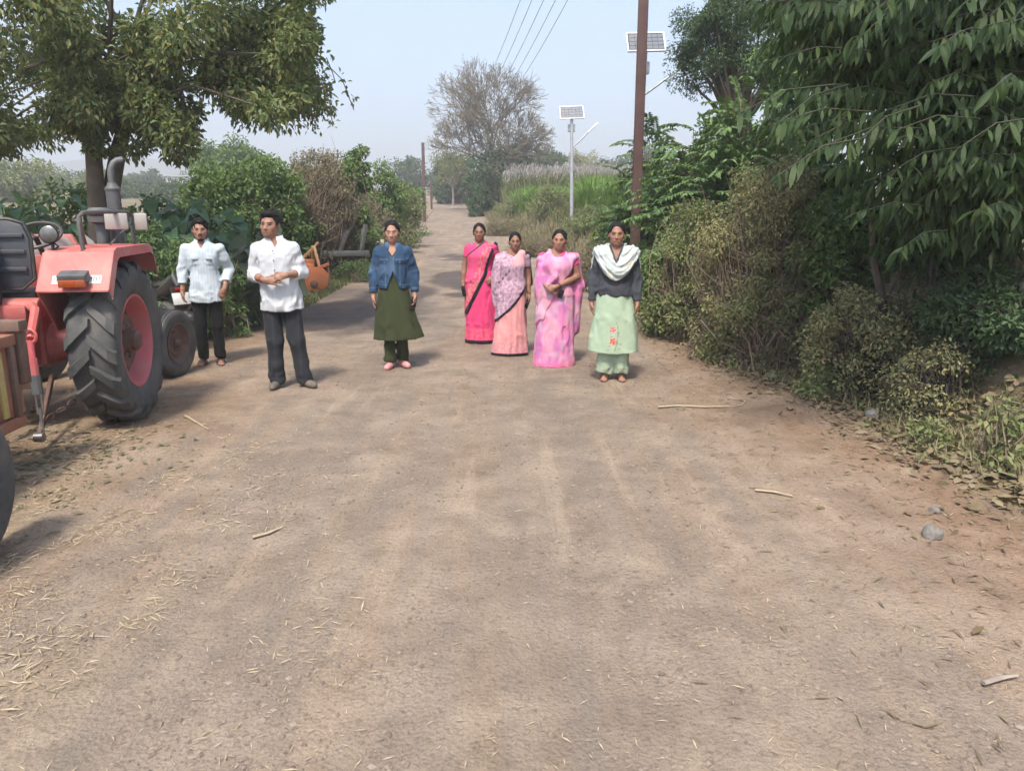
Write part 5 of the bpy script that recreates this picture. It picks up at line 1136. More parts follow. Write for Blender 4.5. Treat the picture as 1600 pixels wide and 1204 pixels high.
# ------------------------------------------------------------------ people: signed-distance bodies and clothes, meshed with surface nets
def surf_nets(F, ax, ay, az):
    S = F < 0
    c = np.zeros(np.array(F.shape)-1, np.int8)
    for i in (0, 1):
        for j in (0, 1):
            for k in (0, 1):
                c += S[i:i+c.shape[0], j:j+c.shape[1], k:k+c.shape[2]]
    act = np.argwhere((c > 0) & (c < 8))
    ids = np.full(c.shape, -1, np.int64); ids[tuple(act.T)] = np.arange(len(act))
    pos = np.zeros((len(act), 3)); cnt = np.zeros(len(act))
    C = [(i, j, k) for i in (0, 1) for j in (0, 1) for k in (0, 1)]
    for a in C:
        for d in range(3):
            if a[d]: continue
            b = list(a); b[d] = 1
            pa = act+np.array(a); pb = act+np.array(b)
            fa = F[tuple(pa.T)]; fb = F[tuple(pb.T)]
            m = (fa < 0) != (fb < 0)
            t = np.where(m, fa/np.where(m, fa-fb, 1), 0)
            XA = np.stack([ax[pa[:, 0]], ay[pa[:, 1]], az[pa[:, 2]]], 1); XB = np.stack([ax[pb[:, 0]], ay[pb[:, 1]], az[pb[:, 2]]], 1)
            pos += np.where(m[:, None], XA+(XB-XA)*t[:, None], 0); cnt += m
    pos /= cnt[:, None]
    quads = []
    for d in range(3):
        sl0 = [slice(None)]*3; sl1 = [slice(None)]*3; sl0[d] = slice(0, -1); sl1[d] = slice(1, None)
        e = np.argwhere(S[tuple(sl0)] != S[tuple(sl1)])
        u, v = [q for q in range(3) if q != d]
        ok = (e[:, u] > 0) & (e[:, v] > 0) & (e[:, u] < F.shape[u]-1) & (e[:, v] < F.shape[v]-1)
        e = e[ok]
        def cell(du, dv):
            p = e.copy(); p[:, u] -= du; p[:, v] -= dv; return ids[tuple(p.T)]
        Q = np.stack([cell(1, 1), cell(0, 1), cell(0, 0), cell(1, 0)], 1)
        neg = S[tuple(e.T)]
        flip = neg if d != 1 else ~neg
        Q = np.where(flip[:, None], Q, Q[:, ::-1])
        quads.append(Q)
    return pos, np.concatenate(quads)

def ax_non(lo, hi, coarse, fine=()):
    out = [lo]; t = lo
    while t < hi:
        st = coarse
        for a, b, f in fine:
            if a <= t < b: st = min(st, f)
        t += st; out.append(t)
    return np.array(out)

class Field:
    def __init__(s, ax, ay, az):
        s.ax, s.ay, s.az = ax, ay, az; s.F = np.full((len(ax), len(ay), len(az)), .3, np.float32)
    def _sl(s, lo, hi):
        r = []
        for a, l, h in zip((s.ax, s.ay, s.az), lo, hi):
            i0 = max(0, np.searchsorted(a, l)-1); i1 = min(len(a), np.searchsorted(a, h)+1)
            r.append(slice(i0, max(i1, i0+1)))
        return tuple(r)
    def _grid(s, sl): return s.ax[sl[0]][:, None, None], s.ay[sl[1]][None, :, None], s.az[sl[2]][None, None, :]
    def put(s, fn, lo, hi, k=.01, mode='add', pad=.05):
        sl = s._sl(np.array(lo)-pad-k, np.array(hi)+pad+k); X, Y, Z = s._grid(sl)
        b = fn(X, Y, Z); a = s.F[sl]
        if mode == 'add':
            h = np.clip(.5+.5*(b-a)/k, 0, 1); r = b+(a-b)*h-k*h*(1-h)
        elif mode == 'sub':
            b = -b; h = np.clip(.5-.5*(b-a)/k, 0, 1); r = b+(a-b)*h+k*h*(1-h)
        else:
            r = np.maximum(a, b)
        s.F[sl] = r
    def cone(s, p0, p1, r0, r1, k=.01, mode='add'):
        p0 = np.array(p0, float); p1 = np.array(p1, float); d = p1-p0; L2 = max(d@d, 1e-9); r = max(r0, r1)
        def fn(X, Y, Z):
            t = np.clip(((X-p0[0])*d[0]+(Y-p0[1])*d[1]+(Z-p0[2])*d[2])/L2, 0, 1)
            return np.sqrt((X-p0[0]-t*d[0])**2+(Y-p0[1]-t*d[1])**2+(Z-p0[2]-t*d[2])**2)-(r0+(r1-r0)*t)
        s.put(fn, np.minimum(p0, p1)-r, np.maximum(p0, p1)+r, k, mode)
    def chain(s, pts, rs, k=.01):
        for i in range(len(pts)-1): s.cone(pts[i], pts[i+1], rs[i], rs[i+1], k)
    def ell(s, c, r, k=.01, mode='add', Rm=None):
        c = np.array(c, float); r = np.array(r if not np.isscalar(r) else (r,)*3, float); q = max(r)
        def fn(X, Y, Z):
            x, y, z = X-c[0], Y-c[1], Z-c[2]
            if Rm is not None:
                x, y, z = (Rm[0][0]*x+Rm[1][0]*y+Rm[2][0]*z, Rm[0][1]*x+Rm[1][1]*y+Rm[2][1]*z, Rm[0][2]*x+Rm[1][2]*y+Rm[2][2]*z)
            k0 = np.sqrt((x/r[0])**2+(y/r[1])**2+(z/r[2])**2); k1 = np.sqrt((x/r[0]**2)**2+(y/r[1]**2)**2+(z/r[2]**2)**2)
            return k0*(k0-1)/np.maximum(k1, 1e-6)
        s.put(fn, c-q, c+q, k, mode)
    def loft(s, knots, k=.02, mod=None, p=2.3, mode='add'):
        """knots rows: z, half width, half depth, centre x, centre y; mod(theta, z) scales the radius"""
        K = np.array([tuple(q)+(0,)*(5-len(q)) for q in knots], float); z0, z1 = K[0, 0], K[-1, 0]
        zz = np.linspace(z0, z1, 160); w = max(3, int(160*.05/(z1-z0)))
        def sm(col):
            v = np.interp(zz, K[:, 0], K[:, col]); e = np.pad(v, w, mode='edge'); ker = np.hanning(2*w+3)[1:-1]; ker /= ker.sum()
            return np.convolve(e, ker, 'valid')
        T = [sm(i) for i in (1, 2, 3, 4)]
        def fn(X, Y, Z):
            a, b, cx, cy_ = [np.interp(Z, zz, q) for q in T]
            x, y = X-cx, Y-cy_
            rr = (np.abs(x/a)**p+np.abs(y/b)**p)**(1/p)
            if mod is not None: rr = rr/mod(np.arctan2(x/a, -y/b), Z)
            d = (rr-1)*np.minimum(a, b)
            return np.maximum(np.maximum(d, z0-Z), Z-z1)
        A = max(K[:, 1])+max(abs(K[:, 3])); B = max(K[:, 2])+max(abs(K[:, 4]))
        s.put(fn, (-A-.03, -B-.03, z0), (A+.03, B+.03, z1), k, mode)
    def clip(s, fn): # keep where fn < 0
        X, Y, Z = s._grid((slice(None),)*3); s.F = np.maximum(s.F, fn(X, Y, Z).astype(np.float32))
    def folds(s, amp, freq=(9, 9, 4), seed=1, region=None, ridged=True):
        m = np.abs(s.F) < .035; idx = np.argwhere(m)
        P = np.stack([s.ax[idx[:, 0]], s.ay[idx[:, 1]], s.az[idx[:, 2]]], 1)
        Q = P*np.array(freq)
        Wp = 1.6*np.stack([vnoise(P, 5, seed+5), vnoise(P, 5, seed+6), vnoise(P, 5, seed+7)], 1)
        n = vnoise(Q+Wp, 1.0, seed)
        if ridged:
            n2_ = vnoise(Q*2.1+Wp, 1.0, seed+1)
            n = np.abs(n-.5)*2-.55+.5*(np.abs(n2_-.5)*2-.5); n = n*FOLD
        else: n = (n-.5)*2
        a = amp if region is None else amp*region(P[:, 0], P[:, 1], P[:, 2])
        s.F[m] += (n*a).astype(np.float32)
    def mesh(s, name, mat, parent, color, smooth_it=1):
        P, Q = surf_nets(s.F, s.ax, s.ay, s.az)
        # light relaxation
        for _ in range(smooth_it):
            acc = np.zeros_like(P); cn = np.zeros(len(P))
            for a in range(4):
                b = (a+1) % 4
                np.add.at(acc, Q[:, a], P[Q[:, b]]); np.add.at(cn, Q[:, a], 1)
                np.add.at(acc, Q[:, b], P[Q[:, a]]); np.add.at(cn, Q[:, b], 1)
            P = P*.5+.5*acc/np.maximum(cn, 1)[:, None]
        c = color(P) if callable(color) else np.tile(np.array(color, float), (len(P), 1))
        return mesh_np(name, P, Q, mat, parent, True, None, c)

HEADC = 1.578            # eye height of the 1.70 m figure
HS = 1.10                # head size
FOLD = 2.1               # depth of cloth folds
def rotm(yaw=0, tilt=0, nod=0):
    return np.array(Matrix.Rotation(yaw, 3, 'Z') @ Matrix.Rotation(tilt, 3, 'Y') @ Matrix.Rotation(nod, 3, 'X'))
class Head:
    def __init__(s, c=(0, -.005, HEADC), yaw=0, tilt=0, nod=0, w=1.0, jaw=1.0):
        s.c = np.array(c, float); s.R = rotm(yaw, tilt, nod); s.w, s.jaw = w, jaw
    def p(s, x, y, z): return s.c+s.R@(np.array([x*s.w, y, z])*HS)
    def loc(s, P):
        q = (P-s.c)@s.R/HS; q[:, 0] /= s.w; return q
    def add(s, f):
        e = lambda x, y, z, r, k, mode='add': f.ell(s.p(x, y, z), np.array((r[0]*s.w, r[1], r[2]) if not np.isscalar(r) else (r,)*3)*HS, k, mode, s.R)
        c = lambda a, b, r0, r1, k: f.cone(s.p(*a), s.p(*b), r0*HS, r1*HS, k)
        e(0, .014, .028, (.073, .090, .085), .02); e(0, -.022, -.028, (.061, .064, .083), .03)
        e(0, -.047, -.086, (.030*s.jaw, .037, .026), .03); e(0, -.046, -.060, (.034, .038, .034), .03)
        for q in (-1, 1):
            e(q*.040, -.050, -.024, (.022, .024, .022), .02); e(q*.034*s.jaw, -.014, -.070, (.021, .03, .026), .03)
            e(q*.074, .008, -.012, (.010, .018, .030), .006)
        c((-.028, -.074, .020), (.028, -.074, .020), .009, .009, .016)
        for q in (-1, 1): e(q*.031, -.094, .000, (.017, .009, .008), .012, 'sub')
        c((0, -.080, .006), (0, -.098, -.033), .0065, .0108, .014)
        for q in (-1, 1):
            e(q*.0115, -.089, -.037, .0078, .008)
        e(0, -.083, -.060, (.024, .012, .006), .005); e(0, -.081, -.070, (.020, .012, .0065), .005)
        f.ell(s.p(0, -.097, -.0645), (.022*s.w, .009, .0016), .003, 'sub', s.R)
        f.cone(s.p(0, .012, -.07), (s.c[0]*.2, .012, 1.43), .052*s.w, .060, .03)
    def paint(s, P, col, skin, lip=(.28, .09, .08), brow=.013, eyes=True):
        q = s.loc(P); x, y, z = q[:, 0], q[:, 1], q[:, 2]; f = (y < -.03) & (np.abs(z) < .13) & (np.abs(x) < .09)
        skin = np.array(skin)
        def set_(m, c, a=1.0): col[m] = col[m]*(1-a)+np.array(c)*a
        set_(f & (np.abs(z+.065) < .0085) & (np.abs(x) < .023-.35*np.abs(z+.065)), lip, .75)
        set_(f & (np.abs(z+.0645) < .0022) & (np.abs(x) < .022), (.06, .02, .02), .8)
        bz = .019-.16*np.abs(np.abs(x)-.030)
        set_(f & (np.abs(z-bz) < brow*.36) & (np.abs(np.abs(x)-.030) < .019), (.03, .02, .016), .75)
        if eyes:
            ex = np.abs(x)-.030
            set_(f & ((ex/.0130)**2+((z+.001)/.0045)**2 < 1), (.11, .08, .065))
            set_(f & ((ex/.0075)**2+((z+.001)/.0060)**2 < 1), (.012, .008, .007))
            set_(f & (np.abs(z-.0048+9*ex**2) < .0026) & (np.abs(ex) < .016), (.02, .014, .012), .9); set_(f & (np.abs(z+.0062-6*ex**2) < .0016) & (np.abs(ex) < .014), skin*.45, .7)
        else:
            set_(f & (np.abs(z+.0062+8*(np.abs(np.abs(x)-.030))**2) < .0028) & (np.abs(np.abs(x)-.030) < .0155), (.02, .014, .012), .9)
        set_(f & (np.abs(z+.041) < .003) & (np.abs(np.abs(x)-.008) < .0035), (.03, .015, .012), .7)
        return col

def hand(f, W, d, n, t, curl=(.35, .5), size=1.0, spread=0.0):
    """palm, four unequal bent fingers and a thumb; d fingers, n palm side, t thumb side"""
    W = np.array(W, float); d = unit(d); n = unit(np.array(n)-d*np.dot(n, d)); t0 = np.cross(n, d); t = t0*np.sign(np.dot(t0, t))
    s = size; Rm = np.stack([d, t, n], 1)
    f.ell(W+d*.050*s, (.056*s, .039*s, .016*s), .012, 'add', Rm)
    f.cone(W-d*.01, W+d*.03*s, .025*s, .027*s, .015)
    for off, L in ((.031, .066), (.0105, .074), (-.0105, .069), (-.030, .054)):
        b = W+d*.082*s+t*off*s; a1, a2 = curl
        ds = unit(d+t*off*spread*10)
        d1 = ds*math.cos(a1)+n*math.sin(a1); d2 = ds*math.cos(a1+a2)+n*math.sin(a1+a2)
        m = b+d1*L*.52*s; e = m+d2*L*.5*s
        f.cone(b-d*.015, m, .0090*s, .0080*s, .006); f.cone(m, e, .0080*s, .0066*s, .004)
    b = W+d*.025*s+t*.026*s; m = b+unit(d*.75+t*.55+n*.35)*.045*s; e = m+unit(d*.95+t*.05+n*.35)*.032*s
    f.cone(b, m, .0125*s, .0095*s, .012); f.cone(m, e, .0095*s, .0075*s, .004)

def body_field(head, arms, legs, lo=(-.42, -.34), hi=(.42, .26), torso=1.0, fat=1.0, hands_fine=((.55, 1.0),), feet='bare'):
    ax = ax_non(lo[0], hi[0], .0082, [(-.10, .10, .0056)]); ay = ax_non(lo[1], hi[1], .0080, [(-.13, -.03, .0052)])
    az = ax_non(-.01, 1.74, .015, [(-.02, .10, .009), (1.44, 1.72, .0047)]+[(a, b, .0065) for a, b in hands_fine])
    f = Field(ax, ay, az)
    w = torso
    f.loft([(.80, .12*w, .085), (.92, .150*w, .095), (1.05, .128*w, .085), (1.20, .140*w, .098), (1.32, .152*w, .095), (1.375, .140*w, .078), (1.42, .085, .062), (1.46, .05, .05)], .03)
    for A in arms:
        S, E, Wp = [np.array(q, float) for q in A['j']]
        f.chain([S, S*.55+E*.45, E, E*.55+Wp*.45, Wp], [.049*fat, .044*fat, .036*fat, .035*fat, .0235], .02)
        hand(f, Wp, A['d'], A['n'], A['t'], A.get('curl', (.35, .5)), A.get('size', 1.0), A.get('spread', 0))
    for (H, Kn, An, toe) in legs:
        H, Kn, An = [np.array(q, float) for q in (H, Kn, An)]; dr = np.array([math.sin(toe), -math.cos(toe), 0])
        f.chain([H, Kn, Kn*.6+An*.4+np.array([0, .012, 0]), An], [.078, .050, .048, .032], .02)
        if feet == 'bare':
            b = An+np.array([0, 0, -.045])
            f.cone(b-dr*.03, b+dr*.10+np.array([0, 0, -.008]), .030, .026, .02)
            sd_ = np.array([dr[1], -dr[0], 0])
            for i, o in enumerate((-.028, -.014, 0, .013, .025)):
                f.cone(b+dr*.10+sd_*o+np.array([0, 0, -.016]), b+dr*(.155-.008*abs(i-1))+sd_*o*1.1+np.array([0, 0, -.024]), .013, .010, .006)
    head.add(f)
    return f
def skin_mesh(f, head, skin, parent, **kw):
    def color(P):
        col = np.tile(np.array(skin, float), (len(P), 1))
        col *= (.92+.16*vnoise(P, 14, 3))[:, None]
        return head.paint(P, col, skin, **kw)
    return f.mesh('body', MAT['skin'], parent, color)
def hair_field(head, female=True, bun=True, loose=0.0, fuzz=.004, low=0.0, part=True):
    c = head.c
    f = Field(ax_non(c[0]-.15, c[0]+.15, .0065), ax_non(c[1]-.16, c[1]+.19, .007), ax_non(c[2]-.21, c[2]+.16, .0065))
    e = lambda x, y, z, r, k, mode='add': f.ell(head.p(x, y, z), np.array((r[0]*head.w, r[1], r[2]) if not np.isscalar(r) else (r,)*3)*HS, k, mode, head.R)
    if female:
        e(0, .020, .032, (.079, .096, .088), .01)
        e(0, .050, -.015, (.060, .052, .055), .03)
        if bun: e(0, .115, -.02, (.042, .035, .042), .02)
        for q in (-1, 1):
            e(q*.071, .018, -.004-low, (.012+loose, .027, .040+loose), .012)
        f.folds(fuzz*.5, (60, 20, 30), 4, None)
        e(0, -.098, -.022, (.0655, .078, .108), .010, 'sub')
        for q in (-1, 1): e(q*.082, -.034, -.035, (.026, .036, .060), .006, 'sub')
        f.folds(.0035, (70, 70, 25), 14, None, False)
        if part: f.cone(head.p(0, -.08, .105), head.p(0, .03, .126), .004, .004, .006, 'sub')
    else:
        e(0, .020, .040, (.080, .096, .088), .01)
        e(0, -.030, .088, (.062, .055, .030), .02)
        for q in (-1, 1): e(q*.071, -.020, .012, (.008, .016, .030), .008)
        f.folds(fuzz, (55, 55, 40), 9, None, False)
        e(0, -.105, -.045, (.070, .080, .118), .006, 'sub')
        e(0, .02, -.105, (.11, .12, .075), .008, 'sub')
        for q in (-1, 1): e(q*.085, -.005, -.022, (.020, .032, .030), .006, 'sub')
    return f
def garment_axes(lo, hi, st=.0105): return Field(ax_non(lo[0], hi[0], st), ax_non(lo[1], hi[1], st), ax_non(lo[2], hi[2], st))

def lerp(a, b, t): return np.array(a)*(1-t)+np.array(b)*t
def colmix(base, c, m):
    m = np.clip(m, 0, 1)[:, None]; return base*(1-m)+np.array(c)*m

def shoe(name, mat, parent, An, toe, L=.13, sole=None, up=.05):
    f = garment_axes((An[0]-.17, An[1]-.24, -.005), (An[0]+.17, An[1]+.14, .14), .006)
    dr = np.array([math.sin(toe), -math.cos(toe), 0]); b = np.array([An[0], An[1], 0.0])
    f.cone(b-dr*.04+[0, 0, .045], b+dr*L+[0, 0, .034], .040, .034, .01); f.cone(b+dr*L*.5+[0, 0, .035], b+dr*(L+.02)+[0, 0, .030], .040, .030, .02)
    f.cone(b+[0, 0, .06], b+[0, 0, .06+up*.5], .038, .034, .02)
    f.clip(lambda X, Y, Z: .004-Z+0*X+0*Y)
    return f.mesh(name, mat, parent, (1, 1, 1))
def sandal(parent, An, toe):
    dr = np.array([math.sin(toe), -math.cos(toe), 0]); sd_ = np.array([dr[1], -dr[0], 0]); b = np.array([An[0], An[1], 0])
    m = MB(); poly = []
    for k in range(20):
        t = 2*math.pi*k/20; poly.append((.042*math.cos(t)*(1.05 if math.sin(t) < 0 else .95), .055+.115*math.sin(t)))
    m.prism(poly, (0, 0, .016), b+[0, 0, .001], -sd_, dr)
    o = m.build('sandal', MAT['sandal'], parent, True, 40)
    s = MB()
    for q, w in ((.085, .047), (.02, .050)):
        s.tube([b+dr*q+sd_*w*math.cos(a)+np.array([0, 0, .010+.060*math.sin(a)*(1 if q > .05 else 1.25)]) for a in np.linspace(0, math.pi, 9)], .011, 6, True, .4)
    s.build('strap', MAT['sandal'], o)
    return o
def phone_thing(label, parent_m, loc, R, size=(.072, .010, .15)):
    o = MB().box((0, 0, 0), size).build('mobile_phone', MAT['phone'], None, True, 35, .004)
    o.matrix_world = parent_m @ (Matrix.Translation(loc) @ Matrix(R).to_4x4())
    c = MB().box((size[0]*.25, size[1]*.62, size[2]*.35), (.02, .003, .03)).build('camera_bump', MAT['black'], o, True, 35, .001)
    return tag(o, label, 'phone', 'mobile phones held by the women')
def bangle(name, W, d, r, mat, parent, th=.0035, n=1):
    d, a, b = frame(d); W = np.array(W, float)
    for i in range(n):
        m = MB(); c = W+d*i*.011
        m.tube([c+(a*math.cos(t)+b*math.sin(t))*r for t in np.linspace(0, 2*math.pi, 17)], th, 6, False)
        m.build(name, mat, parent)

def person_root(label, px, py, top, yaw=0.0, nominal=1.70):
    g = on_ground(px, py); u, f, d = ray(px, top)
    h = CAM_H-d*g[1]/f-g[2]
    o = thing('person', label, 'person', g, yaw, 'people standing across the road', h/nominal)
    o['_h'] = 0; del o['_h']
    print('PERSON', label[:30], 'pos', g.round(2), 'height', round(h, 2))
    m = Matrix.Translation(Vector(g)) @ Matrix.Rotation(yaw, 4, 'Z') @ Matrix.Scale(h/nominal, 4)
    return o, m
SK_M = (.29, .15, .10)

# relaxed arm hanging at the side; q = +1 is image right
def arm_down(q, x=.215, y=0.0, elbow=(.235, .03, 1.12), wrist=(.24, -.045, .87), sh=1.362, **kw):
    d = dict(j=[(q*(x-.035), y+.005, sh), (q*elbow[0], elbow[1], elbow[2]), (q*wrist[0], wrist[1], wrist[2])], d=(q*.02, -.08, -1), n=(-q, 0, 0), t=(0, -1, 0), curl=(.25, .35))
    d.update(kw); return d
def legs_std(fx=.10, toe=.18, fy=0.0): return [((-.085, 0, .88), (-(fx*.95), -.01, .47), (-fx, .02+fy, .085), -toe), ((.085, 0, .88), (fx*.95, -.01, .47), (fx, .02-fy, .085), toe)]

def trousers(parent, legs, color, name='trousers', hem=.055, r=(.098, .078, .068), waist=(.152, .104), fold=.006, seed=3, top=.96, hemr=None):
    xx = max(abs(l[2][0]) for l in legs)+.14
    f = garment_axes((-max(xx, .24), -.24, hem-.01), (max(xx, .24), .22, top+.02), .0125)
    f.loft([(.80, waist[0]*.98, waist[1]), (.90, waist[0]*1.02, waist[1]*1.02), (top, waist[0], waist[1]*.95)], .03)
    for H, Kn, An, toe in legs:
        H, Kn, An = [np.array(q, float) for q in (H, Kn, An)]
        b = An.copy(); b[2] = hem
        f.chain([H, Kn, Kn*.45+b*.55, b], [r[0], r[1], (r[1]+r[2])/2, hemr or r[2]], .025)
    f.folds(fold, (14, 14, 8), seed, lambda x, y, z: .35+1.2*np.exp(-((z-hem-.05)/.10)**2)+.9*np.exp(-((z-.5)/.10)**2)+.8*np.exp(-((z-.84)/.07)**2))
    f.clip(lambda X, Y, Z: hem+.012*np.sin(X*30+Y*22)-Z+0*Y)
    return f.mesh(name, MAT['cloth'], parent, color)
def shirt(parent, arms, color, hem=.80, cuff=.55, knots=None, seed=8, vneck=(1.345, .40), rs=(.074, .062, .050), fold=.009, name='shirt', hemf=None, fx=.40, extra=None, yr=(-.30, .24), st=.0098, mat='cloth', slim=1.0):
    knots = knots or [(hem-.03, .194, .146), (.95, .174, .130), (1.10, .154, .112), (1.25, .164, .118), (1.34, .180, .108), (1.395, .164, .086), (1.43, .108, .070), (1.455, .072, .062), (1.475, .062, .060)]
    f = garment_axes((-fx, yr[0], hem-.06), (fx, yr[1], 1.50), st)
    if slim != 1: knots = [(k[0], k[1]*slim, k[2]*slim)+tuple(k[3:]) if k[0] < 1.42 else k for k in knots]
    f.loft(knots, .03)
    ends = []; fs = Field(f.ax, f.ay, f.az)
    for A in arms:
        S, E, Wp = [np.array(q, float) for q in A['j']]
        c = A.get('cuff', cuff); e = E*(1-c)+Wp*c; g = Field(f.ax, f.ay, f.az)
        g.chain([S, S*.5+E*.5, E, e], [rs[0], (rs[0]+rs[1])/2, rs[1], rs[2]], .02)
        dd = unit(e-E)
        g.clip(lambda X, Y, Z: np.where((X-e[0])**2+(Y-e[1])**2+(Z-e[2])**2 < .09**2, (X-e[0])*dd[0]+(Y-e[1])*dd[1]+(Z-e[2])*dd[2], -1.0))
        fs.F = np.minimum(fs.F, g.F); ends.append((S, E, e))
    def reg(x, y, z):
        r = .5+.8*np.exp(-((z-hem-.08)/.12)**2)
        for S, E, e in ends:
            r = r+1.1*np.exp(-((x-E[0])**2+(y-E[1])**2+(z-E[2])**2)/.09**2)+.6*np.exp(-((x-S[0])**2+(z-S[2]+.08)**2)/.08**2)
        return np.minimum(r, 1.8)
    if hemf is None: hemf = lambda X: hem+.5*X*X
    f.clip(lambda X, Y, Z: hemf(X)-Z+0*Y)
    h = np.clip(.5+.5*(fs.F-f.F)/.032, 0, 1); f.F = fs.F+(f.F-fs.F)*h-.032*h*(1-h)
    f.folds(fold, (15, 15, 9), seed, reg)
    if vneck: f.clip(lambda X, Y, Z: np.where((Y < -.01), np.minimum((Z-vneck[0])*vneck[1]-np.abs(X), .03), -1.0))
    if extra: extra(f)
    return f.mesh(name, MAT[mat], parent, color)
def collar(parent, color, z=1.445, r=.070, h=.04, mat='cloth', spread=.055, drop=.055):
    o = None
    for q in (-1, 1):
        V = []; F = []; n = 12
        for i in range(n+1):
            a = math.pi-(math.pi-.42)*i/n          # from the nape round to the throat
            x, y = q*math.sin(a)*r*1.02, .010-math.cos(a)*r
            t = i/n
            V.append((x, y, z+h*(1-.55*t*t))); V.append((x*1.10, y*1.10-.004*t, z+h*(1-.55*t*t)+.002)); V.append((x*(1.22+.25*t), y*1.20-.012*t-.004, z-.004-drop*t**2))
        for i in range(n):
            for k in range(2): a = i*3+k; F.append((a, a+1, a+4, a+3) if q > 0 else (a, a+3, a+4, a+1))
        o = mesh_np('collar', V, F, MAT[mat], parent, True, None, np.tile(np.array(color), (len(V), 1)))
        sm = o.modifiers.new('thick', 'SOLIDIFY'); sm.thickness = .004; sm.offset = 1
    return o
def vcol(P, c, amt=.06, f=30, seed=2):
    return np.tile(np.array(c, float), (len(P), 1))*(1-amt+2*amt*vnoise(P, f, seed))[:, None]

# ---- man in the pale striped shirt, one thumb hooked in his pocket
o, m = person_root('man in pale blue striped shirt and black trousers beside the tractor, thumb in pocket', 332, 569, 342, .22)
hd = Head((-.005, -.012, HEADC), .12, 0, .03)
arms = [arm_down(-1, elbow=(.240, .03, 1.13), wrist=(.250, -.035, .885), t=(0, -1, 0), curl=(.35, .6)),
        dict(j=[(.185, .005, 1.362), (.258, .085, 1.12), (.215, -.085, .90)], d=(-.42, -.10, -.9), n=(-.2, .9, 0), t=(-1, 0, .1), curl=(.35, .5), cuff=.62)]
lg = legs_std(.095, .15)
skin_mesh(body_field(hd, arms, lg), hd, SK_M, o, brow=.017, lip=(.2, .07, .06))
hair_field(hd, False, fuzz=.010).mesh('hair', MAT['hair'], o, (1, 1, 1))
bf = Field(ax_non(-.10, .10, .0048), ax_non(-.15, .05, .0048), ax_non(1.40, 1.60, .0048))
for a, r in (((0, -.050, -.088), (.038, .042, .033)), ((.040, -.012, -.070), (.030, .044, .034)), ((-.040, -.012, -.070), (.030, .044, .034))): bf.ell(hd.p(*a), r, .02, 'add', hd.R)
bf.ell(hd.p(0, -.088, -.050), (.027, .012, .006), .004, 'add', hd.R)
bf.folds(.003, (70, 70, 70), 5, None, False)
bf.ell(hd.p(0, -.098, -.062), (.026, .018, .0095), .002, 'sub', hd.R); bf.ell(hd.p(0, -.085, -.012), (.05, .05, .036), .004, 'sub', hd.R)
bf.mesh('beard', MAT['hair'], o, (1, 1, 1))
def c1(P):
    c = vcol(P, (.50, .56, .595), .04)
    st = np.exp(-((np.mod(P[:, 0]+.5*np.abs(P[:, 1])*0, .032)-.016)/.0045)**2)*(np.abs(P[:, 0]) < .19)
    c = colmix(c, (.38, .46, .53), st*.7)
    c = colmix(c, (.42, .46, .5), .7*((np.abs(P[:, 0]-.002) < .0045) & (P[:, 1] < 0)))
    return c
def pk(f):
    for q, zc in ((-.085, 1.235), (.085, 1.235)):
        X, Y, Z = f._grid((slice(None),)*3)
        f.F -= np.where((np.abs(X-q) < .05) & (np.abs(Z-zc) < .058) & (Y < -.02) & (np.abs(f.F) < .03), .005, 0).astype(np.float32)
sh = shirt(o, arms, c1, .755, .66, extra=pk, vneck=(1.365, .5), rs=(.060, .053, .048), fold=.009, slim=.96)
collar(o, (.52, .58, .61))
for q, z in ((-.085, 1.262), (.085, 1.262)): MB().box((q, -.128, z), (.086, .006, .026)).build('pocket_flap', M_cloth('pale_cloth', tint=(.48, .54, .57)) if 'pale' not in MAT else MAT['pale'], sh, True, 35, .002)
MB().ell((.105, -.135, 1.235), (.007, .004, .012)).build('pen_clip', MAT['black'], sh)
trousers(o, lg, lambda P: vcol(P, (.012, .0115, .012)), hem=.070, r=(.090, .063, .055))
for l in lg: sandal(o, l[2], l[3])
bangle('wrist_thread', (-.250, -.03, .90), (0, .1, 1), .029, MAT['red_lens'], o, .004)

# ---- man in the white shirt, hands folded
o, m = person_root('man in plain white shirt and charcoal trousers standing nearest, hands folded at his waist', 447, 605, 330, .10)
hd = Head((-.045, -.012, HEADC), -.22, .06, .0, 1.03)
arms = [dict(j=[(-.185, .005, 1.358), (-.238, .035, 1.10), (-.09, -.215, 1.075)], d=(.9, -.12, -.10), n=(0, 1, -.25), t=(.1, 0, 1), curl=(.25, .45), cuff=.42),
        dict(j=[(.150, .005, 1.358), (.212, .045, 1.12), (.105, -.20, 1.115)], d=(-.85, -.25, -.12), n=(-.2, .8, -.5), t=(0, -.2, 1), curl=(.5, .7), cuff=.42)]
lg = [((-.085, 0, .88), (-.075, -.015, .47), (-.085, .01, .085), -.12), ((.085, 0, .88), (.135, -.01, .47), (.185, .03, .085), .75)]
skin_mesh(body_field(hd, arms, lg, lo=(-.42, -.36), hands_fine=((.98, 1.2),), feet='shoe'), hd, SK_M, o, brow=.015, lip=(.22, .08, .07))
hair_field(hd, False, fuzz=.007).mesh('hair', MAT['hair'], o, (1, 1, 1))
def c2(P):
    c = vcol(P, (.54, .56, .58), .03)
    return colmix(c, (.62, .65, .68), .6*((np.abs(P[:, 0]+.02) < .004) & (P[:, 1] < 0)))
kn = [(.74, .204, .152, .02), (.95, .188, .138, .012), (1.10, .168, .122, 0), (1.25, .176, .124, -.012), (1.34, .184, .110, -.018), (1.395, .166, .088, -.02), (1.43, .108, .070, -.02), (1.455, .074, .062, -.02), (1.475, .064, .060, -.02)]
sh = shirt(o, arms, c2, .77, .42, kn, 21, (1.36, .46), (.058, .053, .048), .009, slim=.95, yr=(-.34, .24))
cl = collar(o, (.55, .57, .59))
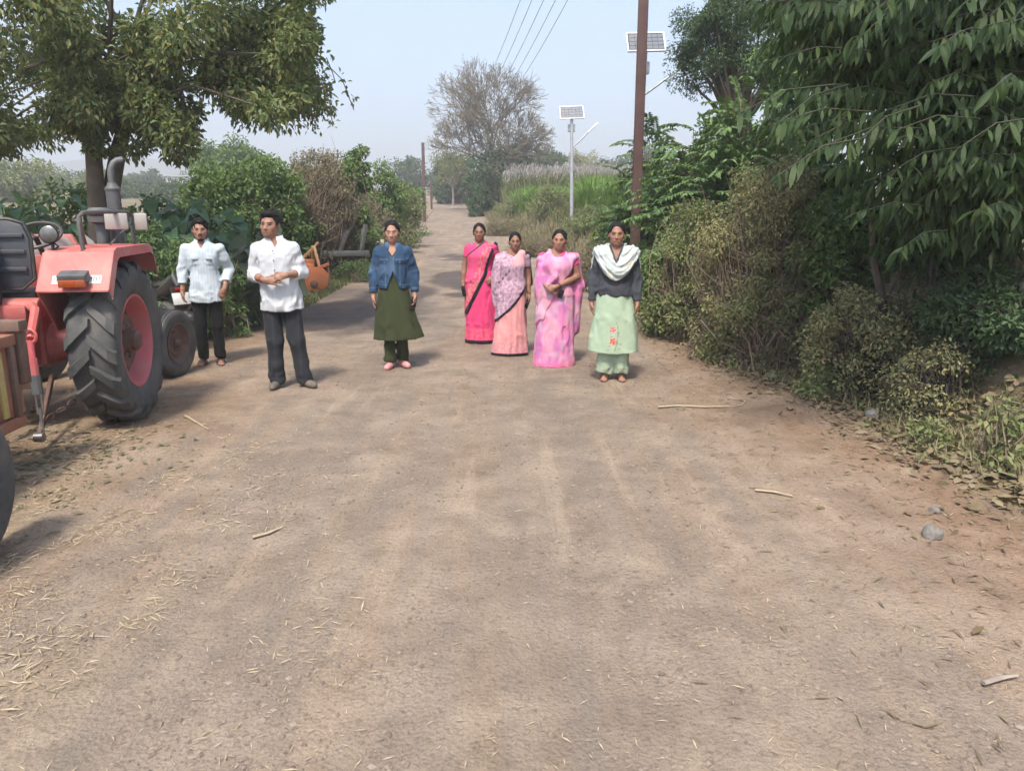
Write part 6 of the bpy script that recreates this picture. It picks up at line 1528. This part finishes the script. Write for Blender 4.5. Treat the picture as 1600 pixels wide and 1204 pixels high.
for ch in [q for q in o.children if q.name.startswith('collar')]: ch.location = (-.02, 0, 0)
for z in (1.34, 1.25, 1.16, .99, .90): MB().ell((-.012+.02*(1.2-z), -.128, z), (.006, .004, .006), 8, 6).build('button', MAT['black'], sh)
def c2t(P):
    c = vcol(P, (.028, .030, .036), .08)
    return colmix(c, (.05, .054, .062), .5*((np.abs(np.abs(P[:, 0]-.05)-.12) < .006) & (P[:, 1] < -.03) & (P[:, 2] < .8)))
trousers(o, lg, c2t, hem=.045, r=(.097, .075, .064), waist=(.160, .108), fold=.008, seed=31, hemr=.070)
for l in lg: shoe('shoe', MAT['leather'], o, l[2], l[3])
bangle('wrist_thread', (-.125, -.17, 1.08), (.55, -.6, 0), .029, MAT['red_lens'], o, .003)

# ---- woman in the denim jacket
o, m = person_root('woman in blue denim jacket over a long olive kurta and pink shoes', 620, 574, 345, .05)
hd = Head((0, -.012, HEADC), .0, 0, .10, .95, .9)
arms = [arm_down(-1, .195, elbow=(.226, .03, 1.12), wrist=(.235, -.035, .86), curl=(.2, .3)),
        arm_down(1, .195, elbow=(.226, .03, 1.12), wrist=(.24, -.05, .875), curl=(.5, .7), n=(-1, -.2, 0))]
lg = [((-.08, 0, .88), (-.075, -.02, .47), (-.065, -.035, .085), -.25), ((.08, 0, .88), (.07, 0, .47), (.065, .06, .085), .55)]
skin_mesh(body_field(hd, arms, lg, feet='shoe', torso=.92), hd, (.38, .21, .145), o, eyes=False, brow=.011, lip=(.33, .11, .10))
hair_field(hd, True, False, .004).mesh('hair', MAT['hair'], o, (1, 1, 1))
def kmod(T, Z): return 1+(.020+.055*sstep(.95, .35, Z))*np.cos(7*T+3*Z+.6)+.02*np.cos(15*T+1.0)*sstep(.8, .3, Z)
f = garment_axes((-.34, -.26, .30), (.38, .28, 1.45), .0105)
f.loft([(.30, .285, .19, .035), (.45, .25, .17, .025), (.65, .212, .150, .01), (.86, .180, .130), (1.02, .150, .112), (1.2, .158, .118), (1.34, .16, .10), (1.40, .13, .075), (1.43, .07, .05)], .02, kmod)
f.folds(.009, (8, 8, 2.2), 5, lambda x, y, z: sstep(1.0, .7, z))
f.clip(lambda X, Y, Z: .345+.05*np.clip(X, 0, 1)*1.2+.10*sstep(-.10, -.24, X)*sstep(-.02, .06, Y)-Z)
f.clip(lambda X, Y, Z: np.where(Y < 0, np.minimum((Z-1.31)*.62-np.abs(X), .03), -1.0))
f.mesh('kurta', MAT['cloth'], o, lambda P: colmix(vcol(P, (.038, .046, .019), .08), (.035, .042, .018), .6*(np.abs(P[:, 2]-.47) < .004)))
def cj(P):
    c = vcol(P, (.027, .058, .112), .22, 22); c = colmix(c, (.075, .13, .215), .75*sstep(.62, .8, vnoise(P, 6, 8)))
    x, y, z = P.T
    fr = (y < 0) & (np.abs(x) < .2)
    for mk in (fr & (np.abs(np.abs(x)-.012-.35*np.clip(1.13-z, 0, 1)*.28) < .006), fr & (np.abs(z-1.275) < .005) & (np.abs(np.abs(x)-.09) < .055),
               fr & (np.abs(np.abs(x)-.085-.02*(z-1.1)) < .004) & (z < 1.25), (np.abs(z-.99) < .005) & (np.abs(x) < .2), (np.abs(x) > .2) & (np.abs(z-.945) < .006)):
        c = colmix(c, (.12, .19, .29), .45*mk)
    return c
def jopen(f):
    f.clip(lambda X, Y, Z: np.where((Y < 0), np.minimum((1.14-Z)*.36-np.abs(X-.005), .045), -1.0))
    X, Y, Z = f._grid((slice(None),)*3)
    for q in (-.088, .088):
        f.F -= np.where((np.abs(X-q) < .048) & (Z > 1.235-.18*(.048-np.abs(X-q))) & (Z < 1.275) & (Y < -.02) & (np.abs(f.F) < .03), .006, 0).astype(np.float32)
kn = [(.92, .178, .134), (1.02, .174, .132), (1.15, .170, .130), (1.27, .172, .132), (1.34, .174, .112), (1.39, .160, .088), (1.43, .105, .070), (1.45, .074, .064), (1.46, .070, .064)]
jk = shirt(o, arms, cj, .945, .88, kn, 33, (1.285, .55), (.057, .050, .044), .008, 'jacket', lambda X: .945+0*X, extra=jopen, mat='denim')
collar(o, (.065, .125, .22), 1.435, .072, .035, 'denim', drop=.07)
for q in (-1, 1): MB().ell((q*.088, -.142, 1.243), (.006, .004, .006), 8, 6).build('button', MAT['steel'], jk)
trousers(o, lg, lambda P: vcol(P, (.034, .040, .017), .08), hem=.075, r=(.085, .065, .052), waist=(.15, .11), fold=.014, seed=17, top=.9, hemr=.054)
for l in lg: shoe('shoe', MAT['pink_shoe'], o, l[2], l[3], .12)
bangle('bracelet', (-.235, -.03, .885), (0, .1, 1), .029, MAT['gold'], o, .006, 2)
phone_thing('dark phone held by the woman in the denim jacket', m, (.224, -.075, .77), Matrix.Rotation(.6, 3, 'Z') @ Matrix.Rotation(.25, 3, 'Y'))

# ---- saris
def sari_base(f, hem=.0, bust=.02, wid=1.0, lean=0.0, hw=(.235, .19), pl=1.0):
    def mod(T, Z):
        front = np.exp(-((T-.15)/.75)**2)
        down = sstep(1.0, .35, Z)
        return 1+(.022*front*np.cos(17*T+1.5*Z)+.016*np.cos(9*T+2.2*Z+1.0))*down*pl+.02*pl*np.cos(5*T+.7)*sstep(.6, 0, Z)
    f.loft([(hem, hw[0]*wid, hw[1], lean), (.10, hw[0]*.98*wid, hw[1]*.97, lean*.9), (.45, .212*wid, .168, lean*.5), (.75, .200*wid, .155, lean*.2), (.90, .190*wid, .148), (.99, .170*wid, .132), (1.10, .12*wid, .09)], .03, mod, 2.15)
    f.loft([(.92, .180*wid, .138), (1.04, .158*wid, .122), (1.16, .160*wid, .128, 0, -.008), (1.25, .168*wid, .136, 0, -bust), (1.33, .164*wid, .114, 0, -bust*.4), (1.385, .142*wid, .086), (1.42, .098, .066), (1.445, .072, .055)], .04)
def bl_sleeves(f, arms, frac=.5, r=(.058, .052)):
    for A in arms:
        S, E, _ = [np.array(q, float) for q in A['j']]; e = S+(E-S)*frac; f.cone(S, e, r[0], r[1], .03)
        dd = unit(E-S)
        f.clip(lambda X, Y, Z: np.where((X-e[0])**2+(Y-e[1])**2+(Z-e[2])**2 < .09**2, (X-e[0])*dd[0]+(Y-e[1])*dd[1]+(Z-e[2])*dd[2], -1.))
def blouse(parent, arms, c, frac=.5, wid=1.0, scoop=1.37, r=(.058, .052)):
    f = garment_axes((-.36, -.22, .98), (.36, .18, 1.46), .0105)
    f.loft([(.99, .160*wid, .120), (1.16, .158*wid, .122), (1.25, .164*wid, .130, 0, -.015), (1.33, .160*wid, .112), (1.385, .138*wid, .084), (1.42, .095, .065), (1.44, .08, .058)], .03)
    bl_sleeves(f, arms, frac, r)
    f.clip(lambda X, Y, Z: np.where(Y < .02, np.minimum(.085-np.sqrt(X**2+((Z-scoop-.085)*1.0)**2), .04), -1.0))
    f.folds(.004, (12, 12, 9), 3)
    return f.mesh('blouse', MAT['cloth'], parent, c)

# hot pink sari with black border
o, m = person_root('woman in hot pink sari with black border and gold pattern, wearing glasses, farthest back', 752, 534, 349, .02)
hd = Head((-.015, -.012, HEADC), .0, 0, .02, .98, .95)
arms = [arm_down(-1, .20, elbow=(.232, .03, 1.12), wrist=(.250, -.02, .86), curl=(.5, .6)),
        dict(j=[(.18, .005, 1.36), (.225, .075, 1.12), (.195, -.13, .945)], d=(-.75, -.25, -.45), n=(-.3, .9, -.2), t=(0, -.3, 1), curl=(.25, .4))]
lg = legs_std(.08, .1)
skin_mesh(body_field(hd, arms, lg, fat=1.08, hands_fine=((.66, 1.0),)), hd, (.27, .14, .095), o, brow=.010)
hair_field(hd, True, True, .001).mesh('hair', MAT['hair'], o, (1, 1, 1))
g = MB()
for q in (-1, 1): g.tube([hd.p(q*.031+.023*math.cos(t), -.101, -.001+.017*math.sin(t)) for t in np.linspace(0, 2*math.pi, 17)], .0016, 5, False)
g.tube([hd.p(-.008, -.101, .003), hd.p(.008, -.101, .003)], .0016, 5)
for q in (-1, 1): g.tube([hd.p(q*.054, -.100, .004), hd.p(q*.076, -.01, .006)], .0016, 5)
g.build('glasses', MAT['black'], o)
HOT = (.66, .055, .175); GOLD = (.56, .22, .18); BLK = (.018, .012, .02)
blouse(o, arms, lambda P: vcol(P, (.66, .065, .19), .05), .52)
f = garment_axes((-.34, -.27, -.005), (.36, .27, 1.47), .0112)
sari_base(f, .004, .02, 1.03, .02)
base = f.F.copy(); X, Y, Z = f._grid((slice(None),)*3)
skirt = np.maximum(base, Z-1.03)
# pallu: from the right hip across the chest to the left shoulder
def edge(x): return np.interp(x, [-.30, -.20, .07, .13, .24], [.34, .45, 1.00, 1.17, 1.52])
xe = lambda z: np.interp(z, [.34, .45, 1.00, 1.17, 1.42, 1.5], [-.28, -.20, .075, .125, .225, .26])
up = lambda x: np.interp(x, [-.20, -.165, .04, .10, .3], [1.22, 1.28, 1.435, 1.5, 1.6])
front = np.where(Y < .0, X-xe(Z), -1)                      # cloth kept left of the border
drape = np.maximum(np.maximum(base-.013, front*.85), np.where(Y < .03, Z-up(X), Z-1.42))
drape = np.maximum(drape, np.where((Y > 0) & (Z < .55), .05, -1))
f.F = np.minimum(skirt, drape).astype(np.float32)
f.cone((.20, .02, 1.40), (.25, .11, 1.15), .040, .050, .02); f.cone((.25, .11, 1.15), (.262, .115, .42), .055, .085, .03)
f.folds(.010, (14, 14, 3), 12, lambda x, y, z: np.where((z > 1.0) & (x < .18), .35, .8))
f.clip(lambda X, Y, Z: np.where((X > .17) & (Y > .02) & (Z < .5) & (Z > .25), .37+.12*(X-.2)-Z, -1.))
def c4(P):
    x, y, z = P.T; c = vcol(P, HOT, .06); fr = y < .02; s = (xe(z)-x)*.85
    pat = vnoise(P, 55, 6)
    onp = fr & (z > .42) & (s > -.02) & (z < 1.45)
    c = colmix(c, GOLD, onp*(s < .13)*sstep(.42, .56, pat)*.85); c = colmix(c, (.68, .10, .21), onp*(s >= .13)*.5)
    c = colmix(c, BLK, onp*(s < .032)); c = colmix(c, BLK, fr*(np.abs(z-up(x)) < .017)*(x < .10))
    tail = (x > .20) & (y > .02); c = colmix(c, (.82, .16, .20), tail*.7*sstep(.4, .6, pat)); c = colmix(c, BLK, tail*((np.abs(x-.222) < .022)*(y < .13)*(z < 1.3)))
    c = colmix(c, (.72, .13, .17), (z < .22)*(z > .05)*.75*sstep(.40, .52, pat)*~tail); c = colmix(c, BLK, (z < .052))
    return c
f.mesh('sari', MAT['silk'], o, c4)
bangle('bangle', (.222, -.07, .985), (.3, .8, .6), .030, MAT['gold'], o, .0035, 2); bangle('bangle', (-.249, -.015, .885), (0, .1, 1), .030, MAT['gold'], o)
phone_thing('grey phone in the lowered hand of the hot pink sari woman', m, (-.245, -.075, .75), Matrix.Rotation(-.8, 3, 'Z') @ Matrix.Rotation(-.25, 3, 'Y'))

# pale pink sari with mauve patterned pallu
o, m = person_root('woman in pale pink sari with mauve patterned drape, between two brighter saris', 800, 553, 363, -.02)
hd = Head((.045, -.012, HEADC), .05, 0, .02, .94, .92)
arms = [arm_down(-1, .18, elbow=(.205, .02, 1.12), wrist=(.20, -.02, .90), d=(.25, -.1, -.9), curl=(.3, .4)),
        dict(j=[(.19, .005, 1.358), (.232, .045, 1.11), (.235, -.03, .85)], d=(-.05, -.12, -1), n=(-.9, -.4, 0), t=(0, -1, 0), curl=(.6, .8))]
skin_mesh(body_field(hd, arms, lg, fat=.95, hands_fine=((.62, .95),)), hd, (.25, .125, .085), o, brow=.011)
hair_field(hd, True, True, .001).mesh('hair', MAT['hair'], o, (1, 1, 1))
blouse(o, arms, lambda P: vcol(P, (.36, .24, .30), .06), .5, .97)
PALE = (.66, .29, .29); MAU = (.40, .25, .33)
f = garment_axes((-.36, -.29, -.005), (.34, .25, 1.47), .0112)
sari_base(f, .004, .018, .97, -.035, (.265, .19), 1.25)
base = f.F.copy(); X, Y, Z = f._grid((slice(None),)*3)
skirt = np.maximum(base, Z-1.03)
zb = lambda x: np.interp(x, [-.30, -.20, -.02, .10, .18, .26], [.44, .50, .66, .80, .93, 1.12])
up5 = lambda x: np.interp(x, [-.24, -.15, .03, .10, .2], [1.50, 1.46, 1.36, 1.43, 1.5])
extra_l = np.sqrt(((X+.195)/.085)**2+((Y+.01)/.12)**2+((Z-.99)/.37)**2)-1      # cloth thrown round the covered arm
cov = np.minimum(base-.014, extra_l*.08)
drape = np.maximum(np.maximum(cov, np.where(Y < .05, (zb(X)-Z)*.75, .40-Z)), np.where(Y < .02, Z-up5(X), Z-1.43))
f.F = np.minimum(skirt, drape).astype(np.float32)
f.cone((.13, -.02, 1.405), (.205, .03, 1.362), .050, .050, .02); f.cone((.20, .06, 1.39), (.235, .115, 1.0), .045, .05, .03)
f.folds(.012, (13, 13, 3.2), 19, lambda x, y, z: np.where(z > 1.0, .7, .7))
def c5(P):
    x, y, z = P.T; c = vcol(P, PALE, .05); fr = y < .06; s = (z-zb(x))*.75; on = fr & (s > -.012)
    pat = vnoise(P, 75, 6); pat2 = vnoise(P, 34, 16)
    md = vcol(P, MAU, .10); md = colmix(md, (.60, .42, .48), sstep(.45, .62, pat)*.75); md = colmix(md, (.20, .12, .19), sstep(.55, .72, pat2)*.6)
    c = np.where((on & (z < 1.44))[:, None], md, c)
    c = colmix(c, (.66, .33, .35), fr*(x > .035)*(z > 1.24+.25*(x-.03)))
    c = colmix(c, BLK, on*(s < .024)); dg = np.abs((z-1.22)-(x-.0)*1.1); c = colmix(c, BLK, fr*(dg < .012)*(x < .0)*(x > -.2)*(np.mod(x, .045) < .022))
    c = colmix(c, BLK, (x > .17)*(z > 1.26)*(np.abs(x-.222-.10*(1.4-z)) < .035)); c = colmix(c, BLK, (y > .06)*(x > .2)*(z > .95))
    c = colmix(c, (.50, .22, .26), (z < .20)*(z > .05)*.65*sstep(.42, .55, vnoise(P, 50, 3))); c = colmix(c, BLK, z < .045)
    return c
f.mesh('sari', MAT['silk'], o, c5)
bangle('bangle', (.235, -.03, .875), (0, .12, 1), .030, MAT['gold'], o, .004, 2)
phone_thing('black phone in the lowered hand of the pale pink sari woman', m, (.215, -.085, .735), Matrix.Rotation(.9, 3, 'Z') @ Matrix.Rotation(.55, 3, 'Y'))

# pink tie-dye sari
o, m = person_root('woman in pink and lilac tie-dyed sari with her hands clasped, smiling', 868, 570, 359, -.06)
hd = Head((.03, -.012, HEADC), -.08, .03, .03, 1.03, 1.0)
arms = [dict(j=[(-.175, .005, 1.358), (-.235, .03, 1.13), (-.10, -.195, 1.0)], d=(.8, -.2, -.35), n=(0, 1, -.3), t=(.2, 0, 1), curl=(.4, .6)),
        dict(j=[(.19, .005, 1.358), (.262, .02, 1.13), (-.005, -.225, 1.02)], d=(-.88, -.12, -.30), n=(-.2, 1, -.3), t=(0, 0, 1), curl=(.5, .7))]
skin_mesh(body_field(hd, arms, lg, lo=(-.42, -.37), fat=1.15, hands_fine=((.88, 1.1),)), hd, (.31, .16, .11), o, brow=.011, lip=(.36, .10, .10))
hair_field(hd, True, True, .001).mesh('hair', MAT['hair'], o, (1, 1, 1))
blouse(o, arms, lambda P: vcol(P, (.70, .07, .22), .05), .40, 1.03, 1.38, (.064, .060))
f = garment_axes((-.36, -.29, -.005), (.36, .27, 1.48), .0112)
sari_base(f, .004, .025, 1.08, -.02, (.235, .185), .9)
base = f.F.copy(); X, Y, Z = f._grid((slice(None),)*3)
skirt = np.maximum(base, Z-1.03)
zb6 = lambda x: np.interp(x, [-.30, -.16, -.02, .10, .17, .24], [.50, .62, .93, 1.10, 1.19, 1.36])
extra_l = np.sqrt(((X+.185)/.088)**2+((Y+.0)/.135)**2+((Z-1.03)/.33)**2)-1
shl = np.minimum(np.sqrt(((X-.168)/.092)**2+((Y-.01)/.097)**2+((Z-1.348)/.071)**2), np.sqrt(((X+.158)/.092)**2+((Y-.005)/.10)**2+((Z-1.335)/.074)**2))-1
cov = np.minimum(np.minimum(base-.016, extra_l*.09), np.maximum(shl*.08, (1.298+.1*(X-.18))-Z))
drape = np.maximum(np.maximum(cov, np.where(Y < .03, (zb6(X)-Z)*.7, .45-Z)), np.where(Y < .02, np.minimum(.105-np.sqrt((X-.02)**2+(Z-1.475)**2), .05), Z-1.45))
f.F = np.minimum(skirt, drape).astype(np.float32)
f.chain([(-.115, -.06, 1.385), (-.10, -.135, 1.28), (-.02, -.165, 1.14), (-.10, -.17, 1.04)], [.030, .034, .032, .03], .03)
f.cone((.225, .085, 1.36), (.272, .115, 1.0), .055, .075, .03); f.cone((.272, .115, 1.0), (.20, .105, .45), .075, .09, .03)
f.folds(.012, (13, 13, 3), 29, lambda x, y, z: np.where(z > 1.0, .65, .75))
def c6(P):
    n1 = fbm(P*np.array([1, 1, .7]), 9, 3, 40); n2_ = fbm(P*np.array([1, 1, .6]), 7, 3, 50); n3 = fbm(P, 12, 2, 60)
    c = vcol(P, (.66, .21, .40), .04)
    c = colmix(c, (.46, .15, .40), sstep(.46, .68, n1)*.75); c = colmix(c, (.68, .33, .40), sstep(.46, .68, n2_)*.8); c = colmix(c, (.52, .38, .50), sstep(.50, .72, n3)*.65)
    return colmix(c, (.88, .13, .30), .5*(P[:, 2] < .05))
f.mesh('sari', MAT['silk'], o, c6)
bangle('watch_strap', (.03, -.20, 1.03), (.8, .7, .3), .031, MAT['black'], o, .007)
phone_thing('dark phone tucked below the clasped hands of the tie-dyed sari woman', m, (.055, -.192, .93), Matrix.Rotation(.2, 3, 'X') @ Matrix.Rotation(.30, 3, 'Y'), (.06, .010, .11))

# ---- woman in the dark sweater and pale green kurta
o, m = person_root('woman in charcoal sweater, pale green kurta with red flowers and white shawl, at the right', 957, 593, 347, -.10)
hd = Head((0, -.012, HEADC), -.04, 0, .04, 1.0, 1.0)
arms = [arm_down(-1, .20, elbow=(.230, .03, 1.12), wrist=(.248, -.03, .86), curl=(.35, .5)), arm_down(1, .20, elbow=(.230, .03, 1.12), wrist=(.238, -.045, .86), curl=(.55, .7))]
lg = legs_std(.085, .12)
skin_mesh(body_field(hd, arms, lg, hands_fine=((.62, .95),)), hd, (.30, .155, .105), o, brow=.014, lip=(.26, .09, .08))
hair_field(hd, True, True, .0015).mesh('hair', MAT['hair'], o, (1, 1, 1))
def kmod7(T, Z): return 1+(.010+.03*sstep(.95, .35, Z))*np.cos(6*T+2*Z+.4)+.012*np.cos(13*T)*sstep(.8, .3, Z)
f = garment_axes((-.33, -.25, .28), (.33, .24, 1.05), .0105)
f.loft([(.28, .270, .165), (.40, .262, .160), (.65, .222, .148), (.85, .192, .136), (1.03, .170, .125)], .02, kmod7)
f.folds(.008, (8, 8, 2.4), 45); f.clip(lambda X, Y, Z: .31+.28*X*X-Z+0*Y)
def c7(P):
    x, y, z = P.T; c = vcol(P, (.36, .46, .33), .05); fr = y < -.03
    def flower(cx, cz, r, colr):
        nonlocal c
        a = np.arctan2(z-cz, x-cx); rr = np.hypot(x-cx, z-cz); c = colmix(c, colr, fr*(rr < r*(.75+.3*np.cos(5*a+.5)))); c = colmix(c, (.80, .35, .12), fr*(rr < r*.25))
    stem_x = .010+.03*np.sin((z-.35)*9); c = colmix(c, (.16, .18, .10), .7*fr*(np.abs(x-stem_x) < .0045)*(z > .34)*(z < .66))
    for (a, b) in ((-.05, .40), (.05, .37), (-.03, .50), (.045, .55), (.03, .43), (-.06, .36), (.07, .42)): c = colmix(c, (.30, .22, .16), .8*fr*((((x-a)/.016)**2+((z-b)/.008)**2) < 1))
    flower(-.012, .455, .040, (.72, .035, .08)); flower(-.014, .578, .034, (.74, .07, .13)); flower(.06, .50, .010, (.6, .2, .25)); flower(.13, .66, .010, (.3, .25, .3))
    return c
f.mesh('kurta', MAT['cloth'], o, c7)
kn = [(.925, .186, .140), (.965, .190, .145), (1.05, .180, .138), (1.15, .172, .130), (1.27, .176, .130), (1.34, .178, .112), (1.39, .162, .088), (1.43, .105, .070), (1.45, .074, .064), (1.46, .070, .064)]
def c7s(P):
    c = vcol(P, (.050, .054, .066), .10); x, z = P[:, 0], P[:, 2]
    return colmix(c, (.11, .10, .10), .4*np.exp(-((x/.06)**2+((z-1.04)/.05)**2)))
shirt(o, arms, c7s, .935, .93, kn, 52, (1.30, .35), (.056, .050, .044), .008, 'sweater', lambda X: .935+0*X)
f = garment_axes((-.34, -.27, .86), (.36, .22, 1.52), .0098)
f.loft(kn, .03)
for A in arms: f.cone(A['j'][0], lerp(A['j'][0], A['j'][1], .6), .064, .060, .03)
f.ell((0, -.09, 1.20), (.12, .085, .10), .05)
X, Y, Z = f._grid((slice(None),)*3); b7 = f.F.copy()
lowz = 1.105+3.2*np.abs(X)**1.75+.05*np.sin(X*23+1.0)*np.abs(X)
sU = (Z-lowz)
wave = .0055*np.sin(sU*120+4*np.sin(X*14)+Y*9)+.006*np.sin(sU*60+X*24)
drp = np.maximum(b7-.030+wave, np.where(Y < .06, -sU*.8, np.where(X > .13, .93-Z, 1.16-Z)))
drp = np.maximum(drp, np.where(Y < .03, np.minimum((Z-1.255)*.42-np.abs(X), .06), -1.))
drp = np.maximum(drp, np.abs(X)-.262); drp = np.maximum(drp, np.minimum(.055-np.sqrt(X*X+(Y-.012)**2), .05)); drp = np.maximum(drp, Z-1.475)
f.F = drp.astype(np.float32)
f.cone((.205, .06, 1.36), (.238, .115, 1.12), .035, .04, .02); f.cone((.238, .115, 1.12), (.262, .10, .93), .04, .03, .02)
f.folds(.006, (16, 16, 16), 61, None)
f.mesh('shawl', MAT['cloth'], o, lambda P: colmix(vcol(P, (.45, .49, .475), .05), (.47, .45, .36), .7*sstep(.5, .65, vnoise(P, 7, 3))*(P[:, 2] < 1.3)))
def c7t(P):
    c = vcol(P, (.36, .46, .33), .05); z = P[:, 2]; return colmix(c, (.30, .20, .16), .6*(np.abs(z-.13) < .012)*(vnoise(P, 60, 2) > .5))
trousers(o, lg, c7t, 'trousers', .075, (.095, .088, .080), (.16, .115), .010, 71, .9, .082)
for l in lg: sandal(o, l[2], l[3])
bangle('wrist_thread', (-.248, -.028, .895), (0, .1, 1), .028, MAT['black'], o, .004)
# ------------------------------------------------------------------ haze: one even box of dusty air round the whole scene
def haze_box():
    m, t, out = nodes('dusty_air')
    p = ND(t, 'ShaderNodeVolumePrincipled'); p.inputs['Color'].default_value = (.97, .985, 1.0, 1); p.inputs['Density'].default_value = HAZE
    p.inputs['Anisotropy'].default_value = .1
    t.links.new(p.outputs[0], out.inputs['Volume'])
    b = MB().box((0, 430, 32.), (1960, 1000, 70.))
    o = b.build('haze', m, None, False); tag(o, 'thin dusty haze in the air', kind='stuff')
    try: m.cycles.homogeneous_volume = True
    except Exception: pass
HAZE = .0025
haze_box()
